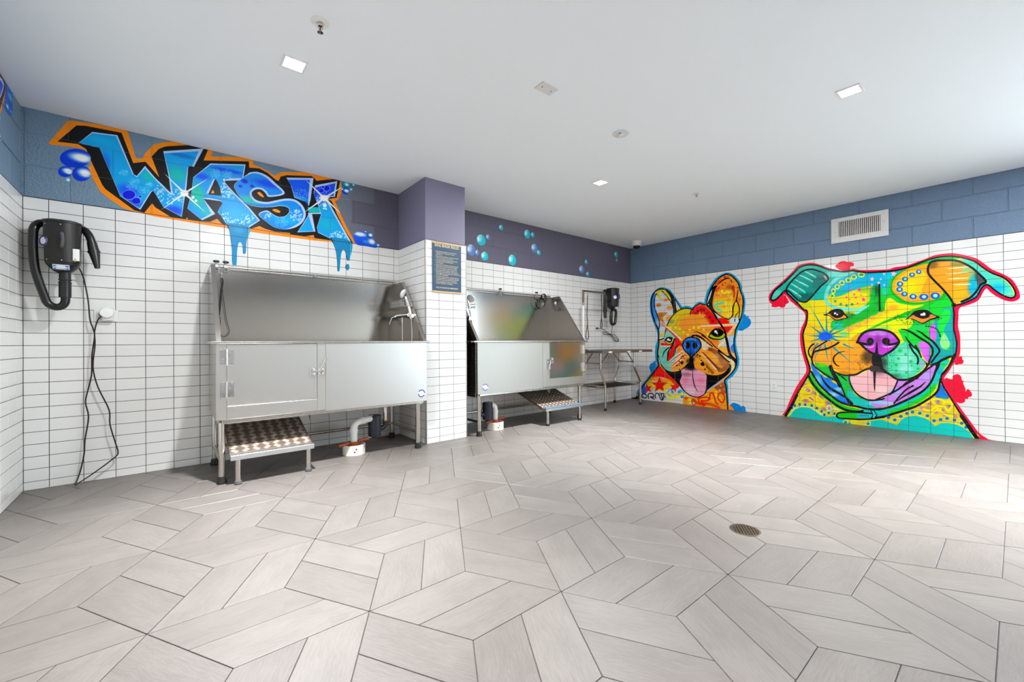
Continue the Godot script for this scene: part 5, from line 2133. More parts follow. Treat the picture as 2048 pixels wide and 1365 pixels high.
# ---------------------------------------------------------------- broad-headed dog mural
func big_dog_outline() -> PackedVector2Array:
	return px("c", [22, 990, 25, 968, 80, 890, 130, 770, 190, 640, 250, 530, 320, 430, 355, 370, 355, 300, 325, 200, 300, 110]) \
		+ px("a", [482, 1290, 478, 1150, 500, 1060, 540, 970, 550, 900, 530, 850, 470, 800, 350, 700, 268, 612, 200, 690, 110, 712, 62, 705, 48, 665, 60, 610, 110, 540, 200, 460, 300, 370, 380, 290, 440, 220, 520, 190, 640, 175, 740, 200, 850, 240, 960, 265, 1060, 290, 1160, 275, 1200, 260, 1300, 275, 1420, 275, 1560, 272, 1690, 265]) \
		+ px("b", [60, 292, 200, 272, 320, 232, 440, 190, 560, 142, 660, 120, 800, 108, 900, 118, 1020, 145, 1130, 180, 1220, 240, 1330, 320, 1480, 385, 1590, 455, 1660, 560, 1688, 640, 1680, 700, 1600, 738, 1500, 725, 1400, 680, 1310, 620, 1258, 570, 1215, 610, 1150, 720, 1040, 775, 905, 825, 890, 950, 885, 1060, 910, 1180, 915, 1300]) \
		+ px("d", [1165, 70, 1155, 140, 1110, 220, 1060, 280, 1020, 350, 960, 430, 945, 470, 960, 520, 990, 600, 1040, 690, 1100, 770, 1160, 850, 1230, 950, 1320, 1070, 1400, 1180, 1460, 1235, 1545, 1290, 1560, 1312])


func big_dog_line() -> PackedVector2Array:
	return px("c", [80, 985, 90, 960, 150, 850, 230, 680, 330, 510, 398, 395, 408, 330, 385, 240, 352, 140, 330, 30]) \
		+ px("a", [530, 1290, 518, 1170, 530, 1100, 560, 1020, 575, 930, 572, 835, 525, 815, 440, 725, 330, 620, 272, 562, 230, 600, 170, 660, 120, 692, 85, 682, 85, 640, 130, 560, 210, 490, 300, 410, 400, 310, 470, 240, 560, 210, 650, 205, 750, 225, 850, 265, 950, 285, 1080, 298, 1180, 285, 1300, 300, 1400, 310, 1500, 305, 1640, 297]) \
		+ px("b", [0, 342, 120, 325, 220, 298, 320, 262, 440, 215, 560, 175, 700, 152, 850, 152, 1000, 182, 1110, 222, 1200, 290, 1320, 365, 1480, 430, 1570, 510, 1620, 590, 1630, 660, 1580, 690, 1500, 672, 1420, 630, 1350, 580, 1290, 530, 1230, 525, 1180, 580, 1130, 670, 1040, 725, 930, 770, 830, 800, 835, 900, 830, 1000, 830, 1090, 850, 1180, 868, 1280]) \
		+ px("d", [1112, 60, 1100, 120, 1065, 180, 1020, 270, 960, 350, 912, 410, 905, 480, 930, 560, 990, 660, 1060, 770, 1120, 870, 1200, 990, 1270, 1100, 1340, 1200, 1400, 1285])


func big_dog_splats() -> Array:
	# red blots beside the outline
	return [
		px("a", [962, 215, 985, 195, 1020, 165, 1080, 152, 1130, 170, 1170, 168, 1210, 185, 1208, 220, 1165, 235, 1160, 275, 1100, 295, 1040, 285, 1000, 265, 968, 240]),
		px("a", [60, 690, 130, 700, 260, 620, 300, 660, 322, 700, 320, 725, 285, 745, 270, 780, 225, 790, 190, 775, 150, 785, 110, 782, 85, 770, 95, 745, 70, 720]),
		px("d", [1090, 215, 1130, 180, 1160, 158, 1190, 165, 1190, 195, 1210, 220, 1195, 260, 1150, 265, 1115, 272, 1090, 262]),
		px("d", [945, 475, 975, 452, 1000, 460, 1055, 470, 1060, 430, 1100, 405, 1145, 405, 1178, 440, 1185, 480, 1210, 500, 1205, 530, 1235, 600, 1235, 640, 1265, 605, 1290, 620, 1320, 660, 1320, 700, 1275, 720, 1265, 745, 1235, 740, 1225, 780, 1180, 800, 1130, 790, 1090, 770, 1030, 690, 985, 600, 955, 520]),
	]


func paint_big_dog() -> void:
	var cv := Canvas.new(1.93, 3.97, -0.02, 1.82, 800.0, photo_to_right)
	var K := "#0b090b"
	cv.boost = 1.28
	cv.im.fill(Color("#f2084a"))
	for sp in big_dog_splats():
		cv.fillp("#f00a3c", sp)
	cv.fillp("#f2084a", big_dog_outline())
	var head := big_dog_line()
	cv.fillp("#e8d210", head)
	cv.clip(head)
	# ---- upper left
	cv.view(VIEW.a)
	cv.fill("#16b39f", [40, 740, 40, 560, 400, 200, 640, 160, 1000, 260, 1200, 260, 1110, 350, 950, 440, 850, 560, 830, 690, 600, 705, 400, 720])
	cv.spray("#7edcc6", 360, 330, 150, 150, 0.5)
	cv.spray("#62d2be", 640, 215, 260, 40, 0.8)
	cv.spray("#8ae0cc", 160, 610, 130, 110, 0.7)
	cv.spray("#1fc0c0", 760, 500, 160, 220, 0.4)
	cv.spray("#7fe0d0", 980, 330, 240, 60, 0.8)
	cv.fill("#0cb2d2", [870, 620, 900, 480, 1050, 370, 1250, 300, 1500, 280, 1800, 270, 1800, 600, 1640, 640, 1500, 500, 1250, 540, 1000, 630])
	cv.spray("#10b89c", 1000, 600, 200, 70, 0.8)
	cv.fill("#e7d40e", [560, 720, 700, 690, 860, 680, 1000, 640, 1250, 560, 1450, 500, 1500, 620, 1420, 760, 1100, 800, 930, 900, 900, 1100, 560, 1100])
	cv.fill("#efc31c", [520, 1180, 540, 1040, 580, 1000, 800, 1100, 760, 1365, 520, 1365])
	cv.spray("#c3cf2a", 560, 760, 120, 80, 0.8)
	cv.spray("#7ac23a", 1360, 540, 150, 60, 0.7)
	# ---- green middle of the face
	cv.fill("#14bf30", [1480, 520, 1800, 560, 1800, 760, 1500, 900, 1200, 1030, 1000, 1090, 900, 1060, 950, 950, 1180, 900, 1300, 800, 1420, 700])
	cv.mist("#0aaa30", 90, [1000, 1010, 1200, 960, 1420, 850, 1560, 760], 0.8)
	cv.spray("#1c9f46", 1150, 900, 150, 70, 0.7)
	cv.spray("#24c4a8", 1000, 1040, 130, 90, 0.9)
	cv.spray("#0cae4c", 1480, 600, 90, 150, 0.9)
	cv.spray("#36c9c9", 1640, 560, 70, 120, 0.8)
	cv.spray("#0b8a54", 1500, 520, 70, 60, 0.8)
	cv.fill("#e4dd10", [1100, 1110, 1320, 1040, 1560, 930, 1800, 800, 1800, 1020, 1500, 1090, 1300, 1140, 1180, 1200])
	cv.mist("#e9cb1c", 60, [1200, 1060, 1400, 980, 1600, 880, 1774, 800], 0.7)
	cv.line("#37b31c", 22, [1240, 1180, 1440, 1080, 1620, 990, 1800, 900])
	cv.mist("#9fd020", 40, [1350, 1170, 1560, 1090, 1774, 1030], 0.8)
	cv.spray("#7edc8a", 1600, 1080, 200, 50, 0.6)
	cv.spray("#67d7a0", 1080, 1150, 110, 60, 0.8)
	cv.fill("#e8a42c", [1160, 1230, 1240, 1160, 1300, 1150, 1280, 1365, 1120, 1365, 1150, 1300])
	cv.spray("#d8c020", 1020, 1280, 160, 90, 0.8)
	# brow ring
	cv.line("#7be0cc", 34, [1120, 335, 1000, 380, 900, 470, 845, 570, 830, 680, 870, 740, 960, 790, 1080, 810, 1190, 815])
	cv.taper("#8fe6d8", 40, [1420, 760, 1330, 800, 1260, 850, 1220, 870])
	cv.spray("#7fe0d0", 1260, 810, 160, 26, 0.8)
	for e in [[1315, 340, 44, 30], [1212, 372, 38, 30], [1138, 414, 36, 30], [1050, 452, 34, 30], [985, 504, 32, 30], [932, 564, 30, 30], [918, 630, 30, 28]]:
		cv.oval("#e3e01a", e[0], e[1], e[2] + 4, e[3] + 6)
		cv.oval("#12a08e", e[0], e[1], e[2] - 13, e[3] - 10)
	for e in [[958, 702], [1034, 744], [1114, 762], [1188, 746]]:
		cv.oval("#12a38c", e[0], e[1], 20, 20)
	for e in [[1462, 400, 34], [1582, 402, 18], [1678, 394, 24], [1626, 326, 24], [1552, 452, 26], [1460, 478, 18], [1628, 480, 18], [1742, 328, 34]]:
		cv.star("#ffc4d6", e[0], e[1], e[2], 0.15)
	for e in [[1172, 544, 24], [1286, 546, 38], [1216, 608, 22], [1112, 648, 22], [1238, 654, 22], [1345, 680, 38], [1154, 676, 16], [1262, 728, 20], [1310, 618, 16], [1402, 502, 18], [1436, 530, 20], [1446, 586, 16], [1540, 534, 14]]:
		cv.star("#f2479a", e[0], e[1], e[2], 0.15)
	# forehead crease
	cv.spray("#12381c", 1530, 560, 50, 130, 0.55)
	cv.dots(K, 1530, 640, 50, 130, 90, 1.5, 4.0)
	cv.line(K, 19, [1560, 478, 1562, 600, 1562, 700, 1566, 830], false)
	cv.dots(K, 1590, 810, 40, 36, 40, 1.5, 4.0)
	# spots down the nose
	for e in [[1160, 1078, 62, 46], [1276, 1028, 50, 42], [1378, 978, 44, 36], [1468, 928, 40, 32], [1566, 880, 36, 26], [1678, 836, 40, 24], [1752, 790, 34, 22]]:
		cv.spray("#f0b43c", e[0], e[1], e[2] * 1.35, e[3] * 1.35, 0.9)
		cv.oval("#fbb249", e[0], e[1], e[2] * 0.82, e[3] * 0.86)
	# burst
	for e in [[600, 740, 820, 1130], [835, 700, 842, 1150], [590, 1018, 760, 1140], [545, 1170, 760, 1178], [1040, 1010, 880, 1130], [1180, 1040, 900, 1160], [1200, 1195, 880, 1182], [560, 1270, 760, 1210], [980, 1365, 850, 1210], [1200, 1330, 900, 1200], [825, 1365, 825, 1200], [720, 1365, 800, 1200]]:
		var d := (Vector2(e[2], e[3]) - Vector2(e[0], e[1])).orthogonal().normalized() * 15.0
		cv.fill("#0b8f9c", [e[0], e[1], e[2] + d.x, e[3] + d.y, e[2] - d.x, e[3] - d.y], false)
	cv.spray("#1c8ad6", 826, 1180, 150, 110, 0.9)
	cv.oval("#0d63dc", 824, 1182, 92, 58)
	# ---- right half
	cv.view(VIEW.b)
	cv.fill("#12c236", [0, 330, 160, 320, 460, 200, 820, 150, 900, 180, 620, 220, 520, 330, 560, 420, 700, 560, 840, 780, 850, 1365, 300, 1365, 100, 1100, 0, 980, 200, 880, 400, 800, 300, 790, 120, 760, 0, 700])
	cv.fill("#18b9cf", [-60, 380, -60, 330, 160, 322, 60, 400, 0, 470, -60, 560])
	cv.spray("#3fd0d8", -40, 420, 80, 60, 0.5)
	cv.star("#ffc4d6", 48, 376, 42, 0.15)
	cv.spray("#36c46a", 640, 180, 260, 40, 0.6)
	# orange brow with eyelets
	cv.fill("#14a51e", [8, 560, 20, 480, 70, 400, 180, 330, 330, 270, 500, 226, 540, 420, 720, 600, 700, 700, 560, 740, 380, 770, 200, 760, 80, 690, 20, 620])
	cv.fill("#f0a62c", [28, 560, 40, 480, 100, 400, 220, 320, 350, 280, 500, 246, 500, 330, 540, 420, 690, 580, 640, 690, 520, 725, 380, 748, 220, 736, 110, 670, 44, 610])
	cv.fill("#e8c828", [62, 560, 80, 480, 150, 400, 260, 340, 400, 330, 480, 420, 420, 560, 400, 640, 260, 680, 140, 640, 80, 600])
	cv.spray("#efd91a", 260, 560, 150, 170, 0.9)
	cv.spray("#f2a832", 520, 560, 120, 140, 0.8)
	for e in [[374, 352, 36, 27], [286, 390, 38, 29], [196, 446, 40, 31], [130, 510, 42, 34], [124, 582, 42, 33], [188, 640, 42, 32], [300, 674, 48, 35], [440, 678, 60, 40], [588, 664, 62, 44]]:
		cv.oval("#0a58b8", e[0], e[1], e[2], e[3])
		cv.oval("#7fd0e6", e[0] + 2, e[1] - 2, e[2] * 0.52, e[3] * 0.58)
		cv.oval("#cdeff4", e[0] + 4, e[1] - 5, e[2] * 0.26, e[3] * 0.26)
	# under the brow
	cv.fill("#e6d80e", [-60, 760, 0, 690, 120, 760, 300, 790, 440, 780, 260, 860, 100, 920, 0, 960, -60, 990])
	cv.spray("#f2a63a", 40, 820, 110, 55, 0.8)
	cv.spray("#f0b040", -40, 870, 60, 40, 0.8)
	cv.line("#22b01e", 26, [560, 750, 400, 820, 240, 880, 90, 940, -80, 1010])
	cv.fill("#d9de14", [0, 1000, 120, 960, 250, 960, 300, 1020, 220, 1100, 100, 1100, 0, 1080])
	cv.spray("#c8dc20", 180, 1010, 140, 80, 0.7)
	cv.spray("#28c070", 420, 1080, 200, 70, 0.6)
	# cheek bands
	cv.fill("#0aa2a0", [680, 870, 700, 830, 770, 815, 815, 850, 850, 960, 830, 1080, 850, 1200, 880, 1365, 780, 1365, 780, 1290, 720, 1180, 700, 1100, 760, 990, 790, 900, 750, 845, 710, 850])
	cv.fill("#1ecc48", [620, 1000, 680, 900, 700, 850, 760, 840, 790, 890, 770, 980, 720, 1060, 700, 1110, 720, 1180, 640, 1180, 610, 1080])
	cv.fill("#0f9ea0", [560, 1020, 620, 980, 620, 1080, 650, 1180, 650, 1260, 620, 1365, 560, 1365, 600, 1220, 600, 1120])
	cv.fill("#d46be6", [508, 1120, 540, 1040, 570, 1010, 590, 1080, 602, 1160, 590, 1240, 560, 1280, 530, 1200])
	cv.fill("#95e88c", [642, 1300, 670, 1200, 700, 1150, 740, 1200, 780, 1290, 740, 1350, 690, 1356, 650, 1340])
	# ---- muzzle, jaw and chest
	cv.view(VIEW.c)
	cv.fill("#f0a32a", [420, -20, 500, -40, 1000, -40, 1180, 60, 1280, 200, 1260, 290, 1150, 340, 1030, 395, 940, 410, 800, 360, 640, 280, 480, 240, 430, 180])
	cv.spray("#e2c41e", 900, -10, 200, 60, 0.8)
	cv.spray("#f2b23a", 600, 130, 160, 120, 0.6)
	for e in [[920, 100], [1030, 220], [1040, 140], [1010, 330], [920, 310], [860, 240], [1090, 260]]:
		cv.spray("#cf7a8e", e[0], e[1], 26, 22, 0.7)
	cv.spray("#b86a14", 880, 390, 160, 50, 0.6)
	for e in [[520, -20, 400, 110], [610, -10, 668, 290], [730, 40, 1030, 290], [860, -10, 1060, 80], [560, 10, 460, 220]]:
		var d := (Vector2(e[2], e[3]) - Vector2(e[0], e[1])).orthogonal().normalized() * 14.0
		cv.fill("#1295a0", [e[0] + d.x, e[1] + d.y, e[0] - d.x, e[1] - d.y, e[2], e[3]], false)
	cv.spray("#2f2724", 1200, 170, 130, 150, 0.75)
	cv.dots(K, 1130, 240, 80, 110, 170, 1.6, 4.2)
	# green and blue jowl
	cv.fill("#14b63c", [470, 250, 560, 260, 660, 290, 690, 330, 760, 380, 940, 420, 950, 500, 1000, 640, 1060, 700, 1200, 750, 1365, 760, 1365, 880, 1180, 880, 1000, 830, 900, 720, 780, 520, 640, 440, 560, 380])
	cv.spray("#6cc820", 570, 280, 110, 50, 0.9)
	cv.spray("#0fbf5a", 860, 520, 130, 110, 0.7)
	cv.fill("#18bfae", [940, 600, 1060, 710, 1200, 760, 1365, 770, 1365, 880, 1180, 880, 1020, 840, 930, 720])
	cv.spray("#7fcdf0", 1280, 810, 160, 50, 0.9)
	cv.fill("#1f86e0", [420, 240, 470, 300, 560, 400, 700, 500, 800, 560, 850, 640, 890, 720, 960, 820, 880, 820, 760, 760, 620, 640, 520, 540, 450, 420])
	cv.spray("#8fd8ea", 500, 500, 120, 130, 0.8)
	cv.spray("#a8e0f0", 700, 680, 160, 70, 0.9)
	cv.spray("#b4e2f2", 800, 610, 80, 50, 0.8)
	cv.spray("#0a64dc", 680, 470, 100, 50, 0.8)
	cv.spray("#0a64dc", 880, 790, 90, 40, 0.8)
	cv.fill("#e2d024", [360, 120, 400, 200, 420, 280, 470, 430, 500, 520, 440, 460, 410, 380])
	# throat
	cv.fill("#f4c2c4", [960, 430, 1100, 400, 1200, 350, 1300, 320, 1400, 320, 1400, 760, 1280, 760, 1150, 720, 1040, 640, 970, 540])
	# collar and chest ground
	cv.fill("#d8c92c", [380, 450, 420, 500, 520, 640, 640, 760, 760, 850, 900, 930, 1000, 1000, 1300, 1020, 1420, 1010, 1420, 1140, 60, 1000, 120, 900, 220, 720, 320, 540])
	for e in [[340, 560, 70], [420, 640, 60], [430, 740, 70], [350, 760, 60], [560, 720, 60], [660, 800, 70], [690, 880, 60], [600, 880, 50], [480, 660, 40]]:
		cv.spray("#b963b4", e[0], e[1], e[2], e[2], 0.75)
	for e in [[300, 660, 60], [500, 780, 60], [440, 580, 40], [240, 740, 60], [580, 800, 60]]:
		cv.spray("#f0d413", e[0], e[1], e[2], e[2], 0.9)
	for a in [[330, 640, 350, 590, 400, 590, 430, 630, 400, 660, 360, 650], [280, 690, 340, 730, 400, 700, 460, 690, 540, 730, 600, 790], [260, 780, 340, 720, 420, 760, 480, 800, 560, 830], [470, 610, 520, 680, 480, 740, 420, 700], [300, 600, 350, 560, 420, 550]]:
		cv.line("#f2da1a", 16, a)
	cv.line("#c468c0", 12, [350, 620, 380, 605, 395, 630, 375, 645])
	for a in [[640, 850, 660, 830, 690, 840, 700, 880, 660, 900, 640, 870], [700, 900, 740, 870, 800, 900, 820, 920]]:
		cv.line("#c4ecb4", 14, a)
	cv.fill("#10bfb2", [100, 1010, 140, 960, 190, 890, 260, 858, 340, 852, 420, 868, 490, 910, 560, 960, 610, 985, 760, 975, 860, 1010, 1000, 1060, 1000, 1110, 100, 1010], false)
	cv.line("#cfe59a", 14, [140, 950, 190, 885, 260, 852, 340, 846, 420, 862, 490, 902, 560, 955])
	cv.fill("#d7d12a", [860, 1010, 1000, 1010, 1250, 1020, 1330, 1010, 1200, 1110, 1000, 1090], false)
	cv.spray("#e0a860", 1140, 1070, 120, 40, 0.7)
	cv.fill("#10bfb2", [1230, 1100, 1290, 1040, 1420, 1010, 1420, 1160, 1230, 1130])
	for e in [[160, 862], [202, 830], [268, 816], [344, 818], [434, 830], [504, 866], [568, 908], [606, 956], [666, 930], [742, 940]]:
		cv.oval("#c8e6a4", e[0], e[1], 24, 26)
		cv.oval("#0a6c96", e[0], e[1], 19, 20)
	for e in [[894, 1056], [1202, 1078]]:
		cv.oval("#c8e6a4", e[0], e[1], 34, 28)
		cv.oval("#0f8f8a", e[0], e[1], 24, 19)
	# collar strap, left
	cv.line("#12c018", 56, [400, 420, 460, 530, 560, 650, 680, 740, 800, 830, 920, 880, 1060, 905])
	cv.line("#2fb9b0", 44, [1090, 908, 1200, 912])
	cv.fill("#12bd18", [770, 965, 800, 935, 900, 925, 1080, 930, 1080, 1005, 900, 1000, 800, 990], false)
	cv.fill("#24b4b4", [1050, 930, 1250, 940, 1250, 1005, 1050, 1005], false)
	cv.spray("#1db86c", 1060, 966, 70, 40, 0.7)
	cv.fill("#37c0ee", [1240, 895, 1290, 900, 1325, 965, 1270, 1010, 1240, 1005, 1270, 960], false)
	for k in 8:
		cv.oval(K, 1100 + k * 20, 968, 6, 5)
	# ---- right muzzle
	cv.view(VIEW.d)
	cv.fill("#54cfa0", [60, 170, 150, 140, 300, 20, 420, -40, 560, 20, 620, 150, 660, 200, 690, 260, 640, 340, 540, 420, 400, 475, 310, 470, 180, 390, 90, 300])
	cv.spray("#a8e8da", 420, 200, 200, 180, 0.7)
	cv.spray("#b8ecec", 420, 340, 180, 90, 0.6)
	cv.spray("#7fd8b0", 360, 60, 140, 80, 0.6)
	for e in [[340, 80, 34], [420, 130, 24], [320, 190, 24], [490, 230, 30], [290, 275, 26], [430, 380, 22], [500, 285, 16], [290, 355, 20], [590, 330, 22], [620, 20, 60]]:
		cv.spray("#0fae50", e[0], e[1], e[2] * 1.4, e[2] * 1.2, 0.85)
	cv.spray("#b6a8de", 640, 270, 60, 80, 0.7)
	cv.spray("#2c3a30", 110, 240, 100, 130, 0.75)
	cv.spray("#4c6452", 260, 430, 140, 60, 0.7)
	cv.dots(K, 150, 240, 110, 150, 190, 1.6, 4.4)
	cv.dots(K, 240, 100, 70, 60, 60, 1.6, 3.6)
	cv.dots(K, 300, 430, 110, 40, 70, 1.6, 3.6)
	cv.fill("#d374e4", [590, -20, 700, -40, 750, 40, 755, 120, 740, 190, 715, 240, 680, 200, 640, 130, 620, 60])
	cv.spray("#8f7fd0", 740, 130, 40, 110, 0.6)
	cv.fill("#0fa0a2", [760, -30, 900, -30, 980, 80, 1080, 40, 1110, 30, 1090, 140, 960, 200, 860, 240, 780, 270, 740, 250, 790, 150, 800, 60])
	cv.fill("#95e88c", [890, -10, 920, 50, 980, 60, 1020, 10, 1010, -30, 900, -40])
	# tongue
	cv.fill("#f3b9bd", [-60, 360, 60, 380, 180, 410, 310, 490, 300, 540, 240, 640, 120, 700, 0, 750, -80, 760])
	cv.spray("#c79aa4", 60, 410, 170, 60, 0.8)
	cv.spray("#f7d6d0", 90, 620, 180, 110, 0.8)
	# pink and blue fold of the cheek
	cv.fill("#c98ee0", [310, 500, 420, 480, 560, 420, 690, 320, 780, 280, 840, 280, 820, 380, 780, 490, 700, 600, 560, 690, 420, 770, 270, 810, 160, 840, 0, 860, -40, 780, 120, 720, 250, 640])
	cv.spray("#aab8ec", 280, 650, 140, 90, 0.8)
	cv.spray("#8fd0f0", 60, 790, 200, 60, 0.95)
	cv.spray("#b9d2f0", 180, 800, 140, 50, 0.8)
	cv.spray("#e070e0", 440, 620, 110, 80, 0.7)
	cv.spray("#b3a6ea", 700, 420, 100, 110, 0.7)
	cv.spray("#d98af0", 360, 520, 110, 40, 0.7)
	# collar strap, right
	cv.line("#10bfae", 84, [-40, 940, 100, 930, 260, 880, 420, 820, 560, 740, 680, 660, 780, 560, 840, 440, 890, 320, 960, 220])
	cv.mist("#1ac21c", 46, [220, 920, 380, 870, 520, 800, 640, 740, 760, 640, 810, 560], 0.9)
	cv.mist("#1cc81c", 40, [930, 280, 980, 200], 0.9)
	cv.spray("#1c9fd0", 880, 370, 60, 60, 0.7)
	# chest, right
	cv.fill("#d9c634", [-20, 1010, 200, 960, 420, 890, 600, 810, 740, 730, 860, 720, 1010, 740, 1080, 850, 1180, 980, 1250, 1100, 1300, 1200, 1200, 1130, 1060, 1060, 940, 1060, 820, 1110, 740, 1020, 600, 960, 460, 970, 350, 1020, 300, 1090, 180, 1040, 60, 1020])
	cv.fill("#1f78cc", [900, 540, 960, 640, 1010, 730, 920, 740, 820, 710, 860, 640])
	cv.spray("#23b0a8", 940, 720, 80, 40, 0.7)
	for e in [[740, 800, 60], [860, 790, 60], [720, 870, 60], [920, 900, 60], [1000, 850, 50], [830, 920, 50], [960, 960, 60], [640, 860, 50], [1100, 980, 50]]:
		cv.spray("#bf72b0", e[0], e[1], e[2], e[2], 0.7)
	for e in [[860, 770, 30], [1020, 840, 30], [930, 890, 20]]:
		cv.spray("#3f7fbe", e[0], e[1], e[2], e[2], 0.7)
	for a in [[640, 830, 720, 780, 820, 740, 930, 760, 930, 830, 850, 830, 790, 780], [660, 880, 760, 900, 830, 850, 880, 900, 980, 960, 1060, 980], [940, 780, 1010, 780, 1050, 830, 1000, 900, 950, 840], [760, 960, 830, 900, 900, 880]]:
		cv.line("#f4dc18", 20, a)
	cv.line("#c9a0c0", 10, [600, 830, 640, 900])
	cv.fill("#0fc2b6", [-60, 1040, 60, 1025, 180, 1050, 300, 1100, 360, 1020, 460, 975, 560, 965, 680, 1000, 760, 1050, 820, 1112, 900, 1070, 1000, 1065, 1120, 1090, 1220, 1140, 1290, 1190, 1360, 1300, 700, 1260, -60, 1160], false)
	for e in [[184, 992], [270, 1026], [352, 978], [436, 938], [512, 920], [612, 936], [716, 970], [806, 1038], [896, 1022], [984, 1006], [1086, 1030], [1184, 1072], [1244, 1126]]:
		cv.oval("#d8e6a0", e[0], e[1], 33, 27)
		cv.oval("#0b77a6", e[0], e[1], 27, 22)
	cv.unclip()
	# ---- left ear flap
	cv.view(VIEW.a)
	var flap := [285, 550, 320, 480, 420, 370, 520, 290, 620, 265, 720, 285, 820, 330, 865, 385, 840, 430, 760, 500, 680, 590, 600, 680, 540, 715, 460, 690, 400, 640, 340, 580]
	cv.clip(cv.pts(flap))
	cv.fill("#0fa394", flap)
	cv.spray("#0a6c66", 760, 440, 200, 160, 0.9)
	cv.spray("#08635c", 560, 640, 200, 90, 0.9)
	cv.spray("#0d8a80", 640, 480, 180, 160, 0.7)
	for e in [[320, 520, 500, 640], [350, 455, 560, 580], [400, 400, 600, 500], [470, 340, 660, 430], [540, 290, 700, 370]]:
		var dd := (Vector2(e[2], e[3]) - Vector2(e[0], e[1])).orthogonal().normalized() * 26.0
		cv.fill("#2bc3ae", [e[0], e[1], e[2], e[3], e[2] - dd.x, e[3] - dd.y, e[0] - dd.x * 0.6, e[1] - dd.y * 0.6], false)
		cv.taper("#c6f4ea", 10, [e[0], e[1], (e[0] + e[2]) * 0.5, (e[1] + e[3]) * 0.5, e[2], e[3]])
	cv.spray("#0b3634", 840, 380, 60, 60, 0.8)
	cv.fill("#b9a79a", [800, 350, 830, 360, 852, 400, 842, 420, 815, 390])
	cv.unclip()
	cv.line(K, 17, flap + [285, 550])
	cv.spray("#16b39f", 400, 680, 40, 20, 0.5)
	# ---- right ear flap
	cv.view(VIEW.b)
	var flap2 := [835, 790, 780, 690, 680, 570, 580, 470, 510, 390, 490, 320, 520, 240, 580, 210, 700, 202, 850, 204, 960, 240, 1080, 310, 1180, 400, 1248, 478, 1180, 520, 1120, 610, 1040, 690, 930, 740]
	cv.clip(cv.pts(flap2))
	cv.fill("#f2a02c", flap2)
	cv.spray("#e8b428", 900, 640, 160, 170, 0.9)
	cv.spray("#6c5a2a", 560, 260, 120, 70, 0.8)
	cv.spray("#7d8a3c", 900, 240, 200, 50, 0.8)
	cv.spray("#1fb8c4", 1100, 520, 130, 240, 0.95)
	cv.spray("#12a8d0", 1070, 560, 90, 160, 0.7)
	cv.spray("#2c4a50", 1150, 400, 80, 110, 0.85)
	cv.spray("#7fc8a0", 1000, 330, 130, 60, 0.7)
	cv.fill("#51585a", [1135, 340, 1240, 470, 1150, 530, 1130, 470])
	for e in [[750, 310, 1030, 285], [710, 388, 1030, 355], [750, 445, 1030, 430], [820, 520, 1060, 510]]:
		cv.taper("#d7ecae", 13, [e[0], e[1], (e[0] + e[2]) * 0.5, (e[1] + e[3]) * 0.5, e[2], e[3]])
	cv.unclip()
	cv.clip(head)
	# outer strip of the right ear
	cv.fill("#58cdb8", [900, 190, 1000, 196, 1110, 240, 1200, 310, 1320, 380, 1470, 445, 1560, 530, 1600, 610, 1610, 660, 1560, 676, 1440, 630, 1350, 575, 1290, 520, 1260, 470, 1180, 390, 1080, 300, 960, 220])
	cv.spray("#16b4dc", 1400, 570, 150, 90, 0.95)
	cv.spray("#8fe0c4", 1560, 650, 80, 40, 0.7)
	cv.fill("#27b6d6", [1240, 490, 1290, 520, 1230, 530, 1180, 590, 1120, 680, 1000, 740, 860, 780, 900, 760, 1040, 700, 1130, 610, 1180, 530])
	cv.spray("#c8d88a", 900, 770, 60, 20, 0.7)
	cv.unclip()
	cv.line(K, 22, flap2.slice(0, 26))
	cv.line(K, 22, flap2.slice(24))
	cv.fill(K, [800, 770, 850, 760, 860, 800, 815, 815])
	# ---- outline
	cv.linep(K, 2.7, head)
	cv.view(VIEW.d)
	cv.fill(K, [1050, 150, 1110, 110, 1100, 170, 1030, 290, 950, 400, 910, 410, 960, 340, 1010, 260, 1040, 190])
	cv.line(K, 42, [1180, 970, 1250, 1070, 1330, 1190, 1400, 1285])
	cv.fill("#f2084a", [1415, 1180, 1470, 1235, 1580, 1300, 1580, 1340, 1436, 1340, 1425, 1270], false)
	cv.view(VIEW.c)
	cv.line(K, 30, [80, 965, 160, 830, 230, 690])
	# ---- eyes
	cv.view(VIEW.a)
	cv.dots(K, 1100, 900, 110, 50, 110, 1.8, 4.2)
	cv.dots(K, 960, 970, 110, 50, 130, 1.8, 4.2)
	cv.dots(K, 1180, 890, 60, 16, 40, 1.8, 3.6)
	cv.fill(K, [795, 884, 850, 870, 900, 826, 980, 806, 1050, 818, 1090, 870, 1140, 925, 1080, 945, 990, 968, 930, 945, 880, 905, 820, 898])
	cv.fill("#f29a3e", [850, 888, 880, 872, 920, 910, 980, 935, 1050, 915, 1075, 890, 1110, 925, 1040, 940, 985, 956, 930, 930, 890, 900])
	cv.fill("#151013", [892, 880, 900, 835, 980, 815, 1050, 830, 1078, 880, 1040, 905, 985, 920, 930, 908])
	cv.spray("#4a4448", 1000, 860, 70, 30, 0.7)
	cv.oval("#f4f0f2", 956, 866, 15, 15)
	cv.oval("#f4f0f2", 984, 884, 11, 11)
	cv.view(VIEW.b)
	cv.dots(K, 120, 950, 70, 50, 90, 1.8, 4.4)
	cv.dots(K, 270, 890, 90, 30, 60, 1.8, 3.6)
	cv.dots(K, 330, 1010, 180, 34, 160, 1.8, 4.2)
	cv.dots(K, 590, 955, 90, 30, 110, 1.8, 4.4)
	cv.fill(K, [195, 975, 260, 920, 320, 862, 430, 842, 500, 858, 560, 900, 650, 940, 600, 962, 520, 985, 440, 1025, 380, 1010, 300, 975, 240, 965])
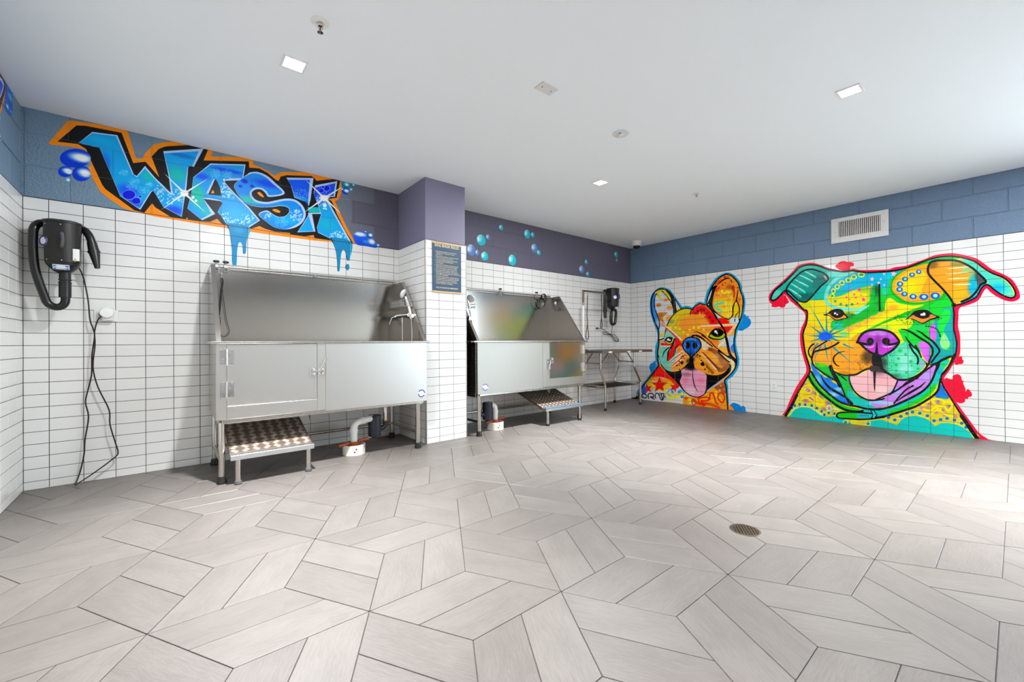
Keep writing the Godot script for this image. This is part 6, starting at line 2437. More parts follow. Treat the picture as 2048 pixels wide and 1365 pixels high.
	cv.fill("#ee8d3c", [240, 958, 300, 915, 340, 935, 420, 962, 500, 945, 525, 905, 600, 935, 520, 965, 430, 1012, 370, 995, 300, 962])
	cv.fill("#0c090c", [318, 900, 360, 862, 430, 850, 500, 866, 524, 905, 490, 942, 420, 952, 350, 935])
	cv.oval("#f4f0f2", 412, 908, 16, 15)
	cv.oval("#e2dcdf", 442, 902, 20, 22)
	cv.oval("#f7f2f4", 448, 908, 10, 14)
	# lines of the right cheek
	cv.taper(K, 22, [135, 1098, 200, 1105, 280, 1140, 380, 1205, 470, 1260, 540, 1320, 560, 1365])
	cv.taper(K, 20, [335, 1108, 400, 1140, 470, 1195, 560, 1260, 620, 1330, 640, 1400])
	cv.taper(K, 18, [195, 1185, 230, 1240, 280, 1300, 350, 1365, 380, 1420])
	cv.dots(K, 260, 1320, 40, 40, 30, 2.0, 5.0)
	for e in [[470, 1058], [500, 1060], [535, 1068], [560, 1075], [590, 1085], [610, 1100], [625, 1120], [638, 1145], [648, 1170], [652, 1190]]:
		cv.oval(K, e[0], e[1], 12, 9)
	# ---- nose
	cv.view(VIEW.a)
	var nose := cv.pts([1265, 1250, 1300, 1180, 1370, 1120, 1470, 1095, 1560, 1090, 1660, 1105, 1740, 1140, 1800, 1200, 1830, 1255, 1800, 1310, 1740, 1370, 1660, 1420, 1600, 1450, 1520, 1430, 1440, 1400, 1360, 1340, 1310, 1290])
	cv.clip(nose)
	cv.fillp("#b64cc4", nose)
	cv.spray("#d293ea", 1540, 1140, 260, 50, 0.95)
	cv.spray("#c86adf", 1740, 1180, 80, 60, 0.8)
	cv.spray("#d43cd0", 1440, 1370, 150, 60, 0.9)
	cv.spray("#d43cd0", 1680, 1370, 130, 60, 0.9)
	cv.spray("#8a3a94", 1540, 1240, 70, 130, 0.8)
	cv.taper("#e7b4f4", 14, [1330, 1300, 1390, 1330, 1460, 1330, 1490, 1300])
	cv.taper("#e7b4f4", 14, [1600, 1310, 1650, 1330, 1720, 1320, 1780, 1290])
	cv.unclip()
	cv.linep(K, 3.6, nose + PackedVector2Array([nose[0]]))
	for e in [[1436, 1250, 50, 50, 1392], [1650, 1248, 54, 48, 1740]]:
		cv.oval(K, e[0], e[1], e[2], e[3])
	cv.line(K, 26, [1255, 1262, 1330, 1278, 1400, 1290, 1450, 1285])
	cv.line(K, 26, [1660, 1285, 1720, 1292, 1780, 1280, 1830, 1262])
	cv.spray("#4a3550", 1440, 1255, 34, 34, 0.6)
	cv.fill(K, [1520, 1270, 1532, 1270, 1545, 1440, 1500, 1440])
	# ---- mouth
	cv.view(VIEW.c)
	cv.spray("#2a2422", 1310, 210, 90, 130, 0.95)
	cv.spray("#4d3f40", 1340, 330, 150, 110, 0.9)
	cv.fill(K, [1290, 150, 1365, 150, 1400, 260, 1380, 300, 1340, 330, 1300, 330, 1270, 290, 1310, 230])
	cv.line(K, 20, [940, 415, 1040, 405, 1140, 350, 1240, 315, 1290, 280])
	cv.line(K, 15, [700, 340, 760, 375, 850, 410, 940, 420])
	cv.line(K, 17, [945, 420, 950, 500, 1000, 610, 1060, 680, 1150, 735, 1240, 760, 1365, 750, 1420, 735])
	cv.fill(K, [1275, 300, 1312, 300, 1305, 480, 1296, 640, 1282, 580, 1275, 440])
	cv.line(K, 17, [430, 190, 460, 280, 540, 350, 660, 430, 760, 490, 810, 530, 860, 620, 890, 700, 930, 770, 960, 830])
	cv.line(K, 24, [395, 430, 440, 520, 540, 640, 660, 740, 780, 830, 900, 890, 1040, 915, 1130, 905])
	cv.line(K, 22, [430, 370, 480, 460, 560, 570, 680, 680, 800, 770, 920, 820, 1040, 840, 1180, 875, 1365, 885])
	cv.line(K, 40, [690, 300, 720, 380, 780, 480, 820, 560], true)
	cv.fill(K, [680, 280, 720, 330, 800, 460, 840, 580, 900, 700, 1000, 800, 960, 830, 900, 740, 850, 620, 790, 520, 720, 430])
	cv.taper(K, 26, [555, 415, 600, 500, 680, 590, 780, 650, 880, 710, 960, 760])
	cv.taper(K, 16, [780, 400, 850, 440, 915, 500])
	cv.taper(K, 18, [890, 88, 800, 110, 735, 170, 735, 230, 775, 280, 815, 295])
	cv.line(K, 17, [430, 180, 400, 140, 390, 80, 420, 20, 460, -10])
	cv.line(K, 20, [430, 200, 460, 110, 520, 80, 620, 60, 720, 20, 800, -30])
	cv.line(K, 15, [445, 130, 470, 60, 540, 10, 640, -50])
	cv.line(K, 16, [770, 965, 800, 932, 900, 922, 1080, 926, 1250, 938])
	cv.line(K, 17, [770, 965, 800, 1000, 900, 1010, 1080, 1018, 1240, 1014, 1340, 1000, 1420, 990])
	cv.line(K, 10, [1235, 895, 1270, 955, 1245, 1008], false)
	cv.line(K, 10, [1285, 900, 1325, 965, 1275, 1012], false)
	cv.view(VIEW.d)
	cv.fill(K, [0, 130, 60, 150, 70, 220, 110, 310, 90, 330, 40, 300, 0, 290, -40, 260, -40, 140])
	cv.fill("#3b3234", [-60, 290, 60, 300, 180, 390, 300, 480, 180, 410, 60, 372, -60, 360])
	cv.line(K, 22, [90, 320, 180, 390, 270, 455, 340, 480, 440, 475, 560, 430, 660, 360, 720, 280])
	cv.line(K, 17, [310, 490, 280, 560, 230, 650, 120, 705, 0, 755])
	cv.line(K, 20, [215, 665, 300, 620, 420, 540, 560, 460, 680, 360, 780, 290])
	cv.taper(K, 22, [380, 550, 480, 490, 600, 455])
	cv.taper(K, 24, [300, 770, 400, 700, 520, 630, 620, 570, 690, 505])
	cv.line(K, 18, [260, 800, 340, 700, 430, 610, 520, 560])
	cv.line(K, 20, [200, 680, 230, 660], true)
	cv.line(K, 24, [-40, 885, 100, 875, 250, 835, 400, 770, 560, 690, 680, 610, 770, 500, 820, 380, 850, 290])
	cv.line(K, 24, [-40, 1005, 100, 985, 260, 940, 420, 890, 560, 840, 700, 760, 800, 690, 860, 620, 880, 540, 895, 470])
	cv.line(K, 26, [780, 275, 850, 250, 930, 200, 1030, 160])
	cv.fill(K, [740, 280, 850, 240, 960, 190, 1000, 190, 900, 240, 880, 300, 830, 380, 840, 290])
	cv.line(K, 20, [470, 0, 520, 90, 570, 150, 590, 210, 580, 260])
	cv.line(K, 17, [550, 10, 600, 90, 630, 170])
	cv.line(K, 22, [720, -30, 780, 40, 785, 120, 750, 200, 730, 270])
	cv.line(K, 20, [800, -30, 860, 40, 880, 90, 830, 160, 770, 240])
	cv.fill(K, [640, 190, 700, 240, 740, 275, 700, 300, 690, 250])
	cv.fill("#37c0ee", [-20, 920, 10, 950, -10, 1000, -30, 1000], false)
	var g := paint_skin(cv, big_dog_polys(), tile_cells(spans(cuts_from(0.74 - 4 * COLB, COLB, ZF)), 0.0007), Vector3(LX, 0, 0), Vector3.BACK, Vector3.LEFT)
	single("dog_mural", g, paint_mat(cv, 0.16), "mural of a green and yellow dog with purple nose, outlined in red", "mural")


func big_dog_polys() -> Array:
	var o := [wall_poly(big_dog_outline(), photo_to_right)]
	for s in big_dog_splats():
		for q in Geometry2D.clip_polygons(wall_poly(s, photo_to_right), o[0]):
			if not Geometry2D.is_polygon_clockwise(q) or true:
				o.append(q)
	return o


# ---------------------------------------------------------------- upright-eared dog mural
func small_dog_outline() -> PackedVector2Array:
	return px("g", [15, 1105, 20, 1060, 25, 990, 70, 915, 130, 835, 200, 750, 280, 645, 350, 560, 375, 500, 350, 440, 340, 320, 350, 200]) \
		+ px("e", [410, 1350, 405, 1260, 390, 1190, 350, 1090, 310, 980, 280, 850, 272, 720, 280, 620, 305, 540, 355, 480, 420, 425, 490, 408, 560, 420, 640, 460, 700, 530, 760, 620, 810, 690, 860, 757, 920, 745, 1000, 755, 1045, 775, 1090, 720, 1150, 682]) \
		+ px("f", [190, 672, 257, 690, 265, 640, 285, 560, 320, 460, 380, 360, 450, 260, 540, 190, 620, 150, 680, 140, 760, 160, 830, 210, 900, 290, 940, 380, 950, 460, 990, 560, 1010, 680, 1000, 800, 985, 900, 960, 1010, 930, 1100, 880, 1180, 850, 1280]) \
		+ px("h", [787, 85, 790, 180, 820, 320, 842, 420, 832, 540, 790, 630, 720, 720, 640, 785, 650, 880, 655, 1000, 665, 1130, 680, 1280, 690, 1330])


func small_dog_line() -> PackedVector2Array:
	return px("g", [60, 1110, 70, 1000, 130, 885, 220, 775, 300, 665, 385, 555, 405, 515, 388, 420, 388, 280, 405, 170]) \
		+ px("e", [432, 1340, 430, 1200, 382, 1090, 335, 960, 305, 850, 295, 720, 305, 610, 335, 530, 390, 470, 470, 440, 550, 450, 620, 490, 680, 560, 740, 650, 800, 750, 845, 802, 920, 788, 1010, 802, 1042, 815, 1090, 760, 1150, 722]) \
		+ px("f", [190, 708, 240, 725, 300, 722, 312, 640, 340, 540, 390, 420, 450, 330, 530, 240, 610, 190, 680, 172, 750, 195, 820, 260, 880, 340, 905, 430, 925, 500, 960, 590, 970, 700, 955, 820, 940, 920, 910, 1010, 880, 1080, 830, 1190, 815, 1290]) \
		+ px("h", [752, 85, 752, 180, 775, 320, 797, 420, 787, 530, 740, 620, 660, 710, 590, 785, 615, 880, 625, 1010, 635, 1140, 650, 1330])


func small_dog_splats() -> Array:
	return [
		px("f", [955, 930, 980, 905, 1010, 905, 1030, 940, 1060, 925, 1072, 945, 1062, 965, 1095, 990, 1112, 1050, 1095, 1100, 1050, 1145, 1000, 1170, 960, 1200, 920, 1200, 880, 1190, 900, 1130, 940, 1060, 960, 1000]),
		px("g", [345, 445, 320, 455, 300, 480, 265, 495, 245, 540, 250, 590, 265, 620, 260, 640, 280, 640, 340, 570, 370, 510]),
		px("h", [670, 1230, 690, 1190, 740, 1160, 800, 1175, 850, 1200, 870, 1225, 900, 1210, 940, 1235, 948, 1290, 935, 1320, 680, 1320]),
	]


func small_dog_polys() -> Array:
	var o := [wall_poly(small_dog_outline(), photo_to_right)]
	for s in small_dog_splats():
		o.append_array(Geometry2D.clip_polygons(wall_poly(s, photo_to_right), o[0]))
	return o


func paint_small_dog() -> void:
	var cv := Canvas.new(0.12, 1.86, -0.03, 1.80, 760.0, photo_to_right)
	var K := "#09080a"
	cv.boost = 1.12
	cv.im.fill(Color("#1590cf"))
	cv.fillp("#159fc8", small_dog_outline())
	cv.view(VIEW.f)
	cv.fillp("#1489d2", small_dog_splats()[0])
	cv.fillp("#1489d2", small_dog_splats()[1])
	cv.fillp("#1187cc", small_dog_splats()[2])
	var head := small_dog_line()
	cv.fillp("#f4962c", head)
	cv.clip(head)
	# ---- left ear
	cv.view(VIEW.e)
	cv.fill("#d9d9de", [300, 560, 420, 440, 560, 440, 700, 560, 860, 800, 740, 880, 600, 1060, 560, 1160, 530, 1365, 420, 1365, 430, 1190, 330, 960, 290, 760])
	cv.fill("#3f8fe0", [300, 820, 305, 640, 340, 540, 380, 530, 355, 640, 355, 780, 400, 900, 440, 1020, 430, 1180, 350, 1000])
	cv.spray("#c8d0e4", 410, 1060, 50, 120, 0.8)
	cv.fill("#e2cf24", [380, 520, 420, 465, 490, 448, 560, 465, 620, 540, 655, 640, 650, 680, 600, 610, 520, 510, 450, 510, 440, 550, 500, 630, 480, 645, 410, 580])
	cv.spray("#e8861c", 570, 640, 80, 36, 0.95)
	cv.spray("#c0701a", 430, 735, 80, 44, 0.95)
	cv.spray("#e0922a", 640, 780, 110, 50, 0.9)
	cv.fill("#cf7a16", [410, 880, 500, 865, 590, 870, 560, 910, 530, 960, 520, 1040, 440, 1000, 420, 930])
	cv.dots("#e8a24a", 480, 930, 60, 60, 60, 5.0, 11.0)
	cv.dots("#a85a10", 480, 930, 60, 60, 40, 4.0, 9.0)
	cv.spray("#e89a28", 600, 960, 90, 90, 0.95)
	cv.mist("#dfe0e6", 30, [420, 830, 520, 830, 620, 860, 640, 900, 560, 930, 530, 980, 560, 1060], 0.85)
	cv.spray("#e07a1c", 510, 1080, 60, 60, 0.8)
	cv.fill("#e3cf28", [770, 790, 820, 800, 800, 830, 760, 850])
	cv.oval("#f0cb1e", 508, 1266, 26, 30)
	cv.spray("#e7a02c", 470, 1290, 60, 60, 0.5)
	# ---- crown
	cv.fill("#d8c41c", [560, 1170, 600, 1040, 700, 910, 800, 830, 920, 795, 1035, 830, 1010, 920, 900, 960, 820, 1040, 790, 1200, 900, 1240, 700, 1240])
	cv.spray("#b8b420", 860, 1010, 70, 60, 0.7)
	cv.spray("#5f8f8a", 660, 1040, 90, 50, 0.7)
	for e in [[960, 895], [905, 905], [860, 930], [820, 970], [790, 1010], [765, 1050], [750, 1090]]:
		cv.oval("#e0a030", e[0], e[1], 26, 26)
	cv.fill("#f59a36", [800, 1110, 850, 1020, 920, 955, 1010, 920, 1183, 850, 1260, 1000, 1290, 1300, 1000, 1300, 850, 1250])
	cv.spray("#e88a2c", 1060, 1120, 140, 90, 0.6)
	cv.fill("#d3b82a", [600, 1160, 640, 1110, 860, 1180, 900, 1290, 800, 1310, 640, 1200])
	cv.view(VIEW.f)
	cv.fill("#e31218", [5, 910, 60, 810, 130, 755, 210, 735, 290, 765, 380, 855, 460, 955, 520, 1080, 360, 1080, 330, 1000, 270, 960, 160, 910, 80, 905])
	for e in [[100, 880, 26], [148, 842, 28], [200, 818, 28], [254, 824, 28], [306, 886, 26], [358, 955, 26], [416, 1026, 26]]:
		cv.oval("#8f0d12", e[0], e[1], e[2], e[2])
	cv.fill("#c06a1c", [270, 970, 300, 950, 350, 1020, 370, 1075, 320, 1040], false)
	cv.fill("#c98024", [200, 900, 240, 860, 280, 930, 220, 935], false)
	cv.star("#f8a040", 185, 960, 118, -0.1)
	cv.fill("#f59a36", [0, 930, 120, 920, 270, 970, 340, 1060, 400, 1150, 410, 1260, 300, 1330, 0, 1320])
	# ---- right ear
	cv.fill("#f79530", [430, 390, 520, 270, 640, 190, 740, 200, 830, 290, 890, 400, 940, 560, 960, 700, 930, 760, 860, 640, 780, 720, 770, 900, 720, 980, 620, 960, 470, 850, 420, 720, 440, 560])
	cv.fill("#e8401c", [440, 380, 480, 320, 570, 255, 580, 270, 500, 350])
	cv.fill("#ee2c16", [455, 500, 480, 440, 540, 395, 555, 400, 500, 470])
	for e in [[635, 222, 24], [694, 208, 15], [592, 364, 20], [642, 336, 13]]:
		cv.oval("#ea2a16", e[0], e[1], e[2], e[2])
	cv.spray("#b05a18", 720, 400, 110, 60, 0.85)
	cv.fill("#a33a12", [800, 375, 815, 470, 810, 590, 790, 590, 790, 500, 750, 420])
	cv.fill("#e8c62a", [440, 640, 560, 600, 660, 600, 760, 560, 780, 660, 770, 880, 700, 980, 600, 930, 520, 860, 440, 800])
	cv.spray("#f0a040", 560, 600, 130, 40, 0.8)
	cv.spray("#f29a3c", 700, 640, 60, 80, 0.7)
	cv.fill("#66d0a8", [430, 720, 540, 680, 640, 670, 600, 710, 520, 730, 450, 760])
	cv.fill("#66d0a8", [460, 790, 520, 785, 575, 830, 570, 890, 545, 890, 540, 840, 480, 825])
	cv.dots("#f2de4c", 690, 800, 80, 160, 46, 12.0, 20.0)
	cv.dots("#f4d83a", 640, 520, 130, 50, 26, 12.0, 22.0)
	cv.dots("#f0bc30", 680, 870, 70, 90, 26, 8.0, 14.0)
	cv.spray("#f09a40", 620, 770, 50, 60, 0.7)
	cv.fill("#f7a84a", [870, 560, 900, 480, 945, 590, 950, 720, 900, 690, 870, 640])
	cv.spray("#d4661c", 900, 640, 40, 90, 0.8)
	cv.fill("#dcd8a0", [900, 980, 930, 800, 950, 860, 930, 960], false)
	cv.fill("#e2c41c", [840, 670, 880, 730, 900, 820, 880, 930, 820, 950, 790, 830, 800, 740])
	cv.fill("#cfdcdc", [720, 1010, 780, 950, 880, 960, 900, 1020, 860, 1070, 730, 1070])
	cv.fill("#c8d8d0", [420, 840, 480, 890, 560, 960, 520, 990, 480, 930])
	cv.fill("#e81c18", [500, 990, 600, 975, 680, 1010, 710, 1060, 520, 1080])
	cv.fill("#f3cda8", [190, 1100, 520, 1082, 860, 1072, 860, 1100, 520, 1122, 190, 1132], false)
	cv.fill("#e02020", [400, 1135, 790, 1120, 680, 1240, 600, 1180, 520, 1150], false)
	cv.fill("#f0c79a", [790, 1110, 860, 1090, 800, 1180, 690, 1340, 660, 1300], false)
	cv.fill("#f4a43c", [800, 1190, 830, 1180, 810, 1300, 700, 1365, 720, 1300], false)
	cv.fill("#bcd6ee", [770, 1300, 820, 1260, 810, 1400, 740, 1400], false)
	# ---- lower right cheek
	cv.view(VIEW.h)
	cv.fill("#bcd2ea", [640, 60, 760, 20, 760, 300, 700, 260, 650, 160])
	cv.fill("#3a86e2", [690, 220, 740, 160, 760, 300, 720, 290])
	cv.fill("#eec98e", [690, 290, 750, 320, 770, 400, 720, 390], false)
	cv.fill("#efae44", [340, 100, 460, 70, 600, 60, 640, 200, 660, 300, 680, 380, 560, 330, 470, 250, 400, 180])
	cv.fill("#c3ccc0", [480, 60, 600, 60, 640, 140, 640, 220, 540, 200], false)
	cv.fill("#f3dcbc", [600, 70, 640, 90, 480, 230, 455, 200], false)
	cv.fill("#f08a30", [330, 90, 470, 80, 470, 210, 400, 170])
	cv.fill("#e9d9a4", [470, 270, 560, 340, 680, 400, 760, 470, 760, 540, 720, 620, 680, 660, 690, 520, 650, 460, 560, 390])
	cv.spray("#b6cae8", 710, 600, 50, 90, 0.8)
	# ---- chest
	cv.view(VIEW.g)
	cv.fill("#d9dce0", [60, 1110, 120, 900, 400, 520, 520, 640, 760, 860, 900, 1010, 1100, 1070, 1100, 1220, 600, 1150], false)
	cv.fill("#ea1a14", [270, 710, 400, 530, 520, 640, 700, 800, 760, 870, 690, 900, 560, 760, 420, 720])
	cv.mist("#f29a24", 60, [270, 745, 400, 770, 520, 790, 600, 800], 0.9)
	cv.mist("#f0c828", 70, [240, 820, 330, 880, 420, 920, 560, 850, 640, 870], 0.9)
	cv.spray("#f0c040", 540, 900, 70, 80, 0.9)
	cv.spray("#b8b48c", 290, 930, 60, 60, 0.8)
	cv.star("#de1a16", 418, 860, 148, 0.0)
	cv.star("#d81c1a", 214, 920, 94, -0.25)
	cv.star("#dc1c1a", 670, 900, 88, 0.3)
	cv.fill("#2f6fdc", [120, 900, 170, 850, 170, 900, 190, 950, 190, 1000, 130, 1000, 100, 960])
	cv.fill("#ec2c1c", [520, 640, 600, 690, 740, 850, 700, 860, 560, 720])
	for e in [[440, 1010, 40], [510, 1060, 36], [640, 980, 36], [760, 980, 50], [800, 1060, 40]]:
		cv.spray("#2a7ad8", e[0], e[1], e[2], e[2], 0.9)
	cv.mist("#efe03a", 40, [500, 960, 600, 1060, 700, 1060, 800, 1010, 900, 1080], 0.75)
	for a in [[130, 1010, 120, 1060, 180, 1080, 200, 1040, 150, 1005, 130, 1020], [230, 1090, 230, 1010, 300, 1010, 320, 1060, 260, 1060, 330, 1100], [350, 1080, 350, 1010, 400, 1010, 440, 1100, 470, 1110, 450, 1020, 490, 1010, 480, 1110]]:
		cv.line("#3a2228", 17, a)
	for a in [[540, 1000, 600, 940, 650, 980, 620, 1040, 560, 1020], [740, 1000, 780, 950, 840, 1000, 820, 1070]]:
		cv.line("#2a8ad8", 12, a)
	for a in [[540, 1080, 540, 1020, 620, 1010, 610, 1080, 560, 1090], [640, 1090, 640, 1010, 710, 1020, 700, 1080, 650, 1060], [760, 1100, 760, 1020, 830, 1010, 860, 1080, 800, 1100], [880, 1100, 900, 1040, 940, 1100]]:
		cv.line("#e6e22a", 15, a)
	cv.mist("#e8e4d8", 30, [500, 1120, 700, 1140, 900, 1170], 0.7)
	cv.view(VIEW.h)
	cv.fill("#f2a02a", [-120, 1080, 0, 1070, 160, 1060, 300, 960, 450, 880, 590, 800, 620, 1000, 640, 1330, -120, 1230], false)
	cv.fill("#a8623c", [420, 900, 560, 815, 610, 860, 612, 990, 560, 1010, 480, 960])
	cv.spray("#8f5232", 500, 900, 110, 60, 0.8)
	for e in [[526, 868, 26], [428, 938, 18], [504, 955, 44], [582, 928, 20], [360, 975, 30]]:
		cv.star("#f8a050", e[0], e[1], e[2], 0.1)
	cv.mist("#ee3a16", 44, [-80, 1080, 40, 1110, 160, 1180, 320, 1180, 500, 1250], 0.75)
	cv.spray("#f0ec30", 0, 1110, 70, 50, 0.9)
	cv.mist("#f4e028", 30, [280, 1010, 310, 1060], 0.9)
	cv.mist("#f6d424", 26, [450, 970, 450, 1040, 510, 1080, 520, 1140], 0.9)
	cv.spray("#f7c030", 400, 1120, 70, 60, 0.8)
	cv.spray("#efe6cc", 30, 1170, 90, 50, 0.7)
	for a in [[140, 1080, 160, 1150, 230, 1210, 250, 1190, 190, 1130, 260, 1130, 320, 1110, 310, 1070, 220, 1070, 150, 1090], [340, 1100, 340, 1020, 380, 990, 410, 1050, 440, 1150, 470, 1180], [480, 1060, 500, 1000, 550, 1000, 590, 1060, 570, 1150, 530, 1150, 480, 1080, 480, 1030]]:
		cv.line("#e62a12", 22, a)
	cv.line("#9c4a2a", 14, [30, 1110, 40, 1180, 70, 1200, 100, 1170, 80, 1110, 50, 1100])
	cv.unclip()
	cv.linep(K, 2.3, head)
	# ---- inner lines of the ears
	cv.view(VIEW.e)
	cv.line(K, 14, [380, 540, 355, 640, 360, 780, 400, 900, 440, 1010, 450, 1100, 430, 1190])
	cv.oval(K, 396, 532, 12, 12)
	cv.oval(K, 500, 488, 14, 12)
	cv.line(K, 12, [510, 495, 570, 560, 640, 660, 690, 760, 700, 860])
	cv.fill(K, [560, 470, 640, 500, 720, 600, 740, 680, 750, 780, 760, 850, 700, 900, 690, 800, 660, 690, 650, 610, 610, 530])
	cv.fill("#c9ccce", [735, 660, 790, 740, 825, 810, 770, 840, 755, 760])
	cv.fill("#e3cf28", [775, 790, 825, 805, 765, 850])
	cv.line(K, 17, [530, 1365, 550, 1240, 580, 1120, 640, 990, 720, 890, 800, 830, 880, 800])
	cv.line(K, 20, [420, 1365, 470, 1365, 520, 1340])
	# star line across the brow
	cv.fill("#f6e4d8", [440, 1030, 640, 1160, 860, 1365, 820, 1365, 610, 1180], false)
	cv.fill("#d8201c", [450, 1035, 580, 1150, 700, 1250, 820, 1365, 740, 1365, 640, 1250, 560, 1150], false)
	cv.fill("#8cd0b8", [560, 1220, 600, 1190, 740, 1330, 700, 1365, 520, 1365], false)
	for e in [[645, 1140], [738, 1140], [812, 1164], [888, 1222], [962, 1278], [998, 1190], [1072, 1142], [1160, 1140]]:
		cv.spray("#a85a10", e[0], e[1], 46, 46, 0.6)
		cv.oval("#f8d43a", e[0], e[1], 27, 29)
	cv.view(VIEW.f)
	for e in [[250, 1182], [318, 1262]]:
		cv.spray("#a85a10", e[0], e[1], 46, 46, 0.6)
		cv.oval("#f8d43a", e[0], e[1], 27, 29)
	# lines of the right ear
	cv.fill(K, [430, 390, 500, 380, 470, 440, 440, 520, 420, 620, 410, 720, 430, 800, 500, 880, 600, 950, 690, 980, 740, 960, 770, 890, 770, 780, 800, 700, 830, 650, 850, 560, 870, 450, 880, 460, 870, 560, 860, 650, 890, 720, 910, 820, 900, 950, 905, 1020, 885, 1000, 890, 860, 880, 760, 840, 670, 800, 760, 790, 880, 770, 950, 700, 1000, 640, 985, 540, 930, 460, 880, 400, 830, 300, 730, 330, 600, 390, 440])
	cv.fill("#dde0e0", [400, 460, 375, 560, 345, 640, 315, 700, 330, 620, 360, 530])
	cv.oval("#dde0e0", 336, 724, 10, 12)
	cv.taper(K, 22, [490, 380, 560, 310, 640, 256, 700, 246, 740, 270])
	for e in [[750, 288, 13], [762, 314, 11], [868, 420, 11], [816, 1000, 12], [814, 1026, 12]]:
		cv.oval(K, e[0], e[1], e[2], e[2])
	cv.taper(K, 14, [895, 850, 840, 910, 815, 990])
	# brow and side lines
	cv.line(K, 30, [300, 730, 380, 810, 450, 910, 510, 1010, 570, 1100, 620, 1180, 650, 1260, 660, 1365])
	cv.line(K, 17, [-1, 900, 20, 840, 60, 790])
	cv.taper(K, 18, [55, 1232, 130, 1225, 220, 1265, 300, 1330, 360, 1400])
	cv.line(K, 15, [40, 1285, 120, 1280, 200, 1315, 260, 1365])
	# ---- eyes
	cv.fill(K, [335, 1310, 380, 1220, 450, 1160, 540, 1160, 600, 1200, 650, 1270, 640, 1320, 560, 1365, 450, 1365, 370, 1345])
	cv.fill("#a9c024", [358, 1300, 390, 1265, 430, 1300, 500, 1315, 580, 1290, 610, 1245, 636, 1280, 600, 1330, 520, 1348, 420, 1335])
	cv.fill("#07060a", [388, 1250, 420, 1190, 490, 1168, 570, 1190, 610, 1240, 570, 1295, 490, 1318, 420, 1290])
	cv.oval("#f2f0ee", 466, 1216, 24, 24)
	cv.oval("#f2f0ee", 492, 1244, 15, 15)
	cv.view(VIEW.g)
	cv.oval("#e6e04a", 592, 100, 84, 66)
	cv.oval(K, 590, 94, 80, 60)
	cv.line("#d8dc5a", 14, [525, 110, 560, 140, 610, 140, 640, 110, 645, 70])
	cv.oval("#07060a", 582, 88, 55, 46)
	cv.line(K, 10, [505, 100, 530, 140, 590, 160, 650, 140, 672, 90])
	cv.oval("#f2f0ee", 568, 84, 22, 20)
	cv.oval("#f2f0ee", 598, 94, 13, 12)
	# ---- left cheek
	cv.clip(cv.pts([430, 140, 480, 120, 660, 170, 700, 60, 800, 140, 820, 220, 960, 380, 900, 480, 780, 610, 660, 640, 540, 610, 440, 500, 405, 340, 420, 230]))
	cv.fill("#7ecbb8", [400, 120, 720, 60, 700, 400, 640, 640, 500, 640, 400, 460])
	cv.fill("#e2231e", [440, 140, 660, 140, 660, 190, 440, 190], false)
	cv.fill("#f0e6da", [430, 186, 640, 186, 640, 206, 430, 206], false)
	cv.fill("#e01c18", [690, 60, 830, 140, 800, 190, 700, 240, 640, 380, 560, 460, 560, 380, 600, 260, 650, 160])
	cv.fill("#f2a54a", [720, 230, 780, 190, 840, 260, 960, 380, 900, 480, 780, 600, 640, 630, 600, 560, 700, 420])
	cv.spray("#e87a34", 750, 260, 60, 60, 0.8)
	cv.spray("#f0c890", 830, 290, 60, 60, 0.7)
	cv.spray("#d89a2a", 820, 540, 110, 90, 0.8)
	cv.spray("#2a221e", 920, 450, 80, 70, 0.8)
	cv.spray("#7ecbb8", 560, 590, 110, 60, 0.7)
	for e in [[520, 490, 800, 285], [540, 540, 810, 330], [600, 590, 800, 420], [560, 570, 780, 380]]:
		var d := (Vector2(e[2], e[3]) - Vector2(e[0], e[1])).orthogonal().normalized()
		cv.fill("#f4ece4", [e[0], e[1], e[2] + d.x * 12, e[3] + d.y * 12, e[2] - d.x * 6, e[3] - d.y * 6], false)
		cv.fill("#cf2a22", [e[0] + 4, e[1] + 12, e[2] - d.x * 8 + 4, e[3] - d.y * 8 + 10, e[2] - d.x * 20 + 6, e[3] - d.y * 20 + 12], false)
	for e in [[850, 348, 11], [820, 368, 13], [796, 398, 12], [840, 410, 9], [800, 480, 26], [758, 455, 12], [716, 526, 14], [754, 515, 11], [760, 592, 11], [830, 460, 10], [880, 350, 8]]:
		cv.oval(K, e[0], e[1], e[2], e[2])
	cv.unclip()
	cv.line(K, 16, [400, 360, 410, 430, 440, 500, 500, 580, 580, 630, 680, 640, 780, 610, 860, 540, 940, 450, 960, 390])
	cv.taper(K, 20, [470, 380, 500, 290, 550, 240, 610, 200])
	cv.taper(K, 24, [620, 200, 570, 290, 560, 370, 545, 450])
	cv.taper(K, 18, [760, 155, 690, 230, 680, 310, 640, 380])
	cv.line(K, 26, [680, 70, 650, 150, 610, 230])
	cv.taper("#d6dade", 9, [392, 380, 415, 450, 440, 510])
	# ---- mouth
	cv.fill(K, [500, 600, 620, 640, 740, 625, 830, 570, 950, 470, 1020, 560, 1109, 640, 1200, 660, 1260, 680, 1400, 690, 1520, 650, 1600, 560, 1640, 520, 1640, 600, 1570, 690, 1440, 790, 1330, 880, 1240, 960, 1200, 1010, 1100, 1070, 980, 1060, 880, 1000, 780, 900, 700, 800])
	cv.taper("#e6341e", 16, [525, 650, 580, 740, 660, 800, 745, 860])
	cv.fill("#a8bce8", [1208, 985, 1240, 940, 1330, 870, 1440, 800, 1560, 720, 1620, 660, 1600, 690, 1480, 800, 1360, 880, 1260, 950], false)
	# tongue
	var tongue := cv.pts([800, 600, 880, 560, 960, 545, 1060, 590, 1160, 640, 1215, 690, 1215, 800, 1205, 940, 1170, 1020, 1090, 1056, 980, 1050, 900, 1000, 830, 930, 785, 850, 768, 790, 800, 700, 790, 640])
	cv.clip(tongue)
	cv.fillp("#eba6bd", tongue)
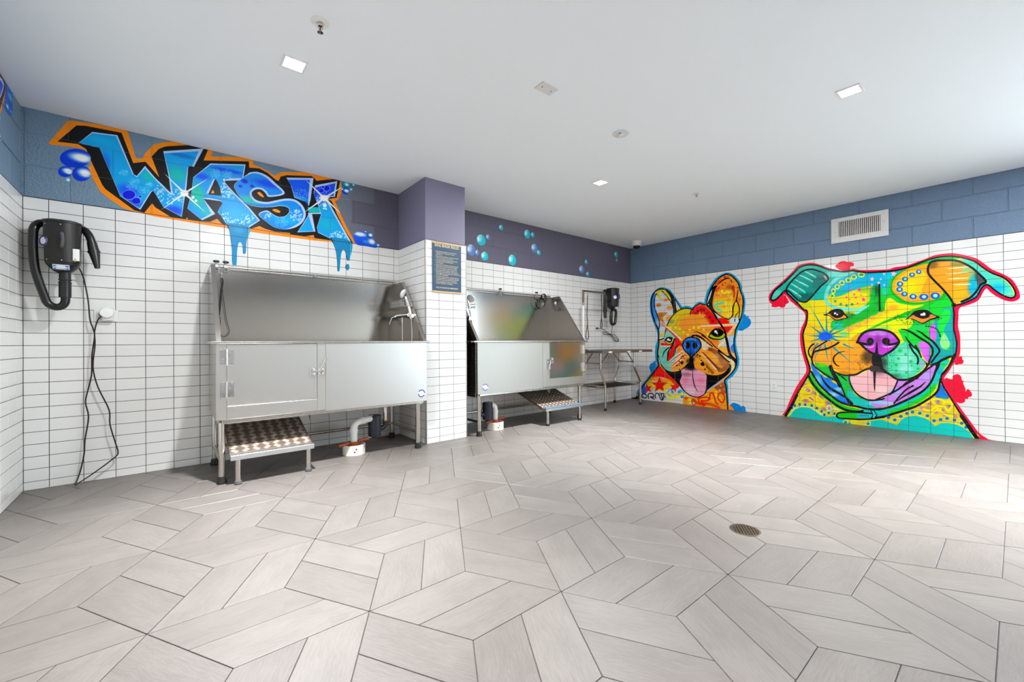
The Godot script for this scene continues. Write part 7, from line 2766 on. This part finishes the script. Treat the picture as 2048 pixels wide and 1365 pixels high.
	cv.spray("#3a2730", 950, 570, 180, 80, 0.95)
	cv.spray("#8f6a78", 880, 680, 140, 70, 0.7)
	cv.spray("#e583a4", 1130, 780, 120, 90, 0.8)
	cv.spray("#e07c9c", 860, 780, 90, 90, 0.6)
	cv.spray("#f6d6de", 960, 960, 200, 100, 0.9)
	cv.unclip()
	cv.taper(K, 16, [985, 560, 985, 700, 1005, 830, 1035, 910, 1078, 985])
	cv.line(K, 15, [760, 860, 820, 940, 900, 1010, 980, 1052, 1090, 1062, 1170, 1025])
	# ---- right muzzle
	cv.view(VIEW.h)
	var muz := cv.pts([20, 400, 90, 340, 180, 250, 200, 150, 160, 60, 60, 30, 100, 25, 200, 70, 300, 150, 400, 220, 480, 280, 560, 350, 640, 430, 672, 500, 640, 590, 540, 650, 430, 690, 330, 670, 220, 600, 100, 520, 30, 450])
	cv.clip(muz)
	cv.fillp("#f0a136", muz)
	cv.fill("#e8d2b4", [60, 30, 200, 70, 300, 150, 400, 230, 330, 240, 240, 260, 200, 200, 160, 80])
	cv.fill("#a3623a", [300, 220, 400, 230, 560, 350, 672, 500, 640, 590, 500, 640, 440, 540, 560, 560, 480, 420, 380, 300])
	cv.spray("#c08458", 560, 480, 130, 110, 0.7)
	cv.spray("#6e3c22", 350, 260, 80, 40, 0.8)
	cv.spray("#f2b464", 440, 400, 100, 110, 0.7)
	cv.fill("#e9dcc8", [170, 300, 210, 330, 470, 600, 440, 600], false)
	cv.fill("#7a3c22", [190, 280, 240, 310, 520, 590, 470, 600], false)
	cv.fill("#e09a34", [230, 420, 460, 640, 420, 680, 240, 500], false)
	cv.fill("#9a5c1c", [260, 470, 420, 650, 380, 680, 270, 540], false)
	cv.spray("#e8a02a", 150, 500, 120, 90, 0.8)
	cv.spray("#231b18", 40, 420, 70, 70, 0.85)
	cv.spray("#5e4a3a", 110, 360, 80, 50, 0.7)
	for e in [[170, 365, 15], [130, 335, 11], [196, 438, 13], [215, 500, 34], [255, 590, 15], [282, 556, 10], [318, 632, 10], [190, 590, 9], [168, 415, 9], [236, 520, 14], [222, 455, 10]]:
		cv.oval(K, e[0], e[1], e[2], e[2])
	cv.unclip()
	cv.line(K, 17, [30, 25, 110, 22, 200, 65, 300, 140, 380, 200])
	cv.line(K, 15, [200, 10, 280, 60, 360, 130, 420, 200, 500, 260, 580, 330, 640, 380])
	cv.line(K, 18, [480, 290, 540, 360, 620, 430, 680, 470])
	cv.line(K, 24, [680, 510, 690, 570, 680, 620])
	cv.line(K, 40, [620, 60, 640, 150, 660, 260, 700, 360, 770, 430])
	cv.fill(K, [640, 380, 680, 350, 740, 400, 800, 420, 800, 520, 770, 560, 760, 470, 700, 420])
	cv.fill("#e9d9a4", [690, 410, 740, 450, 760, 500, 745, 580, 700, 630, 705, 520])
	cv.line(K, 20, [480, 270, 560, 320, 640, 370, 700, 400])
	# ---- nose
	cv.view(VIEW.g)
	var nose := cv.pts([806, 180, 830, 110, 880, 60, 950, 42, 1030, 50, 1090, 80, 1120, 140, 1126, 200, 1090, 260, 1020, 330, 960, 378, 900, 320, 840, 260])
	cv.clip(nose)
	cv.fillp("#1f62b8", nose)
	cv.spray("#4a8fe0", 950, 80, 150, 50, 0.9)
	cv.spray("#163a72", 960, 320, 90, 60, 0.8)
	cv.spray("#2f7fd0", 850, 240, 50, 60, 0.8)
	cv.spray("#2f7fd0", 1060, 250, 60, 60, 0.8)
	cv.unclip()
	cv.linep(K, 2.2, nose + PackedVector2Array([nose[0]]))
	cv.oval(K, 900, 180, 38, 58)
	cv.oval(K, 1022, 182, 40, 58)
	cv.line("#5a9ae8", 9, [840, 180, 850, 150, 870, 160, 860, 210, 840, 220])
	cv.line("#5a9ae8", 9, [1060, 150, 1080, 180, 1090, 200, 1060, 210])
	cv.line(K, 9, [945, 100, 945, 375], false)
	cv.line(K, 10, [890, 110, 920, 105, 945, 115, 980, 105, 1010, 112])
	cv.fill(K, [930, 380, 985, 380, 1000, 470, 1010, 560, 950, 600, 900, 560, 930, 470])
	var g := paint_skin(cv, small_dog_polys(), tile_cells(spans(cuts_from(0.74 - 4 * COLB, COLB, ZF)), 0.0007), Vector3(LX, 0, 0), Vector3.BACK, Vector3.LEFT)
	single("dog_mural", g, paint_mat(cv, 0.16), "mural of an orange dog with pointed ears and blue nose, outlined in blue", "mural")


# ---------------------------------------------------------------- WASH lettering on the block band
func wash_outline() -> PackedVector2Array:
	return px("w", [35, 390, 275, 118, 310, 120, 640, 170, 960, 236, 985, 262, 1082, 578, 1160, 572, 1172, 528, 1290, 405, 1424, 380]) \
		+ px("x", [240, 76, 415, 108, 520, 130, 635, 158, 692, 176, 668, 250, 1095, 264, 1116, 278, 1172, 296, 1166, 345, 1250, 380, 1350, 430]) \
		+ px("y", [60, 145, 125, 190, 170, 148, 240, 140, 480, 146, 545, 154, 606, 180, 830, 215, 892, 232, 912, 290, 905, 400, 872, 470, 832, 490, 900, 640, 980, 810, 1088, 1000, 600, 960, 0, 880]) \
		+ px("x", [600, 1070, 0, 970]) \
		+ px("w", [1070, 1210, 930, 1165, 800, 1080, 655, 970, 545, 775, 512, 690, 545, 640, 508, 520, 470, 464, 280, 430, 60, 408])


func wash_extra() -> Array:
	var a := [
		px("v", [330, 868, 345, 930, 356, 1000, 368, 1100, 372, 1222, 392, 1234, 410, 1228, 416, 1110, 426, 1048, 442, 1034, 456, 1050, 464, 1090, 468, 1132, 486, 1136, 494, 1110, 498, 1030, 520, 900]),
		px("v", [1240, 990, 1262, 1050, 1282, 1110, 1294, 1200, 1298, 1282, 1308, 1290, 1318, 1280, 1326, 1180, 1336, 1120, 1352, 1100, 1368, 1125, 1380, 1188, 1394, 1196, 1408, 1180, 1420, 1030]),
	]
	for e in [["v", 1386, 1253, 19, 28], ["w", 358, 570, 184, 112], ["w", 240, 728, 88, 66], ["w", 432, 752, 112, 92], ["w", 272, 828, 26, 22], ["y", 962, 290, 48, 46], ["y", 1046, 297, 26, 25], ["y", 960, 368, 44, 40], ["y", 1022, 350, 18, 20], ["y", 918, 345, 12, 14], ["y", 1245, 893, 36, 36], ["y", 1192, 852, 16, 16], ["y", 1340, 1013, 24, 22]]:
		a.append(ring(e[0], e[1], e[2], e[3], e[4]))
	a.append(px("y", [1048, 920, 1060, 880, 1100, 848, 1150, 845, 1190, 870, 1215, 910, 1225, 940, 1265, 930, 1305, 960, 1320, 1010, 1318, 1045, 1200, 1025, 1090, 1005]))
	return a


func ring(v: String, x: float, y: float, rx: float, ry: float) -> PackedVector2Array:
	var a := []
	for k in 20:
		a.append(x + cos(TAU * k / 20.0) * rx)
		a.append(y + sin(TAU * k / 20.0) * ry)
	return px(v, a)


func paint_wash() -> void:
	var cv := Canvas.new(0.05, 2.36, 1.50, 2.40, 860.0, photo_to_back)
	var K := "#141314"
	var E := "#bcd2f2"     # pale edge
	cv.im.fill(Color("#0b8ec4"))
	cv.fillp("#f78d09", wash_outline(), false)
	# black ground
	cv.fillp(K, px("w", [145, 372, 372, 180, 480, 185, 690, 225, 908, 268, 1046, 628, 1192, 612, 1356, 797, 1264, 552, 1350, 460, 1424, 432]) \
		+ px("x", [160, 130, 412, 118, 460, 110, 640, 150, 576, 300, 1114, 312, 1120, 386, 1240, 396, 1340, 450, 1424, 522]) \
		+ px("y", [160, 250, 190, 195, 260, 180, 556, 190, 596, 222, 612, 246, 860, 222, 900, 225, 852, 448, 768, 462, 800, 500, 860, 650, 950, 830, 1056, 1000, 590, 930, 580, 890, 490, 905, 300, 885, 300, 866, 120, 850, 0, 815]) \
		+ px("x", [1240, 1080, 1145, 1112, 800, 1060, 738, 994, 655, 1030, 400, 1010, 378, 975, 365, 1000, 180, 968, 0, 855]) \
		+ px("w", [1272, 1105, 1178, 1218, 1060, 1190, 720, 940, 680, 890, 540, 590, 486, 460, 392, 402]), false)
	# ---- W
	cv.view(VIEW.w)
	var W := px("w", [395, 388, 560, 258, 858, 296, 1052, 762, 1088, 782, 1186, 662]) + px("x", [0, 505, 188, 686, 165, 500, 98, 190, 578, 158, 462, 376, 398, 356, 372, 640, 350, 760, 318, 972, 100, 855, -20, 660]) + px("w", [1262, 972, 1130, 1184, 892, 1022, 645, 445])
	cv.fillp(E, W, false)
	var Wi := px("w", [400, 388, 562, 272, 842, 308, 1036, 756, 1090, 798, 1186, 690]) + px("x", [0, 525, 185, 712, 215, 700, 182, 520, 108, 216, 520, 190, 445, 366, 385, 374, 355, 640, 340, 760, 314, 966, 100, 850, -20, 655]) + px("w", [1250, 965, 1122, 1172, 894, 1018, 648, 445])
	cv.clip(Wi, false)
	cv.fillp("#0aa4dc", Wi, false)
	cv.spray("#08b4e0", 650, 350, 260, 120, 0.7)
	cv.spray("#0b63dc", 700, 620, 130, 200, 0.7)
	cv.spray("#0b5fe0", 980, 950, 200, 150, 0.95)
	cv.spray("#0a4ad8", 1050, 1100, 170, 100, 0.8)
	cv.spray("#10b8b4", 1230, 790, 150, 110, 0.95)
	for e in [[930, 740, 60], [1060, 850, 70], [1040, 900, 80], [1170, 950, 70], [1240, 890, 50]]:
		cv.dots("#9fe6f4", e[0], e[1], e[2], e[2] * 0.6, 120, 1.2, 3.2)
		cv.spray("#5fd0f0", e[0], e[1], e[2], e[2] * 0.6, 0.4)
	for e in [[995, 1005, 76, 54], [1082, 1078, 52, 38], [1130, 1026, 16, 12]]:
		cv.oval("#9fc0f0", e[0] + 2, e[1], e[2] + 4, e[3] + 4)
		cv.oval("#0a16c4", e[0], e[1], e[2], e[3])
	cv.view(VIEW.x)
	cv.spray("#0c78c8", 320, 240, 260, 100, 0.95)
	cv.spray("#14b9b0", 260, 460, 170, 170, 0.95)
	cv.spray("#0b9fd8", 100, 680, 140, 90, 0.9)
	cv.spray("#0a58dc", 230, 890, 180, 110, 0.95)
	cv.spray("#5fd8e4", 240, 330, 150, 30, 0.7)
	cv.foam(180, 730, 190, 90, 70)
	cv.foam(50, 640, 60, 50, 20)
	cv.unclip()
	# ---- A
	var A := px("x", [660, 336, 1076, 348, 1044, 536, 835, 542, 830, 562, 960, 705, 1110, 850, 1248, 1014, 1132, 1088, 1110, 1110, 870, 1090, 830, 1030, 785, 960, 742, 916, 774, 850, 802, 812, 780, 785, 575, 756, 716, 936, 560, 1012, 384, 872, 430, 700, 455, 500])
	cv.fillp(E, A, false)
	var Ai := px("x", [666, 350, 1060, 362, 1036, 512, 900, 512, 835, 530, 822, 562, 945, 712, 1095, 862, 1226, 1014, 1120, 1078, 1100, 1110, 870, 1090, 830, 1030, 785, 960, 746, 916, 774, 850, 802, 812, 784, 776, 640, 745, 570, 750, 668, 930, 548, 998, 388, 870, 434, 700, 458, 504])
	cv.clip(Ai, false)
	cv.fillp("#0f9ee0", Ai, false)
	cv.spray("#0a5ae2", 860, 420, 330, 110, 1.0)
	cv.spray("#0a5ae2", 560, 490, 140, 90, 0.9)
	cv.spray("#14bca8", 500, 720, 140, 240, 1.0)
	cv.spray("#10b4b8", 600, 900, 130, 110, 0.9)
	cv.spray("#0aa8d8", 880, 720, 140, 110, 0.9)
	cv.spray("#0aaede", 980, 940, 240, 180, 0.9)
	for e in [[720, 460, 60], [860, 460, 60]]:
		cv.dots("#a6e8f8", e[0], e[1], e[2], e[2], 130, 1.2, 3.4)
		cv.spray("#5fcdf2", e[0], e[1], e[2], e[2], 0.4)
	cv.foam(840, 650, 60, 100, 50)
	cv.foam(900, 700, 60, 50, 26)
	cv.foam(850, 980, 70, 70, 30)
	cv.foam(960, 1040, 110, 40, 34)
	cv.foam(1090, 990, 80, 60, 34)
	cv.unclip()
	cv.fill(E, [688, 530, 712, 515, 640, 694, 608, 690], false)
	cv.fill(K, [715, 520, 745, 560, 770, 620, 790, 722, 632, 704], false)
	cv.fill("#f6a012", [688, 646, 706, 690, 664, 690], false)
	cv.fill(K, [622, 788, 800, 800, 770, 855, 745, 915, 716, 930], false)
	cv.fill("#f78d09", [738, 996, 800, 1058, 655, 1036], false)
	# ---- S
	cv.view(VIEW.y)
	var S := px("y", [-205, 165, -180, 148, -90, 140, 20, 182, 110, 258, 236, 396, 55, 438, 10, 396, -40, 352, -105, 348, -152, 380, -146, 432, -90, 480, 20, 498, 120, 480, 240, 458, 345, 466, 425, 514, 475, 590, 484, 665, 444, 744, 362, 800, 240, 824, 120, 802, 20, 737, -75, 645, 20, 598, 95, 642, 160, 672, 240, 665, 290, 610, 270, 565, 190, 546, 100, 556, -55, 560, -205, 525, -295, 443, -345, 363, -358, 283])
	cv.fillp(E, S)
	var Si := px("y", [-200, 175, -90, 160, 10, 206, 95, 282, 208, 388, 60, 418, 20, 372, -40, 330, -120, 330, -176, 370, -170, 440, -100, 500, 20, 522, 130, 505, 240, 482, 340, 490, 405, 530, 450, 600, 456, 665, 420, 730, 350, 780, 240, 822, 120, 800, 20, 735, -65, 650, 20, 612, 95, 650, 160, 680, 240, 672, 298, 612, 275, 560, 190, 540, 100, 550, -55, 556, -205, 522, -293, 443, -342, 363, -354, 285])
	cv.clip(Si)
	cv.fillp("#0e8fe0", Si)
	cv.spray("#0a56e0", 40, 280, 280, 130, 1.0)
	cv.spray("#12b6b0", -180, 470, 220, 110, 1.0)
	cv.spray("#14bcb0", 120, 515, 240, 50, 0.95)
	cv.spray("#0caede", 240, 700, 260, 130, 0.95)
	cv.spray("#0a8ed0", 60, 740, 130, 90, 0.8)
	for e in [[-240, 250, 50], [-290, 310, 30], [-150, 310, 30], [440, 560, 30]]:
		cv.spray("#0a1ac8", e[0], e[1], e[2] * 1.2, e[2], 1.0)
	cv.foam(40, 665, 40, 50, 24)
	cv.foam(370, 660, 70, 80, 50)
	cv.dots("#a6e8f8", 200, 740, 80, 60, 140, 1.2, 3.2)
	cv.unclip()
	cv.fill("#f79a10", [-90, 390, -60, 380, -20, 420, -12, 442, -50, 430])
	cv.fill("#f79a10", [88, 592, 130, 580, 184, 608, 170, 626, 120, 614])
	# ---- H
	cv.fill(E, [255, 208, 578, 214, 540, 480, 520, 545, 490, 500, 350, 445, 310, 300], false)
	cv.fill("#0a60e0", [272, 234, 536, 234, 515, 470, 514, 540, 490, 500, 354, 440, 318, 310], false)
	cv.fill(E, [595, 300, 860, 250, 832, 438, 770, 440, 700, 500, 636, 552, 580, 400], false)
	cv.fill("#0a55dc", [600, 325, 838, 275, 815, 425, 760, 430, 700, 490, 640, 545, 582, 404], false)
	cv.fill("#12b4b4", [508, 560, 740, 560, 700, 625, 520, 618], false)
	cv.fill(E, [515, 625, 665, 625, 665, 640, 560, 640, 600, 850, 385, 858, 450, 760, 515, 655], false)
	cv.fill("#0aa2dc", [518, 662, 580, 845, 395, 850, 455, 765], false)
	cv.fill(E, [636, 552, 740, 480, 760, 500, 1030, 985, 830, 960, 630, 862, 618, 800, 668, 640], false)
	cv.fill("#0ca4dc", [640, 556, 735, 490, 1000, 975, 830, 955, 632, 856, 622, 800, 672, 640], false)
	cv.clip(px("y", [272, 234, 536, 234, 515, 470, 514, 540, 490, 500, 354, 440, 318, 310]), false)
	cv.spray("#1aa0dc", 440, 460, 150, 70, 0.9)
	cv.dots("#9fe4f6", 430, 400, 100, 60, 150, 1.2, 3.4)
	cv.unclip()
	cv.clip(px("y", [600, 325, 838, 275, 815, 425, 760, 430, 700, 490, 640, 545, 582, 404]), false)
	for e in [[670, 365, 30, 24], [735, 335, 34, 32], [690, 320, 16, 14], [720, 380, 10, 8]]:
		cv.oval("#8fb4f0", e[0] + 2, e[1], e[2] + 4, e[3] + 4)
		cv.oval("#0a14c8", e[0], e[1], e[2], e[3])
	cv.foam(640, 470, 30, 60, 20)
	cv.unclip()
	cv.clip(px("y", [640, 556, 735, 490, 1000, 975, 830, 955, 632, 856, 622, 800, 672, 640]), false)
	cv.spray("#12b8cc", 740, 760, 140, 120, 0.7)
	cv.foam(880, 900, 110, 60, 60)
	cv.foam(700, 540, 40, 40, 10)
	cv.unclip()
	# ---- sparkles
	for e in [["x", 350, 690, 250], ["y", 705, 452, 230]]:
		cv.view(VIEW[e[0]])
		for d in [[1.0, 0.92], [-1.0, -0.98], [1.16, -0.72], [-1.12, 0.8]]:
			var tip := Vector2(e[1] + d[0] * e[3], e[2] + d[1] * e[3])
			var nn: Vector2 = Vector2(-d[1], d[0]).normalized() * 13.0
			cv.fill("#eef2f0", [e[1] + nn.x, e[2] + nn.y, tip.x, tip.y, e[1] - nn.x, e[2] - nn.y], false)
		cv.spray("#fbfaf4", e[1], e[2], 92, 72, 1.0)
		cv.oval("#fbfaf4", e[1], e[2], 44, 36)
	for e in [[452, 740, 18], [488, 778, 15], [820, 530, 12]]:
		cv.view(VIEW.x)
		cv.oval("#dff4f2", e[0], e[1], e[2], e[2])
	cv.view(VIEW.y)
	for e in [[712, 536, 22], [700, 575, 10], [726, 580, 10]]:
		cv.oval("#dff4fa", e[0], e[1], e[2], e[2])
	# ---- drips over the tiles, with a paler stroke on one edge and a black stroke on the other
	var ex := wash_extra()
	cv.view(VIEW.v)
	for k in 2:
		cv.clip(ex[k])
		cv.fillp("#0a86b4", ex[k])
		if k == 0:
			cv.line("#35c2dc", 7, [496, 1130, 500, 1030, 522, 905])
			cv.line("#35c2dc", 7, [412, 1225, 418, 1110, 428, 1050, 444, 1036])
			cv.line("#101c20", 9, [332, 880, 356, 1000, 366, 1100, 370, 1225])
			cv.line("#101c20", 8, [446, 1036, 462, 1090, 468, 1134])
			cv.spray("#0a9ac8", 430, 930, 80, 50, 0.8)
		else:
			cv.line("#35c2dc", 7, [1408, 1185, 1418, 1040])
			cv.line("#35c2dc", 7, [1320, 1280, 1328, 1180, 1338, 1122, 1352, 1104])
			cv.line("#101c20", 9, [1244, 1000, 1280, 1110, 1292, 1200, 1298, 1285])
			cv.line("#101c20", 8, [1356, 1104, 1370, 1130, 1382, 1190])
		cv.unclip()
	cv.fillp("#0b86ae", ex[2])
	cv.taper("#151d20", 12, [1380, 1222, 1368, 1245, 1376, 1275])
	cv.taper("#3cc4dc", 6, [1402, 1235, 1404, 1255, 1398, 1272])
	# ---- bubbles
	for e in [["w", 358, 570, 184, 112, "#0a3fc0", 70.0], ["w", 240, 728, 88, 66, "#0a3fc0", 30.0], ["w", 432, 752, 112, 92, "#0a3fc0", 40.0], ["w", 272, 828, 26, 22, "#7fd4ee", 4.0], ["y", 962, 290, 48, 46, "#0a7aa4", 10.0], ["y", 1046, 297, 26, 25, "#0a7aa4", 6.0], ["y", 960, 368, 44, 40, "#0a48b0", 10.0], ["y", 1022, 350, 18, 20, "#2aa4cc", 4.0], ["y", 918, 345, 12, 14, "#7fd4ee", 2.0], ["y", 1245, 893, 36, 36, "#0a50c8", 9.0], ["y", 1192, 852, 16, 16, "#0a3fb4", 2.0], ["y", 1340, 1013, 24, 22, "#0a6ac0", 5.0]]:
		cv.view(VIEW[e[0]])
		var rg := ring(e[0], e[1], e[2], e[3], e[4])
		cv.clip(rg)
		cv.fillp(e[5], rg)
		var pale := "#eaf3f2" if e[5] != "#0a7aa4" else "#5fd0cc"
		cv.spray("#3f9be4", e[1] + e[6] * 0.5, e[2], e[3] * 0.9, e[4] * 0.9, 0.8)
		cv.spray(pale, e[1] + e[6], e[2] - e[4] * 0.1, e[3] * 1.15, e[4] * 1.05, 1.0)
		cv.spray("#fbfcf8", e[1] + e[6] * 1.2, e[2] + e[4] * 0.05, e[3] * 0.62, e[4] * 0.72, 0.95)
		cv.unclip()
	var foam: PackedVector2Array = ex[ex.size() - 1]
	cv.view(VIEW.y)
	cv.clip(foam)
	cv.fillp("#1460d8", foam)
	cv.spray("#eef4f6", 1130, 880, 120, 60, 1.0)
	cv.spray("#f2f6f8", 1270, 970, 70, 60, 1.0)
	cv.spray("#0a4fd0", 1140, 980, 110, 60, 0.9)
	cv.spray("#3f9bea", 1200, 970, 60, 40, 0.8)
	cv.unclip()
	var outs := [wall_poly(wash_outline(), photo_to_back, false)]
	for p in ex:
		for q in Geometry2D.clip_polygons(wall_poly(p, photo_to_back), outs[0]):
			outs.append(q)
	var cells := block_cells(0.2, 0.403, 0.4045, C0)
	cells.append_array(tile_cells(spans(cuts_from(0.109, COLA, C0)), 0.0007))
	var g := paint_skin(cv, outs, cells, Vector3.ZERO, Vector3.RIGHT, Vector3.BACK)
	single("graffiti_mural", g, paint_mat(cv, 0.38), "blue and orange WASH graffiti lettering with bubbles painted above the first tub", "mural")


# the end of another painted word on the left wall
func paint_left() -> void:
	var cv := Canvas.new(0.0, 0.9, 1.84, 2.40, 800.0, photo_to_left)
	cv.im.fill(Color("#0d4fb4"))
	cv.view(VIEW.z)
	var word := px("z", [-60, 90, -60, -90, 0, 20, 110, 190, 130, 250, 118, 400, 80, 560, 40, 740, 20, 760, 32, 830, 20, 910, -60, 915])
	cv.fillp("#f08a0c", word, false)
	cv.fill("#141314", [-60, -90, 0, 22, 108, 192, 128, 250, 112, 380, 60, 560, 10, 730, -60, 760], false)
	cv.fill("#bcd2f2", [-60, 40, 0, 100, 60, 160, 98, 250, 70, 380, 10, 545, -60, 560], false)
	cv.fill("#0d3fc8", [-60, 80, 0, 150, 50, 200, 80, 265, 50, 390, 0, 520, -60, 540], false)
	cv.taper("#dfeaf6", 16, [-30, 420, 10, 390, 34, 370])
	cv.fill("#e6f0f8", [-60, 720, 0, 724, 34, 780, 28, 900, -60, 915])
	cv.fill("#0a1fc4", [-60, 735, 0, 735, 22, 790, 18, 895, -60, 905])
	var bub := px("z", [122, 240, 170, 290, 215, 370, 248, 400, 258, 440, 240, 480, 232, 560, 240, 640, 230, 760, 190, 795, 160, 760, 118, 690, 104, 600, 112, 500, 106, 440, 118, 380])
	cv.clip(bub)
	cv.fillp("#0d5cb8", bub)
	cv.spray("#74d2ea", 195, 460, 50, 170, 1.0)
	cv.spray("#eef4f2", 152, 630, 38, 110, 1.0)
	cv.spray("#8fe0f0", 210, 710, 30, 70, 1.0)
	cv.spray("#8fe0f0", 244, 430, 20, 50, 1.0)
	cv.spray("#c8f0f4", 112, 510, 14, 40, 1.0)
	cv.unclip()
	var ray := px("z", [-20, 960, 4, 1010, 52, 1215, 44, 1220, -20, 1050])
	cv.fillp("#dfe8ea", ray, false)
	var outs := []
	for p in [wall_poly(word, photo_to_left, false), wall_poly(bub, photo_to_left), wall_poly(ray, photo_to_left, false)]:
		outs.append(p)
	var cells := []
	for e in [[0.24, TY, 2.029], [0.03, 2.029, 2.232], [0.24, 2.232, HY]]:
		for c in spans(cuts_from(e[0], 0.4064, 1.5)):
			cells.append([Rect2(c[0] + 0.0042, e[1] + 0.0042, c[1] - c[0] - 0.0084, e[2] - e[1] - 0.0084), -0.0054])
	cells.append([Rect2(0, TY + 0.003, 1.5, HY - TY - 0.003), -0.0115])
	var g := paint_skin(cv, outs, cells, Vector3.ZERO, Vector3.BACK, Vector3.RIGHT)
	single("graffiti_mural", g, paint_mat(cv, 0.38), "end of a blue graffiti word with bubbles painted on the left wall", "mural")


# single bubbles on the purple band past the column
func paint_bubbles() -> void:
	var mats := []
	for e in [["#2fb4c4", "#8fe2e4"], ["#5f86bc", "#b4c4dc"]]:
		var cv := Canvas.new(0.0, 1.0, 0.0, 1.0, 128.0, func(p): return p)
		cv.im.fill(Color(e[0]))
		cv.view([0.0, 0.0, 1.0])
		cv.spray(e[1], 0.36, 0.60, 0.46, 0.46, 0.9)
		cv.spray("#e4f4f2", 0.20, 0.56, 0.24, 0.40, 0.9)
		cv.spray("#bfeaec", 0.40, 0.92, 0.34, 0.16, 0.7)
		cv.spray(e[0], 0.74, 0.46, 0.28, 0.34, 0.8)
		mats.append(paint_mat(cv, 0.42))
	for e in [
		[84, 386, 56, 72, 1, "largest pale blue painted bubble, touching the edge of the tiled column"],
		[161, 420, 24, 36, 1, "small pale blue painted bubble beside the largest pale one near the column"],
		[210, 258, 58, 70, 0, "big turquoise painted bubble above the pale one near the column"],
		[300, 222, 26, 34, 1, "small pale painted bubble at the upper edge of the big turquoise one"],
		[255, 464, 45, 56, 0, "turquoise painted bubble low on the band beside a small pale one"],
		[466, 98, 26, 34, 0, "lone small turquoise painted bubble high under the ceiling"],
		[609, 514, 48, 68, 0, "lone large turquoise painted bubble touching the tiles above the second tub"],
		[800, 182, 38, 56, 0, "larger turquoise bubble of the pair painted close under the ceiling"],
		[870, 192, 22, 32, 0, "smaller turquoise bubble of the pair painted close under the ceiling"],
		[894, 362, 42, 54, 1, "pale blue painted bubble touching a small turquoise one at mid band"],
		[948, 420, 23, 32, 0, "small turquoise painted bubble touching a pale blue one at mid band"],
		[1498, 636, 33, 48, 1, "pale blue painted bubble in the middle of a trio above the grooming arm"],
		[1556, 540, 19, 28, 0, "small turquoise painted bubble at the top of a trio above the grooming arm"],
		[1574, 694, 19, 28, 0, "small turquoise painted bubble at the bottom of a trio above the grooming arm"],
		[1939, 445, 25, 36, 0, "turquoise painted bubble over a tiny pale one near the corner camera"],
		[1948, 518, 13, 26, 1, "tiny pale painted bubble under a turquoise one near the corner camera"]]:
		var c := px("u", [e[0], e[1], e[0] + e[2], e[1], e[0], e[1] + e[3]])
		var p := photo_to_back(c[0])
		var ru := absf(photo_to_back(c[1]).x - p.x)
		var rv := absf(photo_to_back(c[2]).y - p.y)
		var g := G.new()
		for k in 28:
			var a := TAU * k / 28.0
			var b := TAU * (k + 1) / 28.0
			var o := Vector3(p.x, p.y, -0.0050)
			var pa := Vector2(cos(a), sin(a))
			var pb := Vector2(cos(b), sin(b))
			g.t3(o, o + Vector3(pa.x * ru, pa.y * rv, 0), o + Vector3(pb.x * ru, pb.y * rv, 0), Vector3.BACK, Vector3.BACK, Vector3.BACK, Vector2(0.5, 0.5), Vector2(0.5 + pa.x * 0.5, 0.5 - pa.y * 0.5), Vector2(0.5 + pb.x * 0.5, 0.5 - pb.y * 0.5))
		single("painted_bubble", g, mats[e[4]], e[5], "painted bubble", "bubbles painted on the purple wall")
